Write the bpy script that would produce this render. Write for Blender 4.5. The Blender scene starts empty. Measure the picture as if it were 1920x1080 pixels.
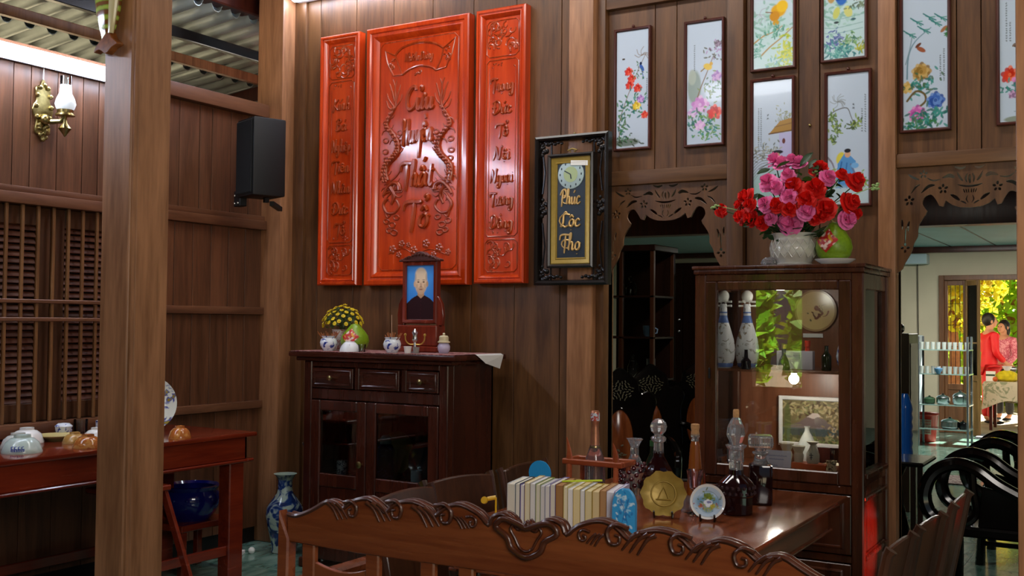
import bpy, bmesh, math, random
import numpy as np
from mathutils import Vector as V, Matrix as MX, Euler, geometry
PI = math.pi; R = math.radians; rnd = random.Random(11)
sc = bpy.context.scene; COL = sc.collection

# ---------------------------------------------------------------- camera, world, sun, lights, exposure
cam = bpy.data.cameras.new('camera'); co = bpy.data.objects.new('camera', cam); COL.objects.link(co)
cam.sensor_width = 36; cam.lens = 36 * 1998.3 / 1920; cam.clip_start = .05; cam.clip_end = 200
_y, _p, _r = R(30.854), R(1.791), R(.52)
_f = V((-math.sin(_y) * math.cos(_p), math.cos(_y) * math.cos(_p), math.sin(_p)))
_ri = V((math.cos(_y), math.sin(_y), 0)); _u = _ri.cross(_f)
_r2 = _ri * math.cos(_r) + _u * math.sin(_r); _u2 = -_ri * math.sin(_r) + _u * math.cos(_r)
co.matrix_world = MX(((_r2.x, _u2.x, -_f.x, 0), (_r2.y, _u2.y, -_f.y, 0), (_r2.z, _u2.z, -_f.z, 1.5), (0, 0, 0, 1)))
sc.camera = co
vs = sc.view_settings; vs.view_transform = 'Standard'; vs.look = 'None'; vs.gamma = 1; vs.use_curve_mapping = False
vs.exposure = 0.0
sc.display_settings.display_device = 'sRGB'

w = bpy.data.worlds.new('sky'); sc.world = w; w.use_nodes = True
nt = w.node_tree; nt.nodes.clear()
out = nt.nodes.new('ShaderNodeOutputWorld'); bg = nt.nodes.new('ShaderNodeBackground')
sky = nt.nodes.new('ShaderNodeTexSky'); sky.sky_type = 'HOSEK_WILKIE'; sky.turbidity = 4; sky.sun_direction = (.35, .62, .7)
nt.links.new(sky.outputs[0], bg.inputs[0]); bg.inputs[1].default_value = 1.0
nt.links.new(bg.outputs[0], out.inputs[0])

def lamp(name, typ, loc, aim, energy, color=(1, 1, 1), size=1, size_y=None, angle=None):
    l = bpy.data.lights.new(name, typ); l.energy = energy; l.color = color
    if typ == 'AREA':
        l.shape = 'RECTANGLE'; l.size = size; l.size_y = size_y or size
    if angle is not None: l.angle = angle
    o = bpy.data.objects.new(name, l); COL.objects.link(o); o.location = loc
    o.rotation_euler = (V(aim) - V(loc)).to_track_quat('-Z', 'Y').to_euler()
    return o
lamp('sun', 'SUN', (0, 30, 30), (-6, 14, 10), 34.0, (1, .95, .84), angle=.01)
# the open side of the hall to the right of and behind the camera, then unseen fill lights added overhead
lamp('daylight_open_side', 'AREA', (1.1, .7, 2.55), (-1.6, 4.3, 1.1), 62, (1, .93, .85), 1.6, 1.2)
lamp('rear_fill_light', 'AREA', (-3.4, .3, 3.95), (-3.7, 3.0, 2.2), 14, (.9, .94, 1), 1.3, .2)  # unseen area light added to brighten the front post
lamp('overhead_fill_light', 'AREA', (-2.5, 4.35, 4.06), (-2.5, 4.6, 1.8), 50, (1, .95, .9), 3.6, .3)  # unseen overhead light, placed to rake the boards and brighten the upper wall
lamp('back_room_light', 'AREA', (-1.6, 13.4, 2.55), (-1.6, 13.6, 0), 120, (1, .96, .88), 1.6, .3)
lamp('chair_fill_light', 'AREA', (-1.9, 6.1, 2.85), (-2.95, 6.9, .8), 24, (1, .93, .82), .4, .3)  # unseen area light added to bring out the inlaid chairs
# ---------------------------------------------------------------- helpers
def lin(h):
    if isinstance(h, str):
        h = h.lstrip('#'); h = [int(h[i:i + 2], 16) / 255 for i in (0, 2, 4)]
    return tuple(c / 12.92 if c <= .04045 else ((c + .055) / 1.055) ** 2.4 for c in h[:3]) + (1,)
class MB:
    def __init__(s): s.v = []; s.f = []; s.mi = []; s.m = 0
    def add(s, vs, fs):
        n = len(s.v); s.v += [tuple(p) for p in vs]
        for f in fs: s.f.append([i + n for i in f]); s.mi.append(s.m)
        return s
    def bx(s, x0, x1, y0, y1, z0, z1):
        return s.add([(x, y, z) for x in (x0, x1) for y in (y0, y1) for z in (z0, z1)],
                     [(0, 1, 3, 2), (4, 6, 7, 5), (0, 4, 5, 1), (2, 3, 7, 6), (0, 2, 6, 4), (1, 5, 7, 3)])
    def box(s, c, d, rot=(0, 0, 0)):
        m = Euler(rot).to_matrix(); c = V(c)
        vs = [c + m @ V((sx * d[0] / 2, sy * d[1] / 2, sz * d[2] / 2)) for sx in (-1, 1) for sy in (-1, 1) for sz in (-1, 1)]
        return s.add(vs, [(0, 1, 3, 2), (4, 6, 7, 5), (0, 4, 5, 1), (2, 3, 7, 6), (0, 2, 6, 4), (1, 5, 7, 3)])
    def bar(s, a, b, wx, wy, up=(0, 0, 1)):          # a square bar from a to b
        a, b = V(a), V(b); d = (b - a).normalized(); x = d.cross(V(up))
        if x.length < 1e-4: x = V((1, 0, 0))
        x.normalize(); y = d.cross(x)
        vs = [p + x * i * wx / 2 + y * j * wy / 2 for p in (a, b) for i, j in ((-1, -1), (1, -1), (1, 1), (-1, 1))]
        return s.add(vs, [(3, 2, 1, 0), (4, 5, 6, 7), (0, 1, 5, 4), (1, 2, 6, 5), (2, 3, 7, 6), (3, 0, 4, 7)])
    def lathe(s, prof, c=(0, 0, 0), n=20, mat=None, fx=None):   # prof: (r, z) from bottom to top
        c = V(c); vs = []; fs = []
        for k, (r, z) in enumerate(prof):
            for i in range(n):
                a = 2 * PI * i / n; rr = r * (fx(a, k) if fx else 1)
                p = V((rr * math.cos(a), rr * math.sin(a), z)); vs.append(c + (mat @ p if mat else p))
        for k in range(len(prof) - 1):
            for i in range(n):
                j = (i + 1) % n; fs.append((k * n + i, k * n + j, (k + 1) * n + j, (k + 1) * n + i))
        if prof[0][0] > 1e-5: fs.append(tuple(range(n))[::-1])
        if prof[-1][0] > 1e-5: fs.append(tuple((len(prof) - 1) * n + i for i in range(n)))
        return s.add(vs, fs)
    def tube(s, pts, r, n=6, closed=False, flat=1.0, up=None):
        pts = [V(p) for p in pts]; k = len(pts)
        rs = r if isinstance(r, (list, tuple)) else [r] * k
        if len(rs) != k: rs = [rs[0] + (rs[-1] - rs[0]) * i / (k - 1) for i in range(k)]
        vs = []; x = None
        for i, p in enumerate(pts):
            t = pts[(i + 1) % k] - pts[i - 1] if closed else pts[min(i + 1, k - 1)] - pts[max(i - 1, 0)]
            if t.length < 1e-9: t = V((0, 0, 1))
            t.normalize()
            if up is not None: x = t.cross(V(up))
            elif x is None: x = t.cross(V((0, 0, 1))) if abs(t.z) < .9 else t.cross(V((0, 1, 0)))
            else: x = x - t * x.dot(t)
            if x.length < 1e-6: x = t.orthogonal()
            x.normalize(); y = t.cross(x)
            for j in range(n):
                a = 2 * PI * j / n; vs.append(p + x * math.cos(a) * rs[i] + y * math.sin(a) * rs[i] * flat)
        fs = []
        for i in range(k if closed else k - 1):
            for j in range(n):
                a, b = i * n, ((i + 1) % k) * n; q = (j + 1) % n; fs.append((a + j, a + q, b + q, b + j))
        if not closed: fs += [tuple(range(n))[::-1], tuple((k - 1) * n + j for j in range(n))]
        return s.add(vs, fs)
    def prism(s, poly, a, b, axis='y'):               # 2D outline pushed from a to b along an axis
        n = len(poly); put = {'y': lambda p, t: (p[0], t, p[1]), 'x': lambda p, t: (t, p[0], p[1]), 'z': lambda p, t: (p[0], p[1], t)}[axis]
        vs = [put(p, a) for p in poly] + [put(p, b) for p in poly]
        return s.add(vs, [tuple(range(n)), tuple(range(2 * n - 1, n - 1, -1))] + [(i, (i + 1) % n, n + (i + 1) % n, n + i) for i in range(n)])
    def ball(s, c, r, nu=12, nv=8, sc=(1, 1, 1)):
        return s.lathe([(max(1e-6, r * math.sin(PI * k / nv)), -r * math.cos(PI * k / nv)) for k in range(nv + 1)], c, nu, MX.Diagonal(V(sc)))
    def frame(s, x0, x1, z0, z1, wd, y0, y1):         # picture frame in the XZ plane, four bars
        s.bx(x0, x0 + wd, y0, y1, z0, z1); s.bx(x1 - wd, x1, y0, y1, z0, z1)
        s.bx(x0 + wd, x1 - wd, y0, y1, z0, z0 + wd); s.bx(x0 + wd, x1 - wd, y0, y1, z1 - wd, z1); return s
    def moulding(s, x0, x1, z0, z1, prof):            # mitred frame: prof = (inset, y) points from outside to inside
        vs = []; n = len(prof)
        for d, y in prof: vs += [(x0 + d, y, z0 + d), (x1 - d, y, z0 + d), (x1 - d, y, z1 - d), (x0 + d, y, z1 - d)]
        fs = [(k * 4 + i, k * 4 + (i + 1) % 4, k * 4 + 4 + (i + 1) % 4, k * 4 + 4 + i) for k in range(n - 1) for i in range(4)]
        return s.add(vs, fs)
    def build(s, name, mat, parent=None, smooth=35, bevel=0, loc=None, seg=1, weld=False, kind=None):
        me = bpy.data.meshes.new(name); me.from_pydata(s.v, [], s.f)
        for m in (mat if isinstance(mat, (list, tuple)) else [mat]): me.materials.append(m)
        me.polygons.foreach_set('material_index', s.mi)
        bm = bmesh.new(); bm.from_mesh(me)
        if weld: bmesh.ops.remove_doubles(bm, verts=bm.verts, dist=1e-5)
        bmesh.ops.recalc_face_normals(bm, faces=bm.faces)
        if bevel:
            es = [e for e in bm.edges if len(e.link_faces) == 2 and e.calc_face_angle(0) > R(30)]
            bmesh.ops.bevel(bm, geom=es, offset=bevel, segments=seg, affect='EDGES', clamp_overlap=True, profile=.6)
        bm.to_mesh(me); bm.free()
        if smooth: me.shade_smooth(); me.set_sharp_from_angle(angle=R(smooth))
        o = bpy.data.objects.new(name, me); COL.objects.link(o)
        if parent: o.parent = parent
        if loc: o.location = loc
        if kind: o['kind'] = kind
        return o
def tag(o, label, cat, group=None):
    o['label'] = label; o['category'] = cat
    if group: o['group'] = group
    return o
def thing(name, label, cat, loc=(0, 0, 0), rz=0, group=None):
    o = bpy.data.objects.new(name, None); COL.objects.link(o); o.empty_display_size = .05
    o.location = loc; o.rotation_euler = (0, 0, rz); return tag(o, label, cat, group)
def struct(o): o['kind'] = 'structure'; return o
def holder(name):
    o = bpy.data.objects.new(name, None); COL.objects.link(o); o.empty_display_size = .05; return struct(o)
def copy_tree(o, parent=None):
    c = o.copy(); COL.objects.link(c); c.parent = parent
    for ch in list(o.children): copy_tree(ch, c)
    return c
def dup(o, label, loc, rz=None, scale=None):
    c = copy_tree(o); c.location = loc; c['label'] = label
    if rz is not None: c.rotation_euler = (0, 0, rz)
    if scale: c.scale = (scale,) * 3 if not isinstance(scale, tuple) else scale
    return c
def spline(pts, k=5, closed=False):                    # Catmull-Rom through points of any dimension
    P = [np.array(p, float) for p in pts]; n = len(P); o = []
    for i in range(n if closed else n - 1):
        g = (lambda j: P[j % n]) if closed else (lambda j: P[min(max(j, 0), n - 1)])
        a, b, c, d = g(i - 1), g(i), g(i + 1), g(i + 2)
        for q in range(k):
            t = q / k; o.append(tuple(.5 * (2 * b + (c - a) * t + (2 * a - 5 * b + 4 * c - d) * t * t + (3 * b - a - 3 * c + d) * t ** 3)))
    if not closed: o.append(tuple(P[-1]))
    return o
_piece = {}
def piece(name, dims, mat, parent, loc, bevel=.003, rot=None):    # box pieces share mesh data by size and material
    key = (name, tuple(round(d, 4) for d in dims), mat.name, bevel)
    if key not in _piece:
        o = MB().box((0, 0, 0), dims).build(name, mat, parent, bevel=bevel); _piece[key] = o.data
    else:
        o = bpy.data.objects.new(name, _piece[key]); COL.objects.link(o); o.parent = parent
    o.location = loc
    if rot: o.rotation_euler = rot
    return o

# ---------------------------------------------------------------- materials
_mats = {}
def mat_new(name):
    m = bpy.data.materials.new(name); m.use_nodes = True
    return m, m.node_tree, m.node_tree.nodes['Principled BSDF']
def plain(name, col, rough=.5, metal=0, emit=None, es=1, trans=0, ior=1.45, coat=0, noise=0, nscale=20, alpha=1):
    if name in _mats: return _mats[name]
    m, t, b = mat_new(name); c = lin(col); b.inputs['Base Color'].default_value = c
    b.inputs['Roughness'].default_value = rough; b.inputs['Metallic'].default_value = metal
    b.inputs['Transmission Weight'].default_value = trans; b.inputs['IOR'].default_value = ior
    b.inputs['Coat Weight'].default_value = coat; b.inputs['Coat Roughness'].default_value = .08
    if emit: b.inputs['Emission Color'].default_value = lin(emit); b.inputs['Emission Strength'].default_value = es
    if noise:
        tc = t.nodes.new('ShaderNodeTexCoord'); n = t.nodes.new('ShaderNodeTexNoise'); n.inputs['Scale'].default_value = nscale; n.inputs['Detail'].default_value = 3
        r = t.nodes.new('ShaderNodeMapRange'); r.inputs[1].default_value = .3; r.inputs[2].default_value = .7; r.inputs[3].default_value = 1 - noise; r.inputs[4].default_value = 1 + noise * .5
        x = t.nodes.new('ShaderNodeHueSaturation'); x.inputs['Color'].default_value = c
        t.links.new(tc.outputs['Object'], n.inputs['Vector']); t.links.new(n.outputs[0], r.inputs[0]); t.links.new(r.outputs[0], x.inputs['Value']); t.links.new(x.outputs[0], b.inputs['Base Color'])
    _mats[name] = m; return m
def wood(name, c1, c2, axis='z', rough=.4, scale=1.0, coat=0, vary=.12, bump=.15, spec=.5):
    if name in _mats: return _mats[name]
    m, t, b = mat_new(name); N = t.nodes.new; L = t.links.new
    tc = N('ShaderNodeTexCoord'); oi = N('ShaderNodeObjectInfo'); mp = N('ShaderNodeMapping')
    s = {'x': (.09, 1, 1), 'y': (1, .09, 1), 'z': (1, 1, .09)}[axis]; mp.inputs['Scale'].default_value = [k * scale for k in s]
    ad = N('ShaderNodeVectorMath'); ad.operation = 'ADD'; mu = N('ShaderNodeMath'); mu.operation = 'MULTIPLY'; mu.inputs[1].default_value = 37
    L(oi.outputs['Random'], mu.inputs[0]); L(tc.outputs['Object'], mp.inputs['Vector']); L(mp.outputs[0], ad.inputs[0]); L(mu.outputs[0], ad.inputs[1])
    n1 = N('ShaderNodeTexNoise'); n1.inputs['Scale'].default_value = 9; n1.inputs['Detail'].default_value = 6; n1.inputs['Distortion'].default_value = 1.2
    n2 = N('ShaderNodeTexNoise'); n2.inputs['Scale'].default_value = 70; n2.inputs['Detail'].default_value = 3
    L(ad.outputs[0], n1.inputs['Vector']); L(ad.outputs[0], n2.inputs['Vector'])
    mx = N('ShaderNodeMix'); mx.data_type = 'FLOAT'; mx.inputs[0].default_value = .35; L(n1.outputs[0], mx.inputs[2]); L(n2.outputs[0], mx.inputs[3])
    cr = N('ShaderNodeValToRGB'); cr.color_ramp.elements[0].position = .36; cr.color_ramp.elements[1].position = .64
    cr.color_ramp.elements[0].color = lin(c1); cr.color_ramp.elements[1].color = lin(c2); L(mx.outputs[0], cr.inputs[0])
    hv = N('ShaderNodeHueSaturation'); mr = N('ShaderNodeMapRange'); mr.inputs[3].default_value = 1 - vary; mr.inputs[4].default_value = 1 + vary
    L(oi.outputs['Random'], mr.inputs[0]); L(mr.outputs[0], hv.inputs['Value']); L(cr.outputs[0], hv.inputs['Color']); L(hv.outputs[0], b.inputs['Base Color'])
    rr = N('ShaderNodeMapRange'); rr.inputs[3].default_value = max(.04, rough - .08); rr.inputs[4].default_value = rough + .12; L(n1.outputs[0], rr.inputs[0]); L(rr.outputs[0], b.inputs['Roughness'])
    bp = N('ShaderNodeBump'); bp.inputs['Strength'].default_value = bump; bp.inputs['Distance'].default_value = .002; L(mx.outputs[0], bp.inputs['Height']); L(bp.outputs[0], b.inputs['Normal'])
    b.inputs['Coat Weight'].default_value = coat; b.inputs['Coat Roughness'].default_value = .1; b.inputs['Specular IOR Level'].default_value = spec
    _mats[name] = m; return m
def patch(name, base, ink, rough=.15, scale=18, thr=.55, ink2=None, soft=.04):      # glazed ware with brushed patches
    if name in _mats: return _mats[name]
    m, t, b = mat_new(name); N = t.nodes.new; L = t.links.new
    tc = N('ShaderNodeTexCoord'); n = N('ShaderNodeTexNoise'); n.inputs['Scale'].default_value = scale; n.inputs['Detail'].default_value = 2; n.inputs['Distortion'].default_value = 1.5
    L(tc.outputs['Object'], n.inputs['Vector']); cr = N('ShaderNodeValToRGB'); e = cr.color_ramp.elements
    e[0].position = thr - soft; e[0].color = lin(base); e[1].position = thr + soft; e[1].color = lin(ink)
    if ink2: q = e.new(min(.99, thr + .12)); q.color = lin(ink2)
    L(n.outputs[0], cr.inputs[0]); L(cr.outputs[0], b.inputs['Base Color']); b.inputs['Roughness'].default_value = rough
    _mats[name] = m; return m
def pane_glass(name, tint='#ffffff', ior=1.5, rough=.0):        # thin window glass: fresnel mirror over clear
    if name in _mats: return _mats[name]
    m = bpy.data.materials.new(name); m.use_nodes = True; t = m.node_tree; t.nodes.clear(); N = t.nodes.new; L = t.links.new
    o = N('ShaderNodeOutputMaterial'); mix = N('ShaderNodeMixShader'); tr = N('ShaderNodeBsdfTransparent'); gl = N('ShaderNodeBsdfGlossy'); fr = N('ShaderNodeFresnel')
    fr.inputs[0].default_value = ior; tr.inputs[0].default_value = lin(tint); gl.inputs['Roughness'].default_value = rough
    L(fr.outputs[0], mix.inputs[0]); L(tr.outputs[0], mix.inputs[1]); L(gl.outputs[0], mix.inputs[2]); L(mix.outputs[0], o.inputs[0])
    _mats[name] = m; return m
def leafy(name, c, tc='#a8c030', t=.45, vary=.3):
    if name in _mats: return _mats[name]
    m = bpy.data.materials.new(name); m.use_nodes = True; n = m.node_tree; n.nodes.clear(); N = n.nodes.new; L = n.links.new
    o = N('ShaderNodeOutputMaterial'); mix = N('ShaderNodeMixShader'); mix.inputs[0].default_value = t
    d = N('ShaderNodeBsdfPrincipled'); d.inputs['Roughness'].default_value = .45; s = N('ShaderNodeBsdfTranslucent')
    g = N('ShaderNodeNewGeometry'); 
    for src, node, inp in ((c, d, 'Base Color'), (tc, s, 'Color')):
        h = N('ShaderNodeHueSaturation'); h.inputs['Color'].default_value = lin(src); r = N('ShaderNodeMapRange'); r.inputs[3].default_value = 1 - vary; r.inputs[4].default_value = 1 + vary
        r2 = N('ShaderNodeMapRange'); r2.inputs[3].default_value = .47; r2.inputs[4].default_value = .53
        L(g.outputs['Random Per Island'], r.inputs[0]); L(g.outputs['Random Per Island'], r2.inputs[0]); L(r.outputs[0], h.inputs['Value']); L(r2.outputs[0], h.inputs['Hue']); L(h.outputs[0], node.inputs[inp])
    L(d.outputs[0], mix.inputs[1]); L(s.outputs[0], mix.inputs[2]); L(mix.outputs[0], o.inputs[0]); _mats[name] = m; return m
def painted_mat(name, rough=.15, coat=0):
    if name in _mats: return _mats[name]
    m, t, b = mat_new(name); a = t.nodes.new('ShaderNodeAttribute'); a.attribute_name = 'paint'
    t.links.new(a.outputs['Color'], b.inputs['Base Color']); b.inputs['Roughness'].default_value = rough; b.inputs['Coat Weight'].default_value = coat
    _mats[name] = m; return m

M = dict(
    benchcarve=wood('bench_carving', '#3c1a0c', '#562a16', 'x', .3, coat=.2, vary=.02),
    cabpane=pane_glass('cabinet_glass', '#f8fbfa', 1.8),
    wallwood=wood('wall_wood', '#492c16', '#6e4827', 'z', .42, vary=.10),
    wallwood_x=wood('wall_wood_cross', '#4d3019', '#6f4a2a', 'x', .42),
    wallwood_y=wood('wall_wood_side', '#583623', '#774d33', 'y', .42),
    leftwood=wood('left_wall_wood', '#4c2e1c', '#6e452c', 'z', .40, vary=.15),
    postwood=wood('post_wood', '#7a5134', '#a87550', 'z', .38, vary=.03),
    frame_dark=wood('frame_dark', '#3a1812', '#56261b', 'z', .3, vary=.04),
    lacquer=wood('red_lacquer', '#ae300a', '#d64810', 'z', .22, scale=.8, coat=.5, vary=.04, bump=.05),
    carve=wood('red_lacquer_carving', '#92300c', '#b24412', 'z', .25, coat=.5, vary=.02, bump=.05),
    cabinet=wood('cabinet_wood', '#30120a', '#4a1e10', 'z', .25, coat=.25, vary=.05),
    cabinet_x=wood('cabinet_wood_cross', '#30120a', '#4a1e10', 'x', .25, coat=.25, vary=.05),
    glasscab=wood('display_cabinet_wood', '#37180a', '#542a15', 'z', .25, coat=.25, vary=.05),
    cabback=wood('display_cabinet_back', '#734228', '#8e583a', 'z', .35, vary=.05),
    table=wood('table_wood', '#6a341a', '#925030', 'y', .17, coat=.4, vary=.04, bump=.05),
    redtable=wood('red_table_wood', '#5e1a0b', '#7e2a12', 'y', .22, coat=.4, vary=.04, bump=.05),
    bench=wood('bench_wood', '#6a3016', '#8c4a26', 'x', .25, coat=.3, vary=.04),
    chair=wood('chair_wood', '#341b0e', '#502e1a', 'z', .3, coat=.2, vary=.06),
    black=plain('black_lacquer', '#0b0908', .12, coat=.4),
    blackwood=plain('black_frame_wood', '#15100e', .25, noise=.4, nscale=30),
    blackplastic=plain('black_plastic', '#08090c', .55),
    blackcloth=plain('speaker_cloth', '#050608', .95),
    white=plain('white_porcelain', '#e4e2dc', .12, coat=.3),
    cream=plain('cream_paper', '#e6dcc0', .7, noise=.08, nscale=300),
    paper=plain('white_paper', '#e9e7e2', .7, noise=.05, nscale=300),
    brass=plain('brass', '#ab9a66', .28, metal=1, noise=.3, nscale=60),
    gold=plain('gold_paint', '#c9a24a', .3, metal=.6, noise=.2, nscale=80),
    chrome=plain('steel', '#c8ccd0', .2, metal=1),
    glass=plain('clear_glass', '#f6fbff', .02, trans=1, ior=1.45),
    pane=pane_glass('pane_glass', '#f4f8f6', 1.5),
    dark=plain('dark_interior', '#0d0805', .6),
)
# ---------------------------------------------------------------- painted flat print: a small canvas laid on a fine grid
class Cv:
    def __init__(s, w, h, bg, k=1):
        w, h = int(w * k), int(h * k); s.w, s.h = w, h; s.a = np.ones((h, w, 3)) * np.array(lin(bg)[:3]); s.Y, s.X = np.mgrid[0:h, 0:w].astype(float) / k; s.r = np.random.RandomState(w * 7 + h)
    def mask(s, m, col, a=1):
        m = np.clip(m, 0, 1)[..., None] * a; s.a = s.a * (1 - m) + np.array(lin(col)[:3]) * m; return s
    def blob(s, x, y, rx, ry, col, a=1, rot=0, soft=.25):
        c, q = math.cos(rot), math.sin(rot); X = (s.X - x) * c + (s.Y - y) * q; Y = -(s.X - x) * q + (s.Y - y) * c
        d = np.sqrt((X / max(rx, .01)) ** 2 + (Y / max(ry, .01)) ** 2); return s.mask((1 - d) / soft + .5, col, a)
    def line(s, pts, wd, col, a=1, w2=None, k=4):
        pts = spline(pts, k) if len(pts) > 2 else pts; n = len(pts) - 1; m = np.zeros((s.h, s.w))
        for i in range(n):
            (x0, y0), (x1, y1) = pts[i][:2], pts[i + 1][:2]; ww = wd if w2 is None else wd + (w2 - wd) * i / n
            dx, dy = x1 - x0, y1 - y0; L = dx * dx + dy * dy + 1e-9; t = np.clip(((s.X - x0) * dx + (s.Y - y0) * dy) / L, 0, 1)
            d = np.hypot(s.X - x0 - t * dx, s.Y - y0 - t * dy); m = np.maximum(m, np.clip(ww / 2 - d + .5, 0, 1))
        return s.mask(m, col, a)
    def poly(s, pts, col, a=1):
        ins = np.zeros((s.h, s.w), bool); n = len(pts)
        for i in range(n):
            (x0, y0), (x1, y1) = pts[i], pts[(i + 1) % n]
            if y0 == y1: continue
            c = ((y0 > s.Y) != (y1 > s.Y)) & (s.X < (x1 - x0) * (s.Y - y0) / (y1 - y0) + x0); ins ^= c
        return s.mask(ins.astype(float), col, a)
    def flower(s, x, y, r, cols, n=14):
        for i in range(n):
            a = i * 2.4; q = r * math.sqrt((n - i) / n) * .75; s.blob(x + q * math.cos(a), y + q * math.sin(a) * .85, r * .42, r * .3, cols[i % len(cols)], .9, a)
        return s.blob(x, y, r * .2, r * .2, cols[-1], .8)
    def leaves(s, x, y, sx, sy, n, cols, r=4):
        r *= .78
        for i in range(int(n * 1.5)):
            s.blob(x + s.r.normal() * sx, y + s.r.normal() * sy, r * (.6 + s.r.rand() * .7), r * .38, cols[s.r.randint(len(cols))], .85, s.r.rand() * 3.1)
        return s
    def chars(s, x, y, n, size=3, col='#555a62', a=.75):
        for i in range(n):
            yy = y + i * size * 1.35
            for q in range(3):
                s.line([(x - size * .4 + s.r.rand() * size * .3, yy + s.r.rand() * size * .8), (x + size * .4 - s.r.rand() * size * .3, yy + s.r.rand() * size * .8)], .7, col, a)
        return s
    def twigs(s, x, y, n, L, col, w=1):
        for i in range(n):
            a = s.r.rand() * 6.28; s.line([(x, y), (x + L * .5 * math.cos(a), y + L * .5 * math.sin(a)), (x + L * math.cos(a + .5), y + L * math.sin(a + .5))], w, col, .8)
        return s
def canvas(name, cv, x0, x1, z0, z1, y, mat, parent, axis='y', fn=None):   # the canvas seen from -y (axis 'y')
    H, W = cv.h, cv.w; me = bpy.data.meshes.new(name)
    xs = np.linspace(x0, x1, W); zs = np.linspace(z1, z0, H)
    vs = [(x, y, z) if fn is None else fn(x, z) for z in zs for x in xs]
    fs = [(j * W + i, (j + 1) * W + i, (j + 1) * W + i + 1, j * W + i + 1) for j in range(H - 1) for i in range(W - 1)]
    me.from_pydata(vs, [], fs); at = me.attributes.new('paint', 'FLOAT_COLOR', 'POINT')
    at.data.foreach_set('color', np.concatenate([cv.a, np.ones((H, W, 1))], 2).astype(np.float32).ravel()); me.materials.append(mat)
    o = bpy.data.objects.new(name, me); COL.objects.link(o)
    if parent: o.parent = parent
    return o
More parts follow.
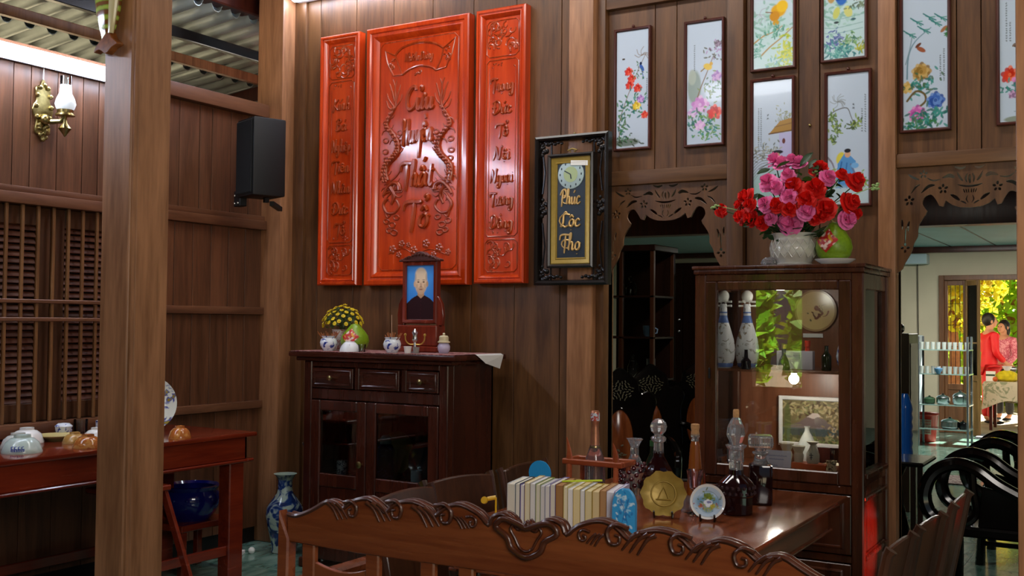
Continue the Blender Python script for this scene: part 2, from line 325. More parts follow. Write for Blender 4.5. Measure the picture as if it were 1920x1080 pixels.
# ---------------------------------------------------------------- single-stroke hand lettering (x-height 4, capital height 8)
GL = {
 'C': ([[(5, 6.6), (4.4, 7.8), (2.6, 7.6), (.9, 5.4), (.7, 2.6), (2.2, .3), (4.2, .8), (5.4, 2.4)]], 5.4),
 'H': ([[(.2, 6.8), (1.2, 7.8), (1.4, 4), (1, -.6), (.2, -.2)], [(.5, 3.6), (2.6, 4.2), (4, 4.6)], [(3.8, 8), (3.7, 4), (3.5, -1)]], 4.6),
 'T': ([[(-1, 5), (-.6, 7), (1.5, 7.6), (4.6, 7.4), (5.4, 7.8)], [(2.8, 7.4), (2.8, 3), (2.6, -1.4)]], 4.6),
 'K': ([[(.8, 8), (1.2, 4), (.6, -.8), (0, -.4)], [(4.2, 7.4), (1.4, 3.8), (3, 1.6), (4.6, 0)]], 4.6),
 'B': ([[(1.2, 7.6), (1, 4), (.9, 0)], [(-.2, 6.4), (2.6, 8), (4, 6.4), (1.6, 4.2), (4.2, 3.4), (4, .8), (1.6, -.2), (-.2, .8)]], 5),
 'N': ([[(0, -.4), (.8, 3), (1.2, 7.6), (2.8, 3), (4, 0), (4.6, 4), (5, 8), (5.8, 7.6)]], 6),
 'D': ([[(1.2, 7.4), (1, 3), (.8, 0)], [(-.4, 6.6), (2.6, 8), (5, 5.4), (4.4, 1.6), (1.6, -.2), (-.2, .8)], [(-.6, 3.8), (2.4, 4)]], 5.6),
 'P': ([[(1.4, 7.4), (1.2, 3), (.8, -1.2)], [(-.8, 5), (.6, 7.4), (3, 8), (4.4, 6), (3.4, 3.8), (1.4, 3.6)]], 4.6),
 'L': ([[(3.6, 7.2), (2.4, 8), (1.4, 6), (1.4, 2), (.2, .2), (1.6, .6), (3, -.2), (4.6, .8)]], 4.8),
 'A': ([[(-.4, -.2), (1.4, 4), (3, 8), (3.6, 4), (4.4, -.2)], [(.6, 2.8), (4.4, 3)]], 5.2),
 'a': ([[(3.6, 3.6), (2.2, 4.1), (.7, 2.4), (.9, .4), (2.2, .2), (3.5, 2.2), (3.7, 3.8), (3.6, 1), (4.4, .2), (5, .9)]], 4.8),
 'c': ([[(3.2, 3.2), (2.2, 4.1), (.8, 2.6), (1, .5), (2.4, .1), (3.8, 1.2)]], 3.8),
 'e': ([[(.7, 1.8), (2.8, 2.4), (2.8, 3.8), (1.5, 3.9), (.7, 2.2), (1.3, .3), (2.6, .2), (3.8, 1.3)]], 3.7),
 'g': ([[(3.4, 3.6), (2, 4.1), (.7, 2.4), (1.2, .5), (2.8, 1), (3.5, 3.8), (3.4, -1.6), (2.2, -3.4), (.8, -2.4), (2.8, -.4), (4.4, .9)]], 4.3),
 'h': ([[(.2, .6), (1.6, 5.6), (1.6, 8), (.9, 7.2), (.8, 0)], [(.9, 2.4), (2.2, 4), (3, 3), (2.9, .6), (3.6, .1), (4.4, 1)]], 4.2),
 'i': ([[(.2, 1), (.9, 3.8), (.9, .6), (1.5, .1), (2.2, .9)], [(1, 5.6), (1.1, 5.9)]], 2.2),
 'n': ([[(.2, 1.4), (.9, 3.8), (.8, 0)], [(.9, 2.2), (2.2, 4), (3, 3), (2.9, .6), (3.6, .1), (4.4, 1)]], 4.2),
 'm': ([[(.2, 1.4), (.9, 3.8), (.8, 0)], [(.9, 2.2), (1.9, 4), (2.4, 3), (2.3, 0)], [(2.4, 2.2), (3.5, 4), (4.1, 3), (4, .6), (4.6, .1), (5.3, 1)]], 5.2),
 'o': ([[(2.4, 3.9), (.9, 3), (.8, .9), (2.2, .1), (3.3, 1.4), (3.1, 3.4), (1.9, 3.9), (3.4, 3.3), (4, 3.5)]], 3.9),
 'p': ([[(.2, 1.4), (1, 4), (.8, -3)], [(.9, 2.6), (2.4, 4), (3.4, 2.4), (2.4, .3), (.9, .8)]], 3.9),
 't': ([[(1.6, 6.8), (1.3, 1), (2, .1), (3, 1)], [(.2, 4.6), (3, 4.9)]], 3),
 'u': ([[(.2, 2.6), (.9, 3.9), (.9, .8), (2, .1), (3.2, 1.8), (3.4, 3.9), (3.3, .6), (4, .1), (4.7, 1)]], 4.5),
 'y': ([[(.2, 2.6), (.9, 3.9), (1, 1.4), (2, .7), (3.2, 3.8), (3.1, -4), (3.1, -5.6)]], 4),
 'r': ([[(.2, 1), (.9, 4.2), (1.6, 3.4), (2.6, 3.6), (2.3, .6), (3, .1), (3.6, 1)]], 3.3),
 "'": ([[(2.2, 6), (3.2, 7.4)]], 0), '`': ([[(1.6, 7.4), (2.6, 6)]], 0), '?': ([[(1.6, 7), (2.4, 7.7), (2.8, 6.9), (2.1, 6)]], 0),
 '.': ([[(2, -1.6), (2.1, -1.9)]], 0), '^': ([[(.8, 4.8), (1.9, 6.1), (3, 4.8)]], 0), '+': ([[(3.6, 4), (4.4, 4.6), (4.2, 5.4)]], 0), ' ': ([], 2.4),
}
def hand(mb, text, cx, cz, height, y, rad, wmax=None, slant=.12, lift=1.0):   # marks follow their letter; text centred at cx, capital foot at cz
    st = []; x = 0
    for ch in text:
        if ch in "'`?.^+":
            g, a = GL[ch]; base = x - last
            hh = 1.6 if (ch in "'`?" and hat) else 0
            st += [[(base + p[0], p[1] + hh) for p in l] for l in g]
            if ch == '^': hat = True
        else:
            g, a = GL[ch]; st += [[(x + p[0], p[1]) for p in l] for l in g]; x += a; last = a; hat = False
    k = height / 8; sx = k
    if wmax and x * k > wmax: sx = wmax / x
    for l in st:
        p = spline(l, 4) if len(l) > 2 else l
        n = len(p); rr = [rad * (.62 + .5 * math.sin(PI * (.12 + .8 * i / max(1, n - 1)))) for i in range(n)]
        mb.tube([(cx + (q[0] - x / 2 + slant * q[1]) * sx, y, cz + q[1] * k) for q in p], rr, 6, flat=lift)
    return mb
# ---------------------------------------------------------------- the room: floor, walls, posts, roof
m_tile = None
def tile_material():
    m, t, b = mat_new('floor_tile'); N = t.nodes.new; L = t.links.new
    tc = N('ShaderNodeTexCoord'); oi = N('ShaderNodeObjectInfo'); mp = N('ShaderNodeMapping'); mp.inputs['Scale'].default_value = (1, .35, 1)
    mu = N('ShaderNodeMath'); mu.operation = 'MULTIPLY'; mu.inputs[1].default_value = 50; ad = N('ShaderNodeVectorMath'); ad.operation = 'ADD'
    L(oi.outputs['Random'], mu.inputs[0]); L(tc.outputs['Object'], mp.inputs[0]); L(mp.outputs[0], ad.inputs[0]); L(mu.outputs[0], ad.inputs[1])
    n = N('ShaderNodeTexNoise'); n.inputs['Scale'].default_value = 8; n.inputs['Detail'].default_value = 6; n.inputs['Distortion'].default_value = 2; L(ad.outputs[0], n.inputs['Vector'])
    cr = N('ShaderNodeValToRGB'); e = cr.color_ramp.elements; e[0].position = .35; e[0].color = lin('#4c7467'); e[1].position = .68; e[1].color = lin('#86a597')
    L(n.outputs[0], cr.inputs[0]); L(cr.outputs[0], b.inputs['Base Color']); b.inputs['Roughness'].default_value = .12; return m
M['tile'] = tile_material()
M['grout'] = plain('grout', '#54685f', .5)
fl = struct(MB().bx(-5.4, 3.5, -3.2, 5.6, -.05, -.004).bx(-7.5, 2.2, 5.6, 16.1, -.05, -.004).build('floor', M['grout'], smooth=0))
T = .4
for j in range(26):
    y = 5.8 + j * T; xc = -.8 - (y - 6) * .105
    for i in range(-4, 4):
        piece('tile', (T - .004, T - .004, .012), M['tile'], fl, (round(xc / T) * T + i * T, y, -.006), .0015)
for i in range(5):
    for j in range(5): piece('tile', (T - .004, T - .004, .012), M['tile'], fl, (-5.0 + i * T, 3.8 + j * T, -.006), .0015)

def planks(parent, x0, x1, z0, z1, face, joints=None, width=.15, axis='y', mat=None, gap=.0045, th=.02, sgn=1):
    js = [x0] + (sorted(j for j in joints if x0 < j < x1) if joints else []) + [x1]
    if not joints:
        n = max(1, round((x1 - x0) / width)); js = [x0 + (x1 - x0) * i / n for i in range(n + 1)]
    for a, b in zip(js, js[1:]):
        off = rnd.uniform(0, .0015)
        if axis == 'y': piece('plank', (b - a - gap, th, z1 - z0), mat or M['wallwood'], parent, ((a + b) / 2, face + th / 2 + off, (z0 + z1) / 2), .0012)
        else: piece('plank', (th, b - a - gap, z1 - z0), mat or M['leftwood'], parent, (face - th / 2 - off, (a + b) / 2, (z0 + z1) / 2), .0012)

# back wall (faces the camera at y = 5.5) with its two doorways
wb = MB().bx(-7.6, -5.4, 5.535, 5.585, 0, 3.0); D0, D1, D2, D3 = -2.66, -1.935, -1.066, -.395
for a, b, z0, z1 in ((-5.4, D0, 0, 4.1), (D0, D1, 2.32, 4.1), (D1, D2, 0, 4.1), (D2, D3, 2.32, 4.1), (D3, 2.2, 0, 4.1)): wb.bx(a, b, 5.535, 5.585, z0, z1)
wall_back = struct(wb.build('wall_back', M['dark'], smooth=0))
planks(wall_back, -5.02, -2.87, .0, 4.1, 5.5, joints=[-3.27 + .31 * k for k in range(-5, 2)])
planks(wall_back, D0, D1, 2.355, 3.29, 5.512, joints=[-2.37, -2.24])
planks(wall_back, D0, D1, 3.42, 4.1, 5.512, joints=[-2.37, -2.24])
planks(wall_back, -1.84, -1.15, 0, 4.1, 5.512, joints=[-1.56, -1.45])
planks(wall_back, D2, D3, 2.343, 4.1, 5.512, joints=[-.79, -.68])
planks(wall_back, -.31, 2.2, 0, 4.1, 5.5, width=.25)
def trim(i, dims, mat=None, bevel=.006):
    return struct(MB().bx(*dims).build('trim_%d' % i, mat or M['wallwood'], bevel=bevel, seg=2))
trim(1, (-5.26, -5.03, 5.36, 5.62, 0, 4.1), M['postwood'], .012)           # corner post
trim(2, (-5.03, -4.93, 5.475, 5.53, 0, 4.1))
trim(3, (-2.872, -2.712, 5.42, 5.62, 0, 4.1), M['postwood'], .012)         # post left of the first doorway
trim(4, (-2.712, D0, 5.47, 5.6, 0, 4.1))
trim(5, (D1, -1.845, 5.47, 5.6, 0, 4.1))
trim(6, (-1.15, D2, 5.46, 5.6, 0, 4.1), M['postwood'])
trim(7, (D3, -.31, 5.47, 5.6, 0, 4.1))
trim(8, (D0, D1, 5.475, 5.57, 2.275, 2.355), M['wallwood_x'])
trim(9, (D0, D1, 5.475, 5.57, 3.29, 3.42), M['wallwood_x'])
trim(10, (D2, D3, 5.475, 5.57, 2.275, 2.343), M['wallwood_x'])
# left wall (faces +x at x = -5.2)
wl = MB(); wl.bx(-5.3, -5.222, -3.2, 5.6, 0, .93).bx(-5.3, -5.222, -3.2, 5.6, 2.105, 2.95).bx(-5.3, -5.222, 4.3, 5.6, .93, 2.105).bx(-5.3, -5.222, -3.2, 1.6, .93, 2.105)
wall_left = struct(wl.build('wall_left', M['dark'], smooth=0))
planks(wall_left, 1.0, 5.36, 2.2, 2.87, -5.2, joints=[5.23 - .145 * k - .02 * (k % 3) for k in range(28)], axis='x')
planks(wall_left, 4.3, 5.36, 1.58, 2.105, -5.2, width=.15, axis='x')
planks(wall_left, 4.3, 5.36, .95, 1.53, -5.2, width=.15, axis='x')
planks(wall_left, 1.0, 5.36, .1, .90, -5.2, width=.2, axis='x')
planks(wall_left, -3.0, 1.0, .0, 2.87, -5.2, width=.3, axis='x')
def rail_y(i, y0, y1, z0, z1, x0=-5.235, x1=-5.165, mat=None): return trim(i, (x0, x1, y0, y1, z0, z1), mat or M['wallwood_y'])
rail_y(11, -3, 5.36, 2.87, 2.96, x1=-5.14); rail_y(12, -3, 5.36, 2.105, 2.165, x1=-5.15); rail_y(13, -3, 5.36, 2.165, 2.2, x1=-5.17)
rail_y(14, 4.3, 5.36, 1.53, 1.58); rail_y(15, 4.3, 5.36, .90, .95); rail_y(16, 1.6, 4.3, .86, .93, x1=-5.13)
struct(MB().bx(-5.24, -5.17, 4.28, 4.36, .93, 2.105).build('trim_17', M['leftwood'], bevel=.005)); struct(MB().bx(-5.24, -5.17, 1.55, 1.63, .93, 2.105).build('trim_18', M['leftwood'], bevel=.005))
# barred window with louvred shutters
win = holder('window_1'); M['barwood'] = wood('bar_wood', '#6a4526', '#8a6038', 'z', .4)
M['shut'] = wood('shutter_wood', '#40240f', '#5c381c', 'z', .45); M['louv'] = wood('louvre_wood', '#472313', '#653620', 'y', .5)
for k in range(29):
    piece('window_bar', (.018, .018, 1.175), M['barwood'], win, (-5.185, 1.66 + k * .0945, 1.517), .003)
for z in (1.487, 1.585): piece('window_rail', (.022, 2.66, .022), M['wallwood_y'], win, (-5.175, 2.965, z), .004)
for y0 in (2.55, 3.16, 3.765):
    sh = MB().bx(-5.27, -5.235, y0, y0 + .085, .93, 2.105).bx(-5.27, -5.235, y0 + .515, y0 + .6, .93, 2.105).bx(-5.27, -5.235, y0 + .085, y0 + .515, .93, 1.03).bx(-5.27, -5.235, y0 + .085, y0 + .515, 2.0, 2.105).build('shutter', M['shut'], win, bevel=.004)
    for k in range(27): piece('slat', (.036, .43, .007), M['louv'], sh, (-5.252, y0 + .30, 1.045 + k * .0362), .0015, (0, R(52), 0))
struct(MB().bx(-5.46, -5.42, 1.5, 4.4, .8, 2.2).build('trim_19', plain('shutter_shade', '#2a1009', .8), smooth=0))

# the free-standing posts in front
def grooved_post(x0, y0, w, name, z1=4.1):
    x1, y1 = x0 + w, y0 + w; q = .022
    out = [(x0, y0), (x1 - q, y0), (x1 - q, y0 + .006), (x1 - q * .6, y0 + .009), (x1 - .008, y0 + .008), (x1 - .008, y0 + q * .6), (x1 - .006, y0 + q), (x1, y0 + q), (x1, y1), (x0, y1)]
    return struct(MB().prism(out, 0, z1, 'z').build(name, M['postwood'], bevel=.002))
grooved_post(-3.735, 2.92, .187, 'pillar')
grooved_post(-.284, 2.95, .19, 'pillar')
struct(MB().bx(-5.52, -5.40, -3, 5.6, 3.645, 4.1).build('trim_20', M['frame_dark'], bevel=.01))
struct(MB().bx(-5.4, 2.2, -3.2, 5.6, 4.1, 4.2).build('ceiling', M['frame_dark'], smooth=0))

# corrugated roof over the side passage, seen above the left wall
M['tin'] = plain('tin_sheet', '#aeb6b4', .32, metal=.35, noise=.25, nscale=4)
def tin(name, xa, za, xb, zb, y0, y1):
    n = int((y1 - y0) / .172 * 12); vs = []; fs = []
    for i in range(n + 1):
        y = y0 + (y1 - y0) * i / n; h = .036 * math.tanh(1.5 * math.sin(2 * PI * (y - y0) / .172)) / .9
        for dz in (0, .007): vs += [(xa, y, za + h + dz), (xb, y, zb + h + dz)]
    for i in range(n):
        a, b = i * 4, i * 4 + 4; fs += [(a, a + 1, b + 1, b), (a + 2, b + 2, b + 3, a + 3), (a, b, b + 2, a + 2), (a + 1, a + 3, b + 3, b + 1)]
    return MB().add(vs, fs).build(name, M['tin'], ro, 40)
ro = holder('roof')
tin('roof_sheet', -5.45, 3.63, -6.8, 3.50, .9, 7.6); tin('roof_sheet', -6.5, 3.49, -8.2, 3.32, .9, 8.6); tin('roof_sheet', -8.0, 3.30, -9.6, 3.12, .9, 9.4)
for x, z, wd, h, m in ((-5.75, 3.51, .05, .075, 'blackwood'), (-6.2, 3.475, .05, .07, 'postwood'), (-7.1, 3.36, .05, .08, 'frame_dark'), (-8.3, 3.23, .05, .08, 'frame_dark')):
    MB().bx(x - wd / 2, x + wd / 2, .9, 9.0, z - h, z).build('purlin', M[m], ro, bevel=.004)
for y in (2.2, 6.55): MB().bar((-5.4, y, 3.5), (-9.4, y, 3.06), .06, .12).build('rafter', M['frame_dark'], ro, bevel=.004)

# back room: walls, ceiling, beams
M['wallcream'] = plain('cream_wall', '#c9bfa6', .75, noise=.06, nscale=3)
M['blueceil'] = plain('blue_ceiling', '#7fa3a8', .5, noise=.1, nscale=2)
wf = MB().bx(-7.5, -2.53, 16.0, 16.15, 0, 3).bx(-2.53, -.95, 16.0, 16.15, 2.2, 3).bx(-.95, 2.2, 16.0, 16.15, 0, 3)
struct(wf.build('wall_far', M['wallcream'], smooth=0))
struct(MB().bx(-7.6, -7.5, 5.6, 16.15, 0, 3).build('wall_back_left', M['wallcream'], smooth=0))
struct(MB().bx(2.2, 2.3, 5.5, 16.15, 0, 3).build('wall_back_right', M['wallcream'], smooth=0))
struct(MB().bx(-7.5, 2.2, 12.2, 16.0, 2.6, 2.68).build('ceiling_back', M['blueceil'], smooth=0))
struct(MB().bx(-7.5, 2.2, 5.6, 12.2, 2.9, 2.98).build('ceiling_middle', M['frame_dark'], smooth=0))
trim(21, (-7.5, 2.2, 11.95, 12.2, 2.555, 2.95), M['frame_dark']); trim(22, (-7.5, 2.2, 15.85, 16.0, 2.52, 2.6), M['frame_dark'])
for x in (-3.3, -2.35, -1.78, .1): trim(23 + int(x * 2 + 7), (x - .006, x + .006, 12.2, 15.85, 2.59, 2.601), M['blackwood'], 0)

# pierced fretwork boards in the heads of the two doorways
def flat_cut(name, outer, holes, th, mat, parent, y):
    vs = []; loops = []
    for pts in [outer] + holes:
        if sum(a[0] * b[1] - b[0] * a[1] for a, b in zip(pts, pts[1:] + pts[:1])) < 0: pts = pts[::-1]
        loops.append(list(range(len(vs), len(vs) + len(pts)))); vs += [V((p[0], p[1])) for p in pts]
    ov, _, of, _, _, oid = geometry.delaunay_2d_cdt(vs, [], loops, 0, 1e-6, True)
    ts = [f for f, d in zip(of, oid) if d == [0]]; ec = {}
    for f in ts:
        for a, b in zip(f, f[1:] + f[:1]): ec.setdefault((min(a, b), max(a, b)), []).append((a, b))
    n = len(ov); v3 = [(p.x, -th / 2, p.y) for p in ov] + [(p.x, th / 2, p.y) for p in ov]
    fs = [tuple(f) for f in ts] + [tuple(i + n for i in f[::-1]) for f in ts] + [(b, a, a + n, b + n) for e in ec.values() if len(e) == 1 for a, b in e]
    return MB().add(v3, fs).build(name, mat, parent, smooth=0, loc=(0, y, 0))
def slot(pts, w0, w1=None):                                            # a leaf shaped hole along a line
    p = spline(pts, 4); n = len(p); L = []; Q = []
    for i, q in enumerate(p):
        a, b = p[max(0, i - 1)], p[min(n - 1, i + 1)]; d = V((b[0] - a[0], b[1] - a[1], 0)).normalized(); t = i / (n - 1)
        ww = max(.0012, (w0 + ((w1 or w0) - w0) * t) * math.sin(PI * min(.97, max(.06, t))) ** .6); L.append((q[0] - d.y * ww, q[1] + d.x * ww)); Q.append((q[0] + d.y * ww, q[1] - d.x * ww))
    return L + Q[::-1]
def oval(x, z, a, b, rot=0, n=10): return [(x + a * math.cos(t) * math.cos(rot) - b * math.sin(t) * math.sin(rot), z + a * math.cos(t) * math.sin(rot) + b * math.sin(t) * math.cos(rot)) for t in [2 * PI * i / n for i in range(n)]]
def fret(x0, x1, zt, parent):
    cx, hw = (x0 + x1) / 2, (x1 - x0) / 2; k = hw / .3625
    half = spline([(0, -.209), (.05, -.205), (.088, -.192)], 4) + [(.118, -.17), (.13, -.2)] + spline([(.15, -.195), (.166, -.165), (.19, -.138), (.222, -.148), (.233, -.178), (.222, -.203), (.21, -.217)], 4) + spline([(.218, -.235), (.235, -.258), (.25, -.283), (.257, -.31), (.258, -.34), (.277, -.375), (.287, -.41), (.303, -.44), (.322, -.47), (.335, -.5)], 3)
    half = [(a * k, b) for a, b in half] + [(hw, -.52), (hw, 0)]
    outer = [(cx + a, zt + b) for a, b in half] + [(cx - a, zt + b) for a, b in half[::-1] if a > .001]
    hs = []
    def both(h): hs.append([(cx + a * k, zt + b) for a, b in h]); hs.append([(cx - a * k, zt + b) for a, b in h][::-1])
    for fx, fz, r in ((.131, -.113, .013), (.228, -.036, .011), (.30, -.163, .014)):
        for q in range(5): a = PI / 2 + q * 2 * PI / 5; both(oval(fx + r * 1.25 * math.cos(a), fz + r * 1.25 * math.sin(a), r * .72, r * .52, a, 8))
    for q in range(4): a = q * PI / 2; both(oval(.322 + .015 * math.cos(a), -.395 + .017 * math.sin(a), .009, .007, a, 8))
    both(slot([(.322, -.37), (.32, -.33), (.318, -.29)], .004)); both(slot([(.30, -.265), (.307, -.29), (.306, -.315)], .008, .005)); both(slot([(.338, -.255), (.336, -.28), (.337, -.305)], .007, .005))
    both(slot([(.172, -.092), (.205, -.098), (.24, -.128)], .009, .007)); both(slot([(.245, -.085), (.27, -.1), (.29, -.128)], .005))
    both(slot([(.075, -.06), (.1, -.05), (.135, -.06)], .012, .006)); both(slot([(.142, -.066), (.18, -.07), (.21, -.055)], .004)); both(slot([(.25, -.062), (.28, -.05), (.305, -.032)], .006))
    both(slot([(.05, -.172), (.072, -.155), (.095, -.142)], .009, .007)); both(slot([(.018, -.19), (.03, -.182), (.045, -.176)], .004))
    both(slot([(.02, -.012), (.045, -.018), (.075, -.008)], .006)); both(slot([(.034, -.08), (.05, -.06), (.062, -.035)], .007, .004)); both(slot([(.012, -.15), (.018, -.168), (.008, -.185)], .003))
    for q in range(3): both(slot([(.008 + .012 * q, -.118), (.006 + .009 * q, -.138)], .003))
    hs.append([(cx + a * k, zt + b) for a, b in spline([(-.062, -.095), (-.035, -.107), (0, -.111), (.035, -.107), (.062, -.095), (.03, -.099), (0, -.101), (-.03, -.099)], 3, True)])
    both(slot([(.012, -.045), (.02, -.065), (.016, -.088)], .005)); hs.append(slot([(cx, zt - .05), (cx - .002, zt - .07), (cx, zt - .092)], .006))
    return flat_cut('fretwork_panel', outer, hs, .014, M['wallwood'], parent, 5.505)
f1 = holder('door_1'); f2 = holder('door_2')
fret(D0, D1, 2.275, f1); fret(D2, D3, 2.275, f2)
# ---------------------------------------------------------------- carved red boards on the back wall
def relief_swirls(mb, cx, cz, w, h, y, r, n, seed):
    q = random.Random(seed)
    for i in range(n):
        x, z = cx + q.uniform(-.5, .5) * w, cz + q.uniform(-.5, .5) * h; s = q.uniform(.25, .5) * min(w, h) * .55; a0 = q.uniform(0, 6.3); d = q.choice((-1, 1))
        mb.tube([(x + s * (1 - t * .8) * math.cos(a0 + d * t * 5), y, z + s * (1 - t * .8) * math.sin(a0 + d * t * 5)) for t in [k / 8 for k in range(9)]], [r * (1.15 - .5 * k / 8) for k in range(9)], 5, flat=.8)
def sign_board(name, label, x0, x1, z0, z1, fw):
    t = thing(name, label, 'sign', ((x0 + x1) / 2, 5.5, z0), 0, 'carved red boards on the back wall'); w = (x1 - x0) / 2; h = z1 - z0
    MB().moulding(-w, w, 0, h, [(0, -.002), (0, -.062), (.008, -.07), (fw * .36, -.07), (fw * .44, -.06), (fw * .55, -.058), (fw * .66, -.064), (fw * .8, -.056), (fw, -.036)]).build('frame', M['lacquer'], t, 25)
    MB().bx(-w + .004, w - .004, -.034, -.003, .004, h - .004).build('panel', M['lacquer'], t, bevel=.002)
    return t, w, h
def band(mb, x0, x1, z0, z1, y, r, c=.02):             # raised rounded outline
    mb.tube([(x0 + c, y, z0), (x1 - c, y, z0), (x1, y, z0 + c), (x1, y, z1 - c), (x1 - c, y, z1), (x0 + c, y, z1), (x0, y, z1 - c), (x0, y, z0 + c)], r, 6, True)
YF = -.035
for nm, lab, x0, x1, words in (('couplet_board', 'narrow carved red board with a column of raised script, left of the wide board', -4.765, -4.43, ['Ki\'nh', 'Ba\'', 'Nghie^.p', 'Tie^n', 'Nha^n', 'D-u+\'c', 'To^?']),
                               ('couplet_board', 'narrow carved red wooden board with a column of raised script, beside the black framed clock', -3.52, -3.17, ['Tro.ng', 'D-u+\'c', 'To^?', 'No^.i', 'Ngoa.i', 'Tu+o+ng', 'D-o^`ng'])):
    t, w, h = sign_board(nm, lab, x0, x1, 1.727, 3.395, .052); iw = w - .062
    b = MB(); band(b, -iw, iw, h - .29, h - .07, YF, .004); band(b, -iw, iw, .285, h - .31, YF, .004); band(b, -iw, iw, .07, .265, YF, .004)
    b.tube([(-iw + .02, YF, .32), (-iw + .02, YF, h - .36)], .002, 5).tube([(iw - .02, YF, .32), (iw - .02, YF, h - .36)], .002, 5); b.build('border_moulding', M['carve'], t)
    c = MB(); relief_swirls(c, 0, h - .18, iw * 1.6, .17, YF, .006, 26, 3 if x0 < -4 else 5); relief_swirls(c, 0, .167, iw * 1.4, .15, YF, .0055, 18, 4); relief_swirls(c, 0, .31, iw * 1.5, .03, YF, .004, 7, 6); relief_swirls(c, 0, h - .345, iw * 1.5, .03, YF, .004, 7, 8)
    c.build('carved_ornament', M['carve'], t, kind='stuff')
    for i, wd in enumerate(words):
        l = MB(); wd2 = wd.replace('D-', 'D'); hand(l, wd2, 0, h - .50 - i * .139, .078, YF - .002, .0078, .16, lift=.9)
        l.build('lettering', M['carve'], t, 50)
t, w, h = sign_board('ancestor_board', 'wide carved red wooden board with two raised dragons and four large script words', -4.37, -3.572, 1.722, 3.395, .088)
def q(u, v): return ((u - 790.5) / 191 * .798, ((535 - (u - 688) * .003) - v) / (478 + (u - 688) * .112) * 1.673)     # board drawing grid to board metres
b = MB(); iw = w - .095; band(b, -iw, iw, .10, h - .1, YF, .003, .03); b.build('border_moulding', M['carve'], t)
for wd, u, v, hh, wm in (('Cu+?u', 793, 208, .15, .22), ('Huye^`n', 790, 268, .15, .24), ('Tha^\'t', 790, 351, .16, .25), ('To^?', 790, 428, .175, .20)):
    l = MB(); x, z = q(u, v); hand(l, wd, x, z, hh, YF - .005, .0138, wm, lift=.9); l.build('lettering', M['carve'], t, 50)
sc_ = MB()
up_ = spline([q(746, 105), q(760, 91), (q(790, 82)), q(820, 85), q(836, 95)], 6); lo_ = spline([q(760, 142), q(775, 132), q(795, 126), q(815, 130), q(823, 136)], 6)
for ln in (up_, lo_): sc_.tube([(a, YF, c) for a, c in ln], .008, 6)
for pts in ((746, 105, 727, 96, 731, 118, 743, 143, 760, 142), (836, 95, 858, 76, 852, 104, 841, 131, 823, 136), (746, 105, 752, 122, 760, 142), (836, 95, 832, 115, 823, 136)):
    sc_.tube([(a, YF, c) for a, c in [q(pts[i], pts[i + 1]) for i in range(0, len(pts), 2)]], .006, 6)
for (u, v) in ((742, 122), (842, 108), (790, 137)): relief_swirls(sc_, *q(u, v), .05, .1 if u != 790 else .03, YF, .006, 8, int(u))
sc_.build('carved_scroll', M['carve'], t, kind='stuff')
l = MB(); hand(l, 'Nho+\' A^n Duo+`ng', *q(791, 115), .05, YF - .003, .005, .22, slant=.2); l.build('lettering', M['carve'], t, 50)
for sg in (1, -1):
    g = MB(); mir = (lambda u: u) if sg == 1 else (lambda u: 1581 - u)
    def st(pts, r, fl=.9, n=7): g.tube([(a, YF, c) for a, c in spline([q(mir(u), v) for u, v in pts], 5)], r, n, flat=fl)
    bp_ = [(746, 172), (748, 198), (737, 220), (731, 236), (742, 251), (752, 267), (753, 283), (747, 294), (734, 308), (729, 324), (732, 340)]
    st(bp_, [.008, .027], .8, 9)
    for k, (u, v) in enumerate(spline(bp_, 5)[6:]):
        f = (k + 6) / 51
        for o_ in (-.5, .5): cx, cz = q(mir(u), v); g.ball((cx + o_ * (.010 + .018 * f) * (1 if k % 2 else .8), YF - .012 - .012 * f, cz + (.004 if k % 2 else -.004)), .0075 + .002 * f, 6, 4, (1, .6, 1.1))
    for (a, b_) in (((736, 158), (746, 192)), ((757, 160), (749, 190)), ((731, 176), (745, 202)), ((760, 178), (749, 200)), ((742, 150), (747, 188)), ((750, 152), (748, 186)), ((730, 190), (742, 208))):
        st([a, (a[0] + (4 if a[0] < 746 else -3), a[1] + 12), b_], [.004, .007])
    for (u, v) in ((735, 224), (733, 244), (748, 262), (752, 288), (736, 306), (730, 330)):                            # fins and clouds
        st([(u, v), (u - 8, v + 3), (u - 11, v + 10)], [.008, .003]); st([(u, v), (u + 8, v - 3), (u + 11, v - 9)], [.007, .003])
    st([(740, 340), (752, 330), (759, 318)], [.008, .004]); st([(738, 347), (750, 345), (757, 336)], [.006, .003])
    st([(727, 366), (735, 352), (746, 344), (756, 348), (758, 358)], [.012, .022, ] , .9); st([(740, 352), (748, 368), (742, 384)], [.018, .01])
    for a in range(9): st([(743, 360), (743 + 17 * math.cos(a * .7 + 2), 360 - 15 * math.sin(a * .7 + 2)), (743 + 21 * math.cos(a * .7 + 2.4), 360 - 19 * math.sin(a * .7 + 2.4))], [.009, .003])
    st([(735, 372), (727, 384), (733, 398), (747, 400), (757, 388), (752, 376)], [.014, .009]); st([(729, 388), (734, 408), (742, 402)], [.009, .005])
    for (u, v, s) in ((733, 415, 5), (744, 422, 6), (752, 408, 5), (738, 432, 5), (748, 436, 6), (730, 264, 5), (759, 268, 5), (732, 318, 4), (729, 285, 5), (757, 250, 5), (731, 300, 5)):
        st([(u + s * math.cos(k * .9), v + s * math.sin(k * .9) * (1 - k * .05)) for k in range(8)], [.008, .005])
    g.build('carved_dragon', M['carve'], t, 60, kind='stuff')
fw = MB()
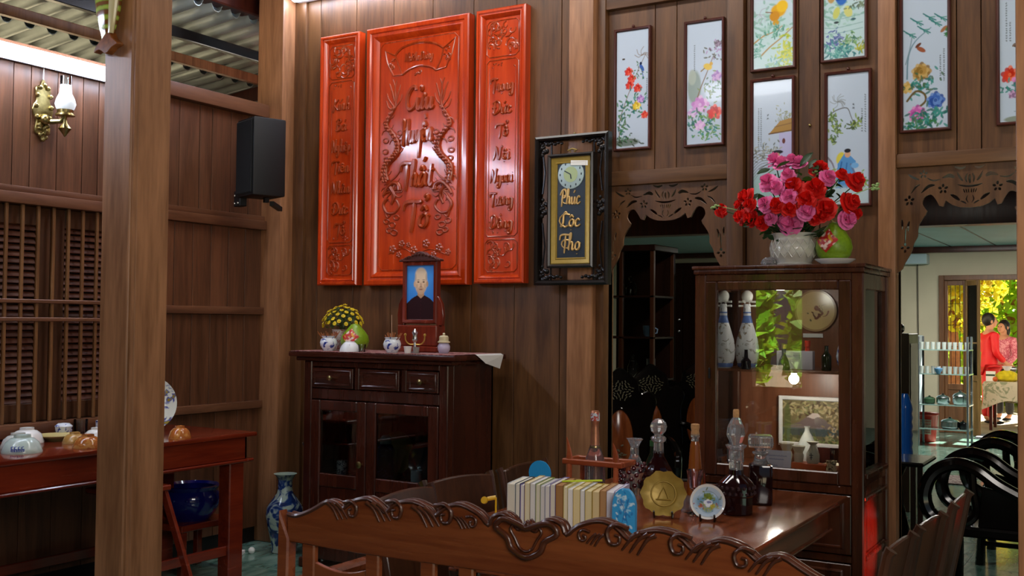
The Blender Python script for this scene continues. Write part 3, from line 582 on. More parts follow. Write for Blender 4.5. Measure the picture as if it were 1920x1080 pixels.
for (u, v, s) in ((745, 468, 8), (762, 458, 7), (785, 470, 8), (808, 458, 8), (832, 466, 8), (848, 474, 6), (757, 478, 6), (800, 480, 7), (775, 460, 5), (822, 478, 6)):
    cx, cz = q(u, v)
    for k in range(5): a = k * 1.257; fw.ball((cx + s * .0022 * math.cos(a), YF, cz + s * .0022 * math.sin(a)), s * .0018, 8, 5, (1, .5, 1))
    fw.ball((cx, YF - .002, cz), s * .0012, 8, 5)
fw.tube([(a, YF, c) for a, c in spline([q(738, 476), q(765, 466), q(790, 478), q(815, 468), q(850, 480)], 6)], .004, 5); fw.build('carved_blossom', M['carve'], t, kind='stuff')

# ---------------------------------------------------------------- wall clock in a black open frame
t = thing('wall_clock', 'tall black carved frame clock with gold lettering hanging on the post beside the doorway', 'clock', (-2.825, 5.42, 1.71))
w, h = .237, .862
MB().moulding(-w, w, 0, h, [(0, -.002), (0, -.05), (.012, -.055), (.024, -.05), (.03, -.036), (.03, -.002)]).build('outer_frame', M['blackwood'], t, 30)
fg = MB()
for sx in (-1, 1):
    for zz in (.06, h - .06, h * .52):
        for k in range(10):
            a = k * 2.4; r = .008 + .0035 * k; fg.ball((sx * (w - .052) + .011 * math.cos(a) * (k ** .5) * .8, -.03, zz + .02 * math.sin(a) * (k ** .5)), .011 + .006 * (k % 3) / 2, 8, 5, (1, .7, 1))
    for zz in (.045, h - .045):
        for k in range(5): fg.ball((sx * (w - .08 - .022 * k), -.03, zz + .006 * (k % 2)), .014 - .0012 * k, 8, 5, (1.2, .7, 1))
    for z0_, z1_ in ((.09, .36), (.53, h - .09)): fg.tube([(sx * (w - .045), -.03, z0_), (sx * (w - .06), -.03, (z0_ + z1_) / 2), (sx * (w - .045), -.03, z1_)], .006, 6)
for sx in (-1, 1):
    fg.bx(sx * .138 - .004, sx * .138 + .004, -.03, -.02, .03, h - .03)
fg.build('carved_fretwork', M['blackwood'], t, kind='stuff')
iw, z0, z1 = .147, .098, .752
MB().moulding(-iw, iw, z0, z1, [(0, -.004), (0, -.06), (.01, -.066), (.02, -.058)]).build('inner_frame', M['blackwood'], t, 30)
M['goldmat'] = plain('gold_mount', '#a3873c', .4, metal=.3, noise=.12, nscale=40); M['navy'] = plain('navy_board', '#1b2733', .35)
MB().moulding(-iw + .018, iw - .018, z0 + .018, z1 - .018, [(0, -.05), (.008, -.054), (.03, -.046), (.034, -.05), (.04, -.042)]).build('gold_mount', M['goldmat'], t, 30)
MB().bx(-iw + .006, iw - .006, -.04, -.008, z0 + .006, z1 - .006).build('backing_board', M['navy'], t)
M['dial'] = plain('dial', '#a9bdc0', .35); cx, cz = -.002, .632
dl = MB().lathe([(.0001, 0), (.083, 0), (.083, .004), (.078, .006), (.0001, .006)], (cx, -.040, cz), 32, MX.Rotation(PI / 2, 3, 'X')).build('dial', M['dial'], t, 30)
MB().lathe([(.0001, 0), (.045, 0), (.045, .001), (.0001, .001)], (cx, -.0462, cz), 24, MX.Rotation(PI / 2, 3, 'X')).build('dial_centre', plain('dial_centre', '#a9b98a', .4), dl)
hn = MB(); hn.bar((cx, -.048, cz), (cx - .04, -.048, cz + .022), .006, .001, (0, 1, 0)).bar((cx, -.049, cz), (cx + .004, -.049, cz - .026), .007, .001, (0, 1, 0))
for k in range(12): a = k * PI / 6; hn.ball((cx + .068 * math.sin(a), -.0465, cz + .068 * math.cos(a)), .0062, 6, 4, (.7, .3, 1.2))
hn.build('hour_markers_and_hands', plain('clock_ink', '#2a3a44', .5), dl, kind='stuff')
MB().box((.058, -.049, .694), (.118, .001, .028), (0, R(4), 0)).build('paper_strip', M['paper'], t)
M['goldtext'] = plain('gold_letters', '#caa669', .35, metal=.4)
for wd, cz, hh in (('Phu\'c', .462, .085), ('Lo^.c', .333, .085), ('Tho.', .198, .095)):
    l = MB(); hand(l, wd, -.004, cz, hh, -.043, .0058, .125, slant=.1); l.build('lettering', M['goldtext'], t, 50)
for (zc, s) in ((.49, .03), (.37, .045), (.235, .03)):
    l = MB(); l.tube([(-.03 + s * math.cos(a), -.042, zc + s * .8 * math.sin(a)) for a in [k * .55 + 1 for k in range(9)]], [.006, .002], 6); l.build('lettering_flourish', M['goldtext'], t, 50)
MB().tube([(-.012, -.03, z1 + .012), (-.03, -.03, z1 + .02), (0, -.03, z1 + .03), (.03, -.03, z1 + .02), (.012, -.03, z1 + .012)], .005, 6).build('gilt_crest', M['goldmat'], t)
# the post shows between clock frames, so the clock hangs on two hooks
MB().ball((0, -.004, h + .012), .008, 8, 6).build('hook', M['brass'], t)

# ---------------------------------------------------------------- porcelain wall pictures
PM = painted_mat('porcelain_print', .16, .3)
G1, G2, G3, TL, PK, RD, YL, PU, BL, BR = '#3f7a4a', '#6c9a52', '#2f6b66', '#3e8f86', '#d47cc0', '#cf2f22', '#e2c23a', '#9a6fb8', '#3f63b0', '#7a5c3c'
def art(kind):
    c = Cv(64, 190, '#bccadc', 1.5)
    if kind == 'red':
        c.line([(8, 185), (6, 150), (16, 120), (30, 90), (46, 60), (58, 40)], 1.6, BR, w2=.8); c.leaves(10, 150, 6, 14, 26, [G1, G3, '#5a6f50'], 5)
        for x, y in ((24, 66), (30, 78), (26, 88), (42, 94)): c.flower(x, y, 8, ['#d83a2c', '#b81e18', '#e8604a'])
        c.leaves(36, 118, 14, 10, 40, [TL, G3, G1], 5); c.flower(40, 122, 8, [YL, '#c9a020', '#f0e070']); c.flower(48, 112, 7, [PU, '#c9a0d8']); c.flower(56, 138, 7, [RD, '#e8604a'])
        c.blob(50, 62, 3, 7, BL, 1, -.6).line([(50, 66), (54, 80)], 1.4, BL).blob(48, 55, 2.5, 2.5, '#24324f'); c.blob(14, 45, 3, 1.5, '#4a4038'); c.twigs(50, 42, 6, 14, BR); c.leaves(44, 68, 9, 8, 14, ['#4a5a3a', G1], 3)
        c.blob(20, 180, 26, 6, '#54644c', .8).leaves(24, 178, 16, 4, 20, [G1, '#3a4a3a'], 4); c.chars(60, 80, 12, 2.2)
    elif kind == 'peony':
        c.blob(14, 100, 12, 26, '#7d8f80', .8).blob(10, 84, 7, 12, '#a8b2a8', .9); c.line([(10, 150), (22, 110), (36, 80), (50, 50)], 2.4, BR, w2=1); c.leaves(44, 100, 12, 12, 36, ['#4a6a48', '#7a8a50', G1], 4)
        c.leaves(50, 46, 8, 10, 20, ['#8a78a0', '#b090c0', '#5a5a4a'], 4); c.flower(54, 86, 9, [PU, '#c8a0d0']); c.flower(56, 36, 6, ['#6a5a6a', '#9a8aa0'])
        c.blob(38, 70, 8, 5, '#d8b63a', 1, .3).blob(44, 66, 3, 3, '#c89a28').line([(32, 72), (26, 76)], 2, '#8a7030')
        c.flower(24, 128, 15, ['#d89ad8', '#c47cc8', '#e8c0e8']); c.flower(10, 140, 9, ['#c8a0d8', '#e0c8e8']); c.flower(50, 142, 13, ['#d82a22', '#b8181a', '#f0604a'])
        c.leaves(28, 156, 16, 8, 46, [TL, G3, G1, G2], 5); c.flower(24, 160, 9, ['#d8a8e0', '#e8c8ea']); c.leaves(36, 174, 16, 5, 30, [TL, G2], 4); c.chars(14, 34, 14, 2.2)
    elif kind == 'bamboo':
        c.line([(6, 120), (8, 90), (18, 70), (40, 54)], 2.2, '#6a8a9a', w2=1).line([(4, 100), (10, 80), (14, 60)], 1.4, '#7a94a0')
        for x, y in ((20, 44), (38, 40), (30, 56), (46, 48), (10, 60), (54, 42)):
            for k in range(6): c.line([(x, y), (x + 9 * math.cos(k * .7 - .6), y + 6 * math.sin(k * .9))], 1.6, '#34787a' if k % 2 else '#5a9a90', w2=.4)
        c.blob(26, 82, 7, 3, '#9a5a40', 1, .5).blob(22, 76, 5, 2, '#6a4030', 1, -.6).blob(58, 58, 6, 2.5, '#a07050', 1, -.7); c.leaves(62, 62, 3, 3, 6, [G1], 4)
        c.flower(26, 112, 13, ['#b08a48', '#c8a868', '#8a6a30'], 22); c.flower(6, 132, 9, ['#c8a050', '#d8b870']); c.leaves(26, 128, 14, 6, 36, [TL, G3, '#4a6a4a'], 5)
        c.line([(6, 150), (18, 138), (30, 142), (32, 152), (22, 160)], 3, '#6a5a38'); c.flower(46, 152, 12, ['#3f66b8', '#6a8fd0', '#2f4f9a'], 20); c.flower(20, 168, 12, ['#c860b0', '#e090c8', '#a84898'], 20)
        c.leaves(44, 170, 12, 5, 26, [G3, TL], 5); c.leaves(22, 182, 16, 6, 60, [G3, TL, G1], 5); c.chars(58, 84, 15, 2.2).chars(53, 92, 11, 2.2)
    elif kind == 'edge':
        c.line([(30, 40), (50, 60), (60, 90)], 1.2, BR); c.chars(10, 34, 16, 2.4).chars(15, 60, 8, 2.4); c.blob(24, 92, 6, 2, '#5a4a44', 1, .3).blob(20, 90, 3, 1.4, '#7a6a60', 1, -.8)
        c.flower(14, 128, 12, ['#d8402a', '#b82a18', '#e8704a']); c.flower(28, 136, 11, ['#d890c8', '#c070b0']); c.leaves(20, 146, 9, 4, 20, [TL, G3], 4); c.flower(18, 154, 6, ['#c8a0c8', '#8a6a8a']); c.line([(20, 176), (40, 176)], 1, '#8a9aa8'); c.blob(24, 186, 18, 4, '#7a8468', .8)
    elif kind in ('yellow', 'blueboy'):
        c.a[:] = np.array(lin('#c4d2e0')[:3]); c.blob(30, 150, 40, 60, '#b9d6d6', .8, 0, .6); c.leaves(20, 120, 20, 14, 50, ['#a8ccc4', '#88b4a8'], 6)
        if kind == 'yellow':
            c.twigs(10, 106, 10, 16, '#a8aab8', .7); c.blob(40, 104, 12, 10, '#d8a41c', 1).blob(34, 112, 8, 8, '#c88a14').blob(46, 98, 9, 9, '#e8bc28'); c.line([(20, 104), (30, 106)], 1.4, '#7a4a30'); c.blob(36, 122, 5, 4, '#c89a28')
            c.line([(0, 150), (16, 140), (30, 136), (46, 128)], 2.4, '#b08a48', w2=1).line([(12, 170), (26, 158), (44, 146), (62, 132)], 2.6, '#a8884c', w2=1.4); c.leaves(34, 134, 10, 5, 20, ['#68a890', '#4a8a78'], 4)
            c.leaves(52, 170, 7, 12, 60, ['#b8c428', '#98b020', '#d0d040'], 5); c.leaves(6, 160, 5, 12, 20, ['#7ab0a0', '#5a9a8a'], 4); c.leaves(34, 182, 10, 5, 24, ['#6aa8b0', '#9ac0a0'], 4)
        else:
            c.blob(28, 100, 9, 12, '#3a6ec0', 1).blob(22, 96, 5, 9, '#2f5aa8').blob(12, 98, 6, 9, '#b89040', .9); c.poly([(50, 90), (62, 90), (62, 108), (50, 108)], '#8a6a48'); c.blob(20, 122, 5, 9, '#c8cc70', 1, .3).blob(38, 122, 6, 9, '#d0d080', 1, -.4)
            c.leaves(54, 116, 8, 4, 16, ['#5a6a5a', '#7a8a70'], 4); c.blob(20, 136, 4, 1.6, '#3a4448').blob(46, 134, 4, 1.6, '#4a6a70')
            c.leaves(18, 162, 8, 6, 40, ['#5a6aa8', '#4a5898', '#8088b8'], 4); c.leaves(40, 166, 9, 6, 34, ['#7aa868', '#4a7a60', '#90b080'], 4); c.leaves(22, 178, 16, 6, 50, ['#4a9490', '#7ab8b0', '#3a7a80'], 5); c.leaves(58, 176, 5, 4, 16, ['#b8b840', '#98a040'], 4)
            for yy in (130, 142, 150): c.line([(2, yy), (20, yy + 2), (60, yy - 2)], 1, '#8ab0b0')
    elif kind == 'hut':
        c.twigs(52, 62, 16, 12, '#8a8a70', .8).leaves(52, 54, 8, 8, 26, ['#a8ac90', '#8a9070'], 3); c.poly([(26, 80), (44, 62), (64, 58), (64, 78)], '#a8803c').line([(26, 80), (64, 77)], 2, '#6a4a28').line([(36, 70), (64, 66)], 1.2, '#7a5a30')
        c.poly([(42, 80), (64, 79), (64, 122), (44, 124)], '#b9b6dc').blob(50, 92, 2.5, 4, '#6a3a34'); c.leaves(16, 106, 12, 8, 40, ['#8a9088', '#a8aca0', '#6a7068'], 4)
        for k in range(9): c.line([(0, 110 + k * 5), (14, 104 + k * 4), (36, 108 + k * 3)], .9, '#7a7a78')
        c.blob(40, 108, 9, 3, '#2c2a30').blob(40, 113, 4, 4, '#c89a7a').blob(40, 124, 9, 9, '#6a5a78'); c.blob(30, 165, 44, 26, '#a9cfc6', .9, 0, .6); c.line([(14, 150), (26, 138), (40, 130)], 2, '#7a8a60').line([(10, 132), (30, 122), (44, 118)], 1.2, '#5a5a50')
        c.chars(9, 40, 22, 2.2).chars(13, 40, 20, 2.2); c.chars(24, 50, 2, 4, '#3a3c44', 1)
    elif kind == 'scholar':
        c.line([(0, 60), (14, 52), (30, 50), (36, 62), (40, 72)], 1.6, '#5a544c', w2=.9).line([(0, 120), (8, 130), (14, 150)], 3, '#8a8694', w2=2); c.twigs(16, 40, 12, 12, '#7a7c78', .8)
        for x, y in ((10, 72), (16, 80), (8, 92), (40, 76), (46, 72), (6, 60)): c.leaves(x, y, 4, 4, 12, ['#5a7a3a', '#8aa048', '#4a5a30'], 4)
        c.blob(20, 122, 6, 9, '#d8cc50', 1, .4); c.poly([(16, 130), (26, 116), (36, 120), (44, 128), (40, 140), (44, 166), (12, 166)], '#5a96d0'); c.line([(22, 128), (18, 150), (20, 166)], 2, '#3a6aa8').line([(30, 130), (28, 150), (30, 166)], 2, '#3f74b4').line([(36, 132), (44, 150), (50, 164)], 3, '#6a7aa0')
        c.blob(31, 117, 4.5, 5, '#d8a888').blob(31, 112, 5, 3, '#2a2a30').blob(42, 134, 6, 4, '#78aee0'); c.leaves(52, 160, 7, 6, 34, ['#8aa860', '#b0b868', '#6a8a50'], 4); c.leaves(8, 156, 5, 8, 24, ['#a8b870', '#88a060'], 4)
        c.blob(30, 180, 40, 16, '#bcd2d8', .8, 0, .5); c.chars(58, 32, 16, 2.6).chars(53, 52, 10, 2.6); c.chars(40, 44, 2, 4, '#3a3c44', 1)
    return c
def wall_picture(label, kind, x0, x1, z0, z1, fw=.016):
    t = thing('porcelain_picture', label, 'picture', ((x0 + x1) / 2, 5.51, z0), 0, 'framed porcelain pictures over the doorways'); w, h = (x1 - x0) / 2, z1 - z0
    MB().moulding(-w, w, 0, h, [(0, 0), (0, -.024), (.004, -.028), (fw * .7, -.026), (fw, -.018), (fw, -.002)]).build('frame', M['frame_dark'], t, 30)
    canvas('porcelain_plaque', art(kind), -w + fw - .002, w - fw + .002, fw - .002, h - fw + .002, -.016, PM, t)
    MB().bx(-w + .003, w - .003, -.014, -.001, .003, h - .003).build('backing', M['frame_dark'], t)
    MB().ball((0, -.008, h + .012), .009, 8, 6).build('hook', M['frame_dark'], t)
wall_picture('framed porcelain plaque of red and yellow blossoms, next to the black clock', 'red', -2.613, -2.387, 2.473, 3.17)
wall_picture('framed porcelain plaque of pink peonies with a yellow bird, over the first doorway', 'peony', -2.187, -1.957, 2.462, 3.158)
wall_picture('framed porcelain plaque of a yellow robed figure among pale hills, above the hut plaque', 'yellow', -1.811, -1.569, 2.836, 3.53)
wall_picture('framed porcelain plaque of a figure in blue and pale trousers, above the scholar plaque', 'blueboy', -1.44, -1.205, 2.842, 3.54)
wall_picture('framed porcelain plaque of a thatched hut under bare trees, behind the pink roses', 'hut', -1.811, -1.575, 2.1, 2.796)
wall_picture('framed porcelain plaque of a scholar in a light blue robe, behind the red roses', 'scholar', -1.42, -1.186, 2.095, 2.79)
wall_picture('framed porcelain plaque of bamboo with blue and pink chrysanthemums', 'bamboo', -1.05, -.813, 2.447, 3.17)
wall_picture('framed porcelain plaque of one red and one pink bloom, partly behind the right post', 'edge', -.612, -.385, 2.447, 3.17)
for x, z in ((-1.5, 2.53),): tag(MB().ball((x, 5.505, z), .008, 8, 6).build('wall_nail', M['brass']), 'small round nail head between the hut and scholar plaques', 'nail')

# ---------------------------------------------------------------- speaker, wall lamp, tubes, fish
t = thing('loudspeaker', 'black box loudspeaker hanging high in the corner', 'speaker', (-4.83, 4.95, 2.27), R(-20)); 
MB().bx(-.115, .125, -.1, .12, 0, .49).build('cabinet', M['blackplastic'], t, bevel=.012, seg=2)
MB().bx(-.103, .113, -.112, -.1, .015, .475).build('grille', M['blackcloth'], t, bevel=.006)
br = MB().bar((-.02, .1, -.03), (-.3, .3, -.03), .03, .03).bar((0, .05, -.03), (0, .05, .01), .03, .03).build('bracket', M['blackplastic'], t, bevel=.002)
MB().box((-.16, -.05, .0), (.09, .05, .1)).build('bracket_plate', M['blackplastic'], br, bevel=.004)
for i in range(4): MB().ball((-.185 + .05 * (i % 2), -.078, -.03 + .05 * (i // 2)), .008, 8, 5).build('bolt', M['chrome'], br)

t = thing('oil_style_wall_lamp', 'brass wall lamp with a white glass chimney beside the tube light', 'lamp', (-5.2, 3.66, 2.46))
bk = [(math.cos(a) * (.055 + .012 * math.cos(8 * a)), .17 + math.sin(a) * (.16 + .014 * math.cos(8 * a))) for a in [2 * PI * k / 40 for k in range(40)]]
MB().prism(bk, .0, .016, 'x').build('back_plate', M['brass'], t, 30, .004)
sw = MB()
for k in range(12): a = k * PI / 6; sw.ball((.02, .046 * math.cos(a), .19 + .12 * math.sin(a)), .014, 8, 5)
for k in range(7): sw.ball((.02, .02 * math.sin(k * 2.2), .01 + .012 * k), .012, 8, 5)
sw.build('cast_scrolls', M['brass'], t, kind='stuff')
MB().tube([(.01, 0, .12), (.05, .03, .11), (.08, .06, .115), (.1, .07, .14)], [.016, .012], 8).ball((.03, 0, .12), .03, 10, 7).build('arm', M['brass'], t)
MB().lathe([(.003, -.09), (.012, -.075), (.035, -.045), (.012, -.015), (.01, .03)], (.1, .075, .12), 14).build('pendant', M['brass'], t)
MB().lathe([(.02, 0), (.052, .006), (.05, .014), (.042, .02), (.044, .05), (.04, .052)], (.1, .075, .14), 22).build('gallery', M['brass'], t)
M['opal'] = plain('opal_glass', '#e8eef2', .2, emit='#dfeaf5', es=.5)
MB().lathe([(.034, 0), (.048, .02), (.056, .045), (.048, .075), (.033, .105), (.03, .15)], (.1, .075, .165), 22).build('chimney', M['opal'], t)
MB().lathe([(.03, .15), (.03, .2), (.027, .2), (.027, .15)], (.1, .075, .165), 22).build('clear_chimney_top', M['pane'], t)
MB().tube([(.01, 0, .33), (.012, 0, .4), (.02, .005, .47)], .003, 6).build('cord', M['white'], t)
M['tube'] = plain('tube_glow', '#ffffff', .3, emit='#dce8ff', es=46)
def tube_light(label, a, b, off):
    t = thing('tube_light', label, 'light', a, 0, 'fluorescent tube lights'); d = V(b) - V(a); o = V(off); L = d.length; d.normalize()
    MB().bar(V((0, 0, 0)) + o, d * L + o, .05, .06).build('batten', plain('white_metal', '#cfd6e4', .4), t, bevel=.006)
    MB().tube([d * .02, d * (L - .02)], .04, 14).build('tube', M['tube'], t)
    for q in (0, L - .03): MB().bar(d * q, d * (q + .03), .045, .045).build('end_cap', M['white'], t, bevel=.004)
tube_light('long glowing white tube light along the top of the left wall', (-5.085, 2.72, 2.885), (-5.085, 4.2, 2.885), (-.045, 0, .0))
tube_light('second glowing tube light on the left wall, outside the left picture edge', (-5.085, 1.2, 2.885), (-5.085, 2.68, 2.885), (-.045, 0, .0))
tube_light('glowing tube light above the carved red boards, mostly above the picture edge', (-5.0, 5.41, 3.70), (-3.75, 5.41, 3.70), (0, .05, 0))

t = thing('ceramic_fish', 'green and brown striped ceramic fish hanging on the front post', 'ornament', (-3.672, 2.905, 2.60)); t.scale = (1.3, 1.15, 1.1)
def fish_mat():
    m, tt, b = mat_new('fish_glaze'); N = tt.nodes.new; L = tt.links.new; tc = N('ShaderNodeTexCoord'); wv = N('ShaderNodeTexWave'); wv.bands_direction = 'Z'; wv.inputs['Scale'].default_value = 9; wv.inputs['Distortion'].default_value = 2.2; wv.inputs['Detail Scale'].default_value = 2
    L(tc.outputs['Object'], wv.inputs['Vector']); cr = N('ShaderNodeValToRGB'); e = cr.color_ramp.elements; e[0].position = .3; e[0].color = lin('#7a4a20'); e[1].position = .62; e[1].color = lin('#7f9a34'); q = e.new(.9); q.color = lin('#a8b84a'); L(wv.outputs[0], cr.inputs[0]); L(cr.outputs[0], b.inputs['Base Color']); b.inputs['Roughness'].default_value = .12; return m
fm = fish_mat(); prof = [(.028, .02), (.026, .05), (.034, .085), (.048, .13), (.055, .18), (.056, .23), (.05, .29), (.04, .34), (.022, .39), (.004, .41)]
MB().lathe(prof, (-.012, -.01, 0), 18, MX.Diagonal(V((1, .55, 1))), lambda a, k: 1.0).build('body', fm, t)
MB().prism(spline([(-.02, .045), (-.048, .018), (-.056, -.004), (-.03, .004), (0, -.014), (.03, .006), (.056, .018), (.03, .042), (.012, .07)], 4, True), -.03, 0, 'y').build('tail', plain('fish_tail', '#8a4f26', .15, noise=.3, nscale=60), t, bevel=.004)
MB().tube(spline([(.022, -.028, .06), (.03, -.03, .12), (.036, -.03, .2), (.04, -.03, .28)], 5), [.011, .017, .024], 10, flat=.7).build('belly', plain('fish_belly', '#c9b98a', .15), t)
MB().ball((.03, -.05, .3), .012, 10, 6).build('eye', plain('fish_eye', '#232a5a', .1), t)
# ---------------------------------------------------------------- altar cabinet under the boards
t = thing('altar_cabinet', 'dark red-brown wooden cabinet with three small drawers and two glass doors under the carved boards', 'cabinet', (-3.9, 5.2, 0))
CB, CX = M['cabinet'], M['cabinet_x']; w = .53
MB().bx(-.615, .61, -.30, .25, 1.275, 1.306).bx(-.575, .57, -.275, .24, 1.25, 1.275).build('top', CX, t, bevel=.008, seg=2)
b = MB().bx(-w, -w + .06, -.25, -.19, .06, 1.25).bx(w - .06, w, -.25, -.19, .06, 1.25)
b.bx(-w + .06, w - .06, -.245, -.2, 1.215, 1.25).bx(-w + .06, w - .06, -.245, -.2, 1.02, 1.085).bx(-w + .06, w - .06, -.245, -.2, .06, .2).bx(-.125 - .018, -.125 + .018, -.245, -.2, 1.085, 1.215).bx(.2, .24, -.245, -.2, 1.085, 1.215)
b.build('face_frame', CB, t, bevel=.005)
bd = MB().bx(-w, -w + .02, -.19, .23, .06, 1.25).bx(w - .02, w, -.19, .23, .06, 1.25).bx(-w, w, .21, .23, .06, 1.25).bx(-w + .02, w - .02, -.19, .21, 1.04, 1.06).bx(-w + .02, w - .02, -.19, .21, .525, .545).bx(-w + .02, w - .02, -.19, .21, .06, .08)
bd.build('carcass', CB, t, bevel=.002)
MB().bx(-.55, -.45, -.26, -.16, 0, .06).build('foot', CB, t, bevel=.008); MB().bx(.45, .55, -.26, -.16, 0, .06).build('foot', CB, t, bevel=.008); MB().bx(-.55, -.45, .13, .23, 0, .06).build('foot', CB, t, bevel=.008); MB().bx(.45, .55, .13, .23, 0, .06).build('foot', CB, t, bevel=.008)
for x0, x1, knob in ((-.465, -.15, 1), (-.1, .19, 0), (.245, .465, 1)):
    d = MB().bx(x0, x1, -.252, -.1, 1.09, 1.21).moulding(x0 + .012, x1 - .012, 1.1, 1.2, [(0, -.252), (.004, -.259), (.01, -.259), (.016, -.253)]).build('drawer' if knob else 'drawer_panel', CX, t, bevel=.002)
    if knob: MB().lathe([(.006, 0), (.006, .012), (.016, .02), (.016, .027), (.004, .032)], ((x0 + x1) / 2, -.255, 1.15), 14, MX.Rotation(PI / 2, 3, 'X')).build('knob', M['brass'], d)
for i, (x0, x1) in enumerate(((-.468, -.047), (-.043, .468))):
    d = MB().bx(x0, x0 + .07, -.255, -.225, .205, 1.015).bx(x1 - .07, x1, -.255, -.225, .205, 1.015).bx(x0 + .07, x1 - .07, -.255, -.225, .955, 1.015).bx(x0 + .07, x1 - .07, -.255, -.225, .5, .578).bx(x0 + .07, x1 - .07, -.255, -.225, .205, .28).build('door', CB, t, bevel=.005)
    MB().bx(x0 + .07, x1 - .07, -.242, -.238, .578, .955).build('glass', M['pane'], d, smooth=0)
    MB().bx(x0 + .07, x1 - .07, -.245, -.232, .28, .5).build('door_panel', CB, d, bevel=.004)
    if i == 0: MB().lathe([(.006, 0), (.006, .01), (.019, .018), (.02, .024), (.006, .03)], (x1 - .03, -.256, .652), 16, MX.Rotation(PI / 2, 3, 'X')).build('knob', M['brass'], d)
AT = 1.306
cl = patch('runner_cloth', '#6a1f2a', '#b48a80', .8, 45, .52)
def runner():
    b = MB(); n = 30; vs = []; fs = []
    for i in range(n + 1):
        x = -4.50 + 1.2 * i / n; vs += [(x, 4.905, AT - .0 + .004), (x, 5.40, AT + .004), (x, 5.40, AT + .001), (x, 4.905, AT + .001)]
    for i in range(n): fs += [(i * 4 + j, i * 4 + (j + 1) % 4, i * 4 + 4 + (j + 1) % 4, i * 4 + 4 + j) for j in range(4)]
    return b.add(vs, fs)
tr = tag(runner().build('altar_runner', cl), 'dark red patterned cloth runner covering the top of the altar cabinet', 'cloth')
MB().add([(-3.30, 5.12, AT + .004), (-3.285, 5.12, AT - .004), (-3.278, 5.20, AT - .05), (-3.28, 5.36, AT - .085), (-3.28, 5.40, AT - .005), (-3.30, 5.40, AT + .004)], [(0, 1, 5), (1, 4, 5), (1, 2, 4), (2, 3, 4)]).build('hanging_corner', M['white'], tr, smooth=0)
tr.children[0]['label'] = 'plain white hanging corner of the runner'
AT += .005
# portrait
t = thing('portrait_frame', 'framed portrait photograph of an elderly bald person in dark clothes on a blue ground', 'picture', (-3.775, 5.25, AT))
FR = wood('portrait_wood', '#5a1c10', '#7c2c18', 'z', .22, coat=.4)
MB().bx(-.16, .16, -.06, .06, 0, .035).bx(-.145, .145, -.045, .05, .035, .16).build('plinth', FR, t, bevel=.006)
wing = [(.12, .16), (.165, .16), (.17, .22), (.16, .29), (.135, .33), (.12, .34)]
[MB().prism([(sg * a, c) for a, c in wing[::sg]], -.012, .012).build('side_wing', FR, t, bevel=.003) for sg in (1, -1)]
MB().moulding(-.127, .127, .17, .545, [(0, .02), (0, -.018), (.006, -.026), (.022, -.022), (.026, -.01)]).bx(-.12, .12, .0, .02, .175, .54).build('frame', FR, t, 30)
cr = [(-.15, .545), (-.15, .557), (-.12, .565), (-.09, .578), (-.06, .58), (-.03, .6), (0, .607), (.03, .6), (.06, .58), (.09, .578), (.12, .565), (.15, .557), (.15, .545)]
MB().prism(cr, -.025, .02).build('carved_crest', M['frame_dark'], t, bevel=.003)
b = MB()
for k in range(11): b.ball((-.125 + .025 * k, -.027, .556 + .03 * math.sin(PI * k / 10)), .0085, 8, 5)
b.tube([(-.145, -.027, .55), (.145, -.027, .55)], .006, 6); b.build('crest_beads', M['frame_dark'], t, kind='stuff')
c = Cv(90, 132, '#2f86e4'); c.blob(45, 30, 60, 50, '#55a6f2', .6, 0, .9)
c.poly([(0, 132), (0, 92), (16, 80), (34, 72), (45, 78), (56, 72), (74, 80), (90, 92), (90, 132)], '#2a1016').poly([(34, 72), (36, 60), (54, 60), (56, 72), (45, 80)], '#c49a76')
c.blob(45, 40, 20, 28, '#eccaa6').blob(45, 22, 18.5, 17, '#f2d8b8').blob(25, 45, 3.5, 7, '#e0b896').blob(65, 45, 3.5, 7, '#c89c7a').blob(45, 60, 13, 8, '#cca684', .7)
for sx in (-1, 1): c.blob(45 + sx * 8.5, 40, 3.4, 1.5, '#4a3026').blob(45 + sx * 8.5, 35, 5, 1.1, '#a08468', .8).blob(45 + sx * 13, 50, 3, 6, '#c09a7a', .5)
c.blob(45, 47, 2.4, 5, '#c4977a', .7).blob(45, 51.5, 4, 1.6, '#a87a60', .8).blob(45, 58, 6, 1.5, '#9a5a4c', .9).blob(28, 28, 3, 9, '#a89a90', .5).blob(62, 28, 3, 9, '#a89a90', .5)
for k in range(5): c.line([(45, 84 + k * 10), (45, 88 + k * 10)], 1.5, '#4a2430')
canvas('photograph', c, -.103, .103, .195, .521, -.006, painted_mat('photo_print', .3), t)

BW = patch('blue_white_ware', '#dfe4ea', '#2a3f9a', .12, 22, .56, '#1a2a70')
def lathe_thing(name, label, cat, loc, prof, mat, group=None, n=24, rz=0, fx=None):
    t = thing(name, label, cat, loc, rz, group); MB().lathe(prof, (0, 0, 0), n, None, fx).build('body', mat, t, 40); return t
censer = [(.03, 0), (.034, .008), (.05, .03), (.053, .05), (.046, .07), (.04, .078), (.047, .09), (.042, .09), (.036, .078), (.04, .06), (.0001, .05)]
def incense(t, n, r, seed):
    q = random.Random(seed); b = MB()
    for i in range(n): a = q.uniform(0, 6.3); d = q.uniform(.1, 1) * r; b.tube([(d * .5 * math.cos(a), d * .5 * math.sin(a), .05), (d * 1.5 * math.cos(a), d * 1.5 * math.sin(a), .1 + q.uniform(0, .02))], .0022, 4)
    b.build('spent_incense_stubs', plain('stubs', '#9a5a2e', .7), t, kind='stuff')
t = lathe_thing('incense_bowl', 'blue and white incense bowl at the altar left end, before the yellow flowers', 'bowl', (-4.30, 5.02, AT), censer, BW, 'incense bowls on the altar'); incense(t, 26, .05, 1)
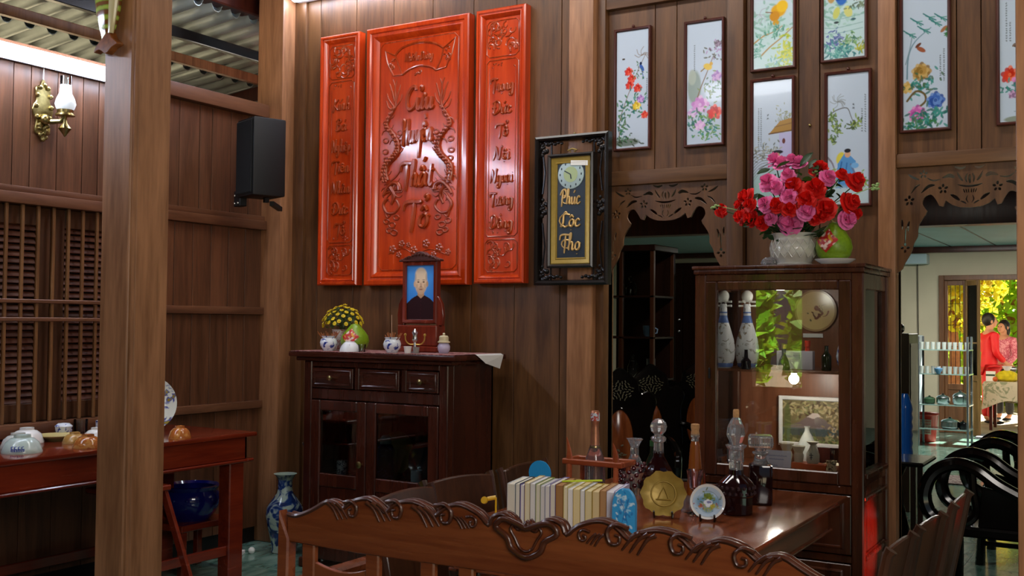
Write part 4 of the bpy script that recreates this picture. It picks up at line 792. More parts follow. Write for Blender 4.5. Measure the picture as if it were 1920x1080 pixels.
t = lathe_thing('incense_bowl', 'blue and white incense bowl with one tall incense stick, in front of the portrait', 'bowl', (-3.80, 5.0, AT), censer, BW, 'incense bowls on the altar'); incense(t, 26, .045, 2)
MB().tube([(-.004, 0, .05), (-.006, 0, .22)], .0022, 5).build('incense_stick', plain('stick', '#b08a70', .7), t)
# yellow flowers
FP = patch('pot_pattern', '#cfc4c0', '#a04a44', .3, 40, .55)
t = lathe_thing('flower_pot', 'small round reddish patterned flower pot behind the left incense bowl', 'pot', (-4.30, 5.15, AT), [(.05, 0), (.055, .05), (.062, .125), (.068, .13), (.06, .13), (.05, .06)], FP)
t = thing('yellow_flowers', 'rounded bunch of small yellow flowers growing from the pot on the altar', 'flowers', (-4.30, 5.15, AT + .1)); q = random.Random(5)
b = MB()
for i in range(220):
    a, z = q.uniform(0, 6.3), q.uniform(0, 1); r = .125 * math.sqrt(1 - z * z * .8) * q.uniform(.5, 1); p = V((r * math.cos(a), r * math.sin(a) * .7, .04 + .12 * z)); d = V((q.gauss(0, 1), q.gauss(0, 1), q.gauss(0, 1))).normalized() * .016; e = d.orthogonal().normalized() * .007
    b.add([p - d, p + e, p + d, p - e], [(0, 1, 2, 3)])
b.tube([(0, 0, -.04), (0, 0, .1)], .02, 6); b.build('foliage', leafy('pot_leaves', '#3a4a1c', '#6a7a20', .2), t, 0, kind='stuff')
YF_ = plain('yellow_petal', '#d8bc14', .6, noise=.3, nscale=60)
b0 = None
for i in range(60):
    a = i * 2.4; z = 1 - (i + .5) / 62; r = .138 * math.sqrt(1 - z * z); p = (r * math.cos(a), r * math.sin(a) * .72, .05 + .125 * z + q.uniform(-.008, .008))
    if b0 is None:
        m = MB()
        for k in range(8): an = k * PI / 4; m.ball((.0085 * math.cos(an), .0085 * math.sin(an), .002), .0062, 5, 3, (1, 1, .5))
        m.ball((0, 0, .004), .005, 6, 4); b0 = m.build('flower_head', YF_, t, 40); o = b0
    else: o = b0.copy(); COL.objects.link(o)
    o.parent = t; o.location = p; o.rotation_euler = (V(p) - V((0, 0, .02))).to_track_quat('Z', 'Y').to_euler()
# pomelos
POM = plain('pomelo_skin', '#7a9a1c', .35, noise=.18, nscale=90)
def pomelo(label, loc, s, tag_a, rz=0, zs=1, ws=1):
    t = thing('pomelo', label, 'fruit', loc, rz, 'green pomelos with red tags')
    MB().lathe([(.0001, 0), (.045, .004), (.075, .03), (.085, .068), (.078, .105), (.058, .138), (.036, .165), (.022, .183), (.0001, .19)], (0, 0, 0), 24).build('fruit', POM, t, 60); t.scale = (s * ws, s * ws, s * zs); s = 1
    c = Cv(26, 26, '#b82420'); qq = np.random.RandomState(3)
    for k in range(26): c.blob(qq.rand() * 26, qq.rand() * 26, 1.5 + qq.rand() * 3, 1 + qq.rand() * 1.5, ['#e8c8b8', '#e0d0c0', '#d0a020', '#8a1414'][k % 4], .9, qq.rand() * 3)
    h = .042 * s
    def fn(x, z):
        u, v = (x - z) * .7071, (x + z) * .7071; a = u / (.086 * s) + tag_a; zz = .1 * s + v
        k = max(0, zz / s); rr = np.interp(k, [0, .03, .068, .105, .138, .165, .19], [.045, .075, .086, .079, .059, .037, .01]) * s + .003
        return (rr * math.sin(a), -rr * math.cos(a), zz)
    canvas('paper_tag', c, -h, h, -h, h, 0, painted_mat('tag_print', .4), t, fn=fn); return t
t = pomelo('green pomelo with a red diamond tag, on the altar beside the yellow flowers', (-4.16, 5.1, AT), 1.0, .3, 0, .88, 1.03)
lathe_thing('upturned_bowl', 'white bowl with a blue brush mark, upside down on the altar', 'bowl', (-4.10, 4.98, AT), [(.062, 0), (.06, .012), (.05, .036), (.034, .054), (.028, .055), (.027, .061), (.0001, .061)], patch('bowl_dash', '#dfe3e6', '#2a3f8a', .12, 12, .63))
lathe_thing('shot_glass', 'tiny clear glass on the altar, right of the upturned bowl', 'glass', (-4.0, 4.97, AT), [(.018, 0), (.023, .045), (.021, .045), (.017, .006), (.0001, .006)], M['pane'])
t = thing('candle_stand', 'small dark metal holder with curled arms in front of the portrait', 'ornament', (-3.68, 5.06, AT)); MB().lathe([(.03, 0), (.03, .006), (.01, .014), (.008, .06), (.018, .075), (.012, .1), (.02, .12), (.006, .14)], (0, 0, 0), 14).build('column', M['chrome'], t)
b = MB()
for sx in (-1, 1): b.tube(spline([(0, 0, .05), (sx * .04, 0, .05), (sx * .065, 0, .07), (sx * .07, 0, .1)], 5), .004, 6); b.ball((sx * .07, 0, .105), .009, 8, 5)
b.build('arms', M['gold'], t)
lathe_thing('small_cup', 'small pale cup in front of the metal holder on the altar', 'cup', (-3.665, 4.97, AT), [(.018, 0), (.024, .04), (.022, .04), (.016, .006), (.0001, .006)], M['white'])
lathe_thing('tilted_cup', 'second small grey cup right of the pale cup on the altar', 'cup', (-3.605, 4.97, AT), [(.014, 0), (.02, .036), (.018, .036), (.012, .006), (.0001, .006)], plain('grey_glaze', '#8a8680', .3))
t = thing('lidded_jar', 'small lilac and cream lidded jar at the right of the portrait', 'jar', (-3.53, 5.14, AT)); MB().lathe([(.026, 0), (.036, .02), (.037, .04), (.028, .058), (.024, .06)], (0, 0, 0), 20).build('jar', plain('lilac_glaze', '#b8b0c8', .2), t); MB().lathe([(.036, .06), (.037, .067), (.028, .072), (.028, .095), (.02, .102), (.006, .104), (.008, .112), (.004, .118)], (0, 0, 0), 20).build('lid', plain('cream_glaze', '#c8bc98', .25), t)
# things behind the cabinet's glass doors
S = .545
t = thing('dark_album', 'dark grey album leaning inside the left door of the altar cabinet', 'book', (-4.44, 5.12, S)); MB().box((0, 0, .105), (.03, .2, .21), (0, R(-28), 0)).build('cover', plain('album_cover', '#20242c', .5), t, bevel=.003); MB().box((-.012, -.004, .105), (.004, .19, .2), (0, R(-28), 0)).build('page_edge', M['paper'], t)
mug = [(.03, 0), (.033, .006), (.033, .09), (.03, .09), (.03, .01), (.0001, .01)]
lathe_thing('blue_check_cup', 'small white cup with blue checks inside the left cabinet door', 'cup', (-4.265, 5.12, S), mug, patch('checks', '#c4d0d4', '#3f5a6a', .2, 60, .5))
t = thing('grey_vase', 'grey patterned jar behind the check cup in the left cabinet door', 'vase', (-4.15, 5.2, S)); MB().lathe([(.045, 0), (.055, .06), (.05, .12), (.036, .16), (.045, .2), (.04, .2)], (0, 0, 0), 20).build('body', patch('grey_ware', '#7c8490', '#3a4048', .25, 30, .5), t)
t = thing('lidded_vase', 'dark blue cylindrical vase with a pale cap inside the right cabinet door', 'vase', (-3.96, 5.16, S)); MB().lathe([(.05, 0), (.056, .01), (.056, .17), (.04, .2), (.03, .21)], (0, 0, 0), 20).build('body', patch('navy_ware', '#141c44', '#3a4a8a', .15, 30, .62), t); MB().lathe([(.034, .21), (.036, .24), (.02, .26), (.0001, .262)], (0, 0, 0), 16).build('cap', plain('pale_cap', '#7aa0a4', .3), t)
def dish(label, loc, r, mat, tilt=78, rz=0, name='display_plate', stand=True, fx=None, cat='plate', group=None):
    t = thing(name, label, cat, loc, rz, group); m = MX.Rotation(R(tilt), 3, 'X')
    c = V((0, 0, r * math.sin(R(tilt)) + .006))
    MB().lathe([(r * .45, -.012), (r * .55, -.014), (r, .012), (r, .016), (r * .62, -.004), (.0001, -.004)], c, 36, m, fx).build('plate', mat, t, 40)
    if stand:
        b = MB()
        for sx in (-1, 1): b.tube([(sx * r * .4, -.04 - .012, .03), (sx * r * .4, -.03, .004), (sx * r * .4, .07, .004)], .004, 6); b.tube([(sx * r * .4, .01, .004), (sx * r * .28, .045, r * 1.1)], .004, 6)
        b.build('stand', M['blackwood'], t)
    return t
dish('olive rimmed plate on edge behind the dark blue vase in the altar cabinet', (-3.96, 5.27, S), .135, plain('olive_plate', '#6a6a3a', .3))
dish('dark lacquer plate standing on edge at the right of the altar cabinet', (-3.72, 5.24, S), .118, plain('dark_plate', '#1e2228', .15))
lathe_thing('ribbed_cup', 'small grey-blue ribbed cup inside the right cabinet door', 'cup', (-3.672, 5.08, S), [(.03, 0)] + [(.033 + .0015 * (k % 2), .008 + k * .009) for k in range(9)] + [(.03, .082), (.03, .012), (.0001, .012)], plain('bluegrey_glaze', '#8fa6b0', .25))

# ---------------------------------------------------------------- red side table with bowls
t = thing('side_table', 'long red-brown wooden side table along the left wall', 'table', (-4.78, 3.0, 0)); RT = M['redtable']
MB().bx(-.36, .35, -1.9, 1.56, .825, .85).build('tabletop', RT, t, bevel=.008, seg=2)
MB().bx(.31, .33, -1.82, 1.5, .70, .825).bx(-.34, .33, 1.48, 1.5, .70, .825).bx(-.34, .33, -1.82, -1.8, .70, .825).bx(-.34, -.32, -1.8, 1.48, .70, .825).build('apron', RT, t, bevel=.004)
MB().bx(.305, .348, -1.85, 1.49, .683, .70).build('apron_moulding', RT, t, bevel=.005); MB().bx(-.35, .348, 1.49, 1.54, .683, .70).build('apron_moulding', RT, t, bevel=.005)
for x, y in ((.27, 1.44), (-.30, 1.44), (.27, -1.76), (-.30, -1.76)):
    MB().bx(x - .045, x + .045, y - .055, y + .055, 0, .69).build('leg', RT, t, bevel=.006)
MB().bx(.27, .295, -1.7, 1.39, .16, .215).build('stretcher', RT, t, bevel=.004); MB().bx(-.325, -.30, -1.7, 1.39, .16, .215).build('stretcher', RT, t, bevel=.004)
Z = .85
bowl_up = [(.085, 0), (.086, .006), (.08, .02), (.07, .045), (.05, .062), (.036, .066), (.035, .078), (.03, .078), (.0001, .07)]
CEL = patch('celadon', '#b4c4bc', '#c2cfc8', .12, 8, .5); OCH = patch('ochre_glaze', '#a8602a', '#c08444', .12, 14, .5); OC2 = patch('tan_glaze', '#b48848', '#caa468', .12, 14, .5)
def ub(label, loc, s, mat, name='upturned_bowl', h=1.0):
    t = thing(name, label, 'bowl', loc, 0, 'bowls and cups on the side table'); MB().lathe([(r * s, z * s * h) for r, z in bowl_up], (0, 0, 0), 26).build('bowl', mat, t, 45); return t
t = ub('large pale green upturned bowl with blue lettering at the left picture edge', (-4.65, 3.21, Z), 1.08, CEL)
b = MB(); q = random.Random(2)
for k in range(4):
    a = .05 + k * .17 - .45; r = .0935; p = lambda da, z: (r * math.sin(a + da + .9) * 1.0, -r * math.cos(a + da + .9), z)
    b.tube([p(-.05, .012), p(-.05, .036), p(.04, .036)], .0022, 5).tube([p(-.05, .024), p(.03, .024)], .002, 5).tube([p(.03, .012), p(.05, .026)], .002, 5)
b.build('blue_lettering', plain('cobalt', '#2a3f9a', .2), t, kind='stuff')
ub('grey-white upturned bowl behind the pale green bowl', (-4.83, 3.31, Z), .95, patch('greyware', '#c4c8c0', '#d4d6cc', .15, 10, .5))
ub('white upturned bowl at the back beside the cream plate', (-4.99, 3.47, Z), 1.0, M['white'])
t = thing('cream_plate', 'flat cream plate lying behind the pale green bowl', 'plate', (-4.96, 3.63, Z), 0, 'bowls and cups on the side table'); MB().lathe([(.05, 0), (.06, .01), (.11, .026), (.112, .03), (.06, .016), (.0001, .014)], (0, 0, 0), 28).build('plate', plain('cream_plate', '#c8b678', .2), t)
ub('small tan upturned bowl beside the cream plate', (-4.78, 3.60, Z), .72, OC2)
ub('brown-orange upturned bowl just left of the front post', (-4.56, 3.51, Z), .85, OCH)
ub('white bowl touching the post behind the brown-orange bowl', (-4.80, 3.75, Z), .85, M['white'])
cup = [(.025, 0), (.034, .01), (.036, .055), (.034, .055), (.031, .012), (.0001, .012)]
lathe_thing('teacup', 'blue and white teacup with a white cap, against the wall', 'cup', (-5.06, 3.74, Z), [(.03, 0), (.04, .012), (.045, .06), (.047, .06), (.03, .075), (.0001, .078)], BW, 'bowls and cups on the side table')
lathe_thing('drinking_glass', 'clear blue-lined glass against the wall, left of the post', 'cup', (-5.09, 3.87, Z), [(.034, 0), (.038, .085), (.036, .085), (.032, .006), (.0001, .006)], M['pane'], 'bowls and cups on the side table')
lathe_thing('teacup', 'white blue-marked teacup behind the brown-orange bowl', 'cup', (-5.03, 3.98, Z), [(r * 1.35, z * 1.35) for r, z in cup], BW, 'bowls and cups on the side table')
ub('brown-orange upturned bowl right of the front post, alone at the table end', (-4.515, 4.06, Z), .70, OCH, h=1.25)
dish('large blue and white plate with brown landscape on a black stand, half behind the post', (-4.93, 4.20, Z), .155, patch('landscape_plate', '#d4d8cc', '#2f449a', .12, 14, .53, '#8a7a30'), 82, R(60))
# under the table
t = thing('blue_urn', 'large glossy cobalt blue urn on a wooden stand under the side table', 'urn', (-4.90, 4.50, .31)); UR = plain('cobalt_glaze', '#10145a', .08, coat=.6)
MB().lathe([(.11, 0), (.15, .05), (.175, .11), (.17, .15), (.155, .175), (.165, .19), (.17, .2), (.16, .205), (.145, .19), (.14, .1), (.0001, .05)], (0, 0, 0), 32).build('urn', UR, t)
b = MB()
for k in range(14): a = k * .45; b.ball((.172 * math.cos(a), .172 * math.sin(a), .13), .009, 8, 5)
b.build('raised_studs', UR, t, kind='stuff')
t = thing('urn_stand', 'low dark wooden stand under the blue urn', 'stand', (-4.90, 4.50, 0)); MB().bx(-.15, .15, -.2, .2, .27, .31).build('top', RT, t, bevel=.006)
for x, y in ((-.12, -.17), (.12, -.17), (-.12, .17), (.12, .17)): MB().bx(x - .02, x + .02, y - .02, y + .02, 0, .27).build('leg', RT, t, bevel=.004)
t = thing('folding_stool', 'red-brown folding stool with crossed legs behind the front post', 'stool', (-4.32, 3.75, 0))
for y in (-.14, .14):
    MB().bar((-.12, y, .6), (.16, y, .0), .045, .022, (0, 1, 0)).build('leg', RT, t, bevel=.004); MB().bar((-.36, y * .8, .0), (-.12, y * .8, .6), .045, .022, (0, 1, 0)).build('leg', RT, t, bevel=.004)
MB().bx(-.36, -.08, -.16, .16, .6, .63).build('seat', RT, t, bevel=.006)
VB = patch('vase_blue_white', '#a9bcb0', '#24407a', .15, 9, .5, '#182a5a')
t = thing('floor_vase', 'tall blue and white porcelain floor vase in the corner left of the altar cabinet', 'vase', (-4.80, 5.2, 0)); k = 1.0
MB().lathe([(.085, 0), (.09, .01), (.085, .03), (.095, .1), (.115, .2), (.128, .29), (.12, .35), (.085, .41), (.056, .455), (.048, .5), (.05, .56), (.07, .6), (.078, .605), (.066, .6), (.042, .55)], (0, 0, 0), 32).build('body', VB, t); t.scale = (.95, .95, .83)
MB().lathe([(.045, .5), (.05, .56), (.0705, .601), (.0785, .606)], (0, 0, 0), 32).build('neck_glaze', plain('celadon_rim', '#a4b8a4', .2), t)
tag(MB().box((-4.98, 4.98, .012), (.05, .1, .02), (0, 0, .5)).ball((-4.94, 5.05, .02), .022, 8, 6).build('crumpled_paper', M['paper'], smooth=0), 'small crumpled white paper scrap on the floor by the vase', 'paper')
# ---------------------------------------------------------------- carved bench in front
BE = M['bench']
t = thing('carved_bench', 'long brown wooden bench with a carved scroll-topped back, seen from behind in front', 'bench', (-1.49, 2.6, 0))
HW = .885
half = [(0, .945), (.012, .93), (.03, .925), (.045, .945), (.075, .96), (.11, .95), (.125, .925), (.16, .952), (.22, .972), (.27, .962), (.31, .932), (.33, .948), (.39, .965), (.45, .955), (.49, .925), (.51, .935), (.56, .958), (.62, .945), (.66, .918), (.68, .93), (.72, .935), (.76, .915), (.8, .895), (.85, .878), (HW, .88)]
top = spline(half, 3); outl = [(-a, c) for a, c in top[::-1]] + top[1:] + [(HW, .79), (.6, .785), (0, .79), (-.6, .785), (-HW, .79)]
MB().prism(outl, -.016, .016).build('crest_board', BE, t, 30, bevel=.004)
g = MB()
ln = [(-a, c) for a, c in top[::-1]] + top[1:]
g.tube([(a, -.012, c - .004) for a, c in ln], .008, 6); g.tube([(a, .012, c - .004) for a, c in ln], .008, 6)
for sg in (-1, 1):
    for cx, cz, s in ((.25, .945, 1), (.43, .94, .95), (.60, .925, .85), (.165, .93, .55)):
        ln_ = spline([(cx + .06 * s, cz + .012 * s), (cx + .025 * s, cz + .02 * s), (cx + .0, cz + .0), (cx + .008 * s, cz - .03 * s), (cx + .032 * s, cz - .03 * s), (cx + .036 * s, cz - .012 * s), (cx + .022 * s, cz - .008 * s)], 4)
        g.tube([(sg * a, -.018, c) for a, c in ln_], [.008 * s, .004], 6)
        for k in range(3):
            x0 = cx + (.055 + .022 * k) * s; g.tube([(sg * a, -.017, c) for a, c in spline([(x0 + .04 * s, cz + .004), (x0 + .015 * s, cz - .012 * s), (x0 - .012 * s, cz - (.045 + .004 * k) * s)], 5)], [.008 * s, .003], 6)
g.tube([(a, -.018, c) for a, c in spline([(0, .925), (.03, .935), (.075, .945), (.098, .92), (.06, .895), (.045, .865), (0, .845), (-.045, .865), (-.06, .895), (-.098, .92), (-.075, .945), (-.03, .935)], 4, True)], .009, 7, True)
g.tube([(a, -.018, c) for a, c in spline([(0, .93), (.03, .935), (.05, .92), (.035, .895), (.02, .87), (0, .862), (-.02, .87), (-.035, .895), (-.05, .92), (-.03, .935)], 4, True)], .004, 6, True)
g.build('carved_scrolls', M['benchcarve'], t, 60, kind='stuff')
for sx in (-1, 1):
    MB().add([(sx * x, y, z) for x, y, z in ((HW + .002, -.022, 0), (HW + .052, -.022, 0), (HW + .052, .025, 0), (HW + .002, .025, 0), (HW - .01, -.022, .80), (HW + .035, -.022, .89), (HW + .035, .022, .89), (HW - .01, .022, .80))] , [(0, 1, 2, 3), (4, 7, 6, 5), (0, 4, 5, 1), (1, 5, 6, 2), (2, 6, 7, 3), (3, 7, 4, 0)]).build('leg', BE, t, bevel=.006)
    MB().bx(sx * HW - .025 + .02 * sx, sx * HW + .025 + .02 * sx, .37, .42, 0, .62).build('leg', BE, t, bevel=.006)
    MB().bx(sx * HW - .03 + .02 * sx, sx * HW + .03 + .02 * sx, 0, .44, .62, .655).build('armrest', BE, t, bevel=.01)
for x in (-.80, -.545, -.34, -.205, .205, .34, .545, .80):
    MB().bx(x - .026, x + .026, -.012, .012, .47, .792).build('baluster', BE, t, bevel=.005)
for a, c in ((-.775, -.57), (.57, .775)):
    n = 10; p = [(a + (c - a) * i / n, .735 - .018 * math.sin(PI * i / n)) for i in range(n + 1)] + [(c, .60), (a, .60)]
    MB().prism(p, -.008, .008).build('curved_splat', BE, t, bevel=.002)
MB().bx(-HW + .02, HW - .02, -.015, .015, .43, .475).build('lower_rail', BE, t, bevel=.005)
MB().bx(-HW + .01, HW - .01, .0, .40, .405, .43).build('seat', BE, t, bevel=.006); MB().bx(-HW, HW, .36, .39, .33, .405).build('seat_rail', BE, t, bevel=.005)

# ---------------------------------------------------------------- dining table
TB = M['table']
t = thing('dining_table', 'large glossy brown wooden table loaded with books and decanters', 'table', (-1.685, 3.955, 0))
MB().bx(-.55, .552, -.825, .825, .728, .75).build('tabletop', TB, t, bevel=.008, seg=2)
MB().bx(-.525, .527, -.8, .8, .71, .728).build('edge_moulding', TB, t, bevel=.004)
MB().bx(.46, .485, -.73, .745, .61, .71).bx(-.485, -.46, -.73, .745, .61, .71).bx(-.46, .46, -.755, -.73, .61, .71).bx(-.46, .46, .745, .77, .61, .71).build('apron', TB, t, bevel=.003)
[MB().bx(x, x + .035, -.74, .78, .598, .612).build('apron_moulding', TB, t, bevel=.004) for x in (.46, -.495)]
for x in (-.36, .33):
    for y in (-.66, .60): MB().lathe([(.03, 0), (.042, .05), (.03, .09), (.045, .3), (.05, .5), (.036, .54), (.05, .56), (.05, .61)], (x, y, 0), 14).build('leg', TB, t)
# chairs: solid curved boards for backs
def make_chair(label, loc, rz):
    t = thing('dining_chair', label, 'chair', loc, rz, 'wooden dining chairs with solid board backs'); ch = M['chair']
    n = 8; pr = []
    for i in range(n + 1): a = -.19 + .38 * i / n; pr.append((a, -.009 * (1 - (a / .19) ** 2)))
    arc = [(x, y + .0) for x, y in pr] + [(x, y + .018) for x, y in pr[::-1]]
    b = MB(); m = len(arc); vs = [(x, y - (.5 - .45) * 0, .50) for x, y in arc] + [(x, y - .07, .845 + .012 * (1 - (x / .19) ** 2)) for x, y in arc]
    b.add(vs, [tuple(range(m))[::-1], tuple(range(m, 2 * m))] + [(i, (i + 1) % m, m + (i + 1) % m, m + i) for i in range(m)]); b.build('backrest', ch, t, bevel=.005)
    for sx in (-1, 1):
        MB().tube([(sx * .185, .03, 0), (sx * .19, .02, .42), (sx * .195, .0, .5), (sx * .2, -.07, .835), (sx * .2, -.08, .852)], [.02, .022, .02, .016, .019], 8).build('leg', ch, t); MB().bar((sx * .18, .40, 0), (sx * .18, .39, .42), .036, .036).build('leg', ch, t, bevel=.004)
        MB().bx(sx * .18 - .01, sx * .18 + .01, .03, .39, .17, .2).build('stretcher', ch, t, bevel=.003)
    MB().bx(-.205, .205, .0, .42, .42, .45).build('seat', ch, t, bevel=.01, seg=2); return t
c0 = make_chair('dark wooden chair by the left table edge, nearest of its row to the bench', (-2.365, 3.29, 0), R(-87))
dup(c0, 'dark wooden chair by the left table edge, second of its row from the bench', (-2.40, 3.70, 0), R(-100))
dup(c0, 'dark wooden chair by the left table edge, third from the bench, behind the books', (-2.375, 4.21, 0), R(-90))
dup(c0, 'brown board-backed chair at the lower right, first and nearest of its three', (-.715, 3.365, 0), R(88), (.75, 1, 1))
dup(c0, 'brown board-backed chair at the lower right, middle one of three', (-.70, 3.79, 0), R(86), (.78, 1, 1))
dup(c0, 'brown board-backed chair at the lower right, last of three, against the black chairs', (-.685, 4.34, 0), R(90), (.9, 1, 1))

# ---------------------------------------------------------------- books in a row
TZ = .75
cols = ['#dcd6c4', '#e2ddcf', '#e4e0d6', '#e0d8b8', '#e0ded8', '#dcd6c0', '#d6d2ce', '#dedad2', '#dad4c2', '#a57848', '#e6dcbc', '#eae7e2', '#e2d09c', '#e2dfd8', '#dccd9c', '#d8c290', '#b08658', '#e2dee2', '#dcdae4']
covs = ['#c9cdd2', '#3a4a4e', '#5a4aa0', '#c8b070', '#a8aab4', '#8a9a4a', '#c4c6cc', '#9a9ab0', '#7a6aa4', '#8a6038', '#c8b868', '#e0e0e0', '#c4aa50', '#c0c4cc', '#b0982f', '#b89a5a', '#9a6a3c', '#d8d4dc', '#b0a8c4']
des = ['grey-white', 'dark-edged white', 'white purple-covered', 'cream', 'pale grey', 'greenish-edged white', 'light grey', 'white', 'lilac-covered white', 'brown-edged', 'pale yellow', 'bright white', 'ochre cream', 'chalk white', 'yellowish cream', 'tan cream', 'light brown-edged', 'pale violet-white', 'lilac-white']
a0, a1 = V((-2.045, 3.40, TZ)), V((-1.635, 3.49, TZ)); n = len(cols); pos = 0; ths = [.030, .018, .016, .02, .02, .018, .016, .018, .020, .028, .016, .018, .026, .016, .026, .026, .024, .026, .014]
tot = sum(ths); rz = math.atan2(.09, .41); q = random.Random(4)
for i, (pc, cc, th) in enumerate(zip(cols, covs, ths)):
    f = (pos + th / 2) / tot; pos += th; p = a0.lerp(a1, f); th *= (a1 - a0).length / tot; hh = .152 + q.uniform(-.004, .006) - .012 * (i > 10); dp = .20 + q.uniform(-.01, .0)
    where = 'first at the left end' if i == 0 else 'last, against the blue booklet' if i == n - 1 else '%s from the left end' % 'first second third fourth fifth sixth seventh eighth ninth tenth eleventh twelfth thirteenth fourteenth fifteenth sixteenth seventeenth eighteenth'.split()[i]
    t = thing('book', '%s book in the row on the table, %s' % (des[i], where), 'book', p, rz, 'row of books on the table'); h2 = th / 2 - .0004
    MB().bx(-h2 + .0012, h2 - .0012, .004, dp - .002, .002, hh - .003).build('page_block', plain('pages_' + pc, pc, .75, noise=.06, nscale=500), t, smooth=0)
    MB().bx(-h2, -h2 + .0014, .002, dp, 0, hh).bx(h2 - .0014, h2, .002, dp, 0, hh).bx(-h2 + .0014, h2 - .0014, dp - .002, dp, 0, hh).build('cover', plain('cover_' + cc, cc, .45), t, smooth=0)
t = thing('blue_booklet', 'bright blue booklet with white floral print and rounded top after the last book', 'booklet', (-1.60, 3.47, TZ), R(8))
c = Cv(46, 90, '#3aa0dc'); qq = np.random.RandomState(8)
for k in range(70):
    x, y = 23 + qq.normal() * 13, 32 + qq.normal() * 20; c.blob(x, y, 2 + qq.rand() * 3, 1.2 + qq.rand() * 1.5, ['#d4ecf6', '#a8d8f0', '#2a78bc'][k % 3], .8, qq.rand() * 3)
c.line([(14, 20), (24, 40), (20, 64)], 1.4, '#2a6aa8').line([(34, 18), (26, 44), (30, 66)], 1.4, '#2a6aa8')
def bk(x, z):
    k = (z / .16); hw = .042 * math.sqrt(max(0.0, 1 - max(0, (k - .6) / .42) ** 2)); return (x / .042 * hw, -.0125, z)
canvas('printed_cover', c, -.042, .042, 0, .16, 0, painted_mat('booklet_print', .35), t, fn=bk)
pr = [(-.042, 0)] + [(-.042 * math.sqrt(max(0, 1 - max(0, (k / 14 * 1.0 - .6) / .42) ** 2)), .16 * k / 14) for k in range(15)]; pr = pr + [(-a, c_) for a, c_ in pr[::-1]]
MB().prism(pr, -.012, .012).build('pages', plain('booklet_blue', '#3a9ad4', .5), t)
tag(MB().box((-1.815, 3.56, .909), (.02, .15, .004), (R(2), 0, R(-62))).build('lime_note', plain('lime', '#b8cc1c', .5)), 'lime green paper strip lying across the tops of the books', 'paper')
tag(MB().lathe([(.0001, 0), (.05, 0), (.05, .006), (.0001, .006)], (-2.10, 3.75, TZ + .093 + .05), 24, MX.Rotation(PI / 2, 3, 'X')).lathe([(.03, 0), (.008, .004), (.008, .093)], (-2.10, 3.752, TZ), 12).build('blue_disc_sign', plain('sky_blue', '#2a9ad8', .4)), 'round sky blue disc on a foot behind the left end of the books', 'sign')
tag(MB().tube([(-2.105, 3.42, TZ + .09), (-2.13, 3.40, TZ + .085)], .008, 8).lathe([(.0135, -.004), (.0135, .004)], (-2.14, 3.395, TZ + .08), 12, MX.Rotation(R(70), 3, 'X')).tube([(-2.105, 3.42, TZ), (-2.105, 3.42, TZ + .09)], .004, 6).build('yellow_opener', plain('yellow_plastic', '#d8a818', .35)), 'small yellow plastic opener at the left end of the books', 'opener')

# ---------------------------------------------------------------- bottles, decanters and plates on the table
WINE = plain('dark_wine', '#1c0608', .06, coat=.5); AMB = plain('amber_liquid', '#8a4a1c', .08, coat=.5); CRY = plain('crystal', '#eef2f6', .03, trans=.9, ior=1.5)
t = thing('champagne_bottle', 'bottle with copper pink foil neck standing in the wooden cradle', 'bottle', (-2.09, 4.221, TZ + .0)); PF = plain('pink_foil', '#c98a6a', .3, metal=.7, noise=.12, nscale=50)
MB().lathe([(.042, 0), (.045, .006), (.045, .12), (.042, .15), (.03, .185), (.02, .215)], (0, 0, 0), 24).build('glass_body', plain('pale_bottle', '#d8c8cc', .05, trans=.92), t)
MB().lathe([(.022, .2), (.0195, .23), (.0165, .29), (.0175, .31), (.0195, .313), (.0195, .355), (.015, .362), (.0001, .363)], (0, 0, 0), 20).build('foil_neck', PF, t)
MB().lathe([(.0198, .318), (.0198, .352)], (0, 0, 0), 20).build('foil_collar', patch('collar_print', '#c4cdd4', '#b4463c', .3, 50, .54), t); MB().lathe([(.0235, .196), (.0245, .202), (.0225, .208)], (0, 0, 0), 20).build('dark_ring', M['brass'], t)
t = thing('bottle_cradle', 'red-brown wooden cradle with two pointed horns around the foil-necked bottle', 'rack', (-2.07, 4.22, TZ)); CW = wood('cradle_wood', '#8a3c1c', '#aa5630', 'x', .3, coat=.3)
MB().bx(-.145, .145, -.075, -.05, .128, .152).bx(-.145, .145, .05, .075, .128, .152).bx(-.145, -.12, -.05, .05, .128, .152).bx(.12, .145, -.05, .05, .128, .152).build('frame', CW, t, bevel=.004)
for sx, zt in ((-1, .245), (1, .232)):
    MB().tube([(sx * .112, -.064, .0), (sx * .112, -.064, .13)], .012, 8).build('post', CW, t); MB().tube(spline([(sx * .112, -.064, .15), (sx * .112 - .002 , -.064, .19), (sx * .112 - .014, -.064, zt)], 4), [.018, .019, .002], 8, flat=.5).build('horn', CW, t)
    MB().tube([(sx * .112, .064, .0), (sx * .112, .064, .13)], .012, 8).build('post', CW, t)
t = thing('grape_decanter', 'clear decanter with a ruffled lip and red beaded grapes, right of the cradle', 'decanter', (-1.95, 4.33, TZ)); GR = plain('red_bead', '#5a1420', .1, trans=.3, coat=.5)
MB().lathe([(.05, 0), (.062, .04), (.06, .09), (.035, .135), (.02, .165), (.018, .2), (.03, .232), (.036, .238), (.028, .23), (.014, .2)], (0, 0, 0), 24, None, lambda a, k: 1 + (.14 * math.cos(6 * a) if k in (6, 7, 8) else 0)).build('glass', CRY, t)
b = MB()
for k in range(54): a = k * 2.4; z = .02 + .115 * (k / 54); r = .064 - .022 * max(0, (z - .08) / .05); b.ball((r * math.cos(a), r * math.sin(a), z), .0105, 8, 6)
b.build('grape_beads', GR, t, kind='stuff')
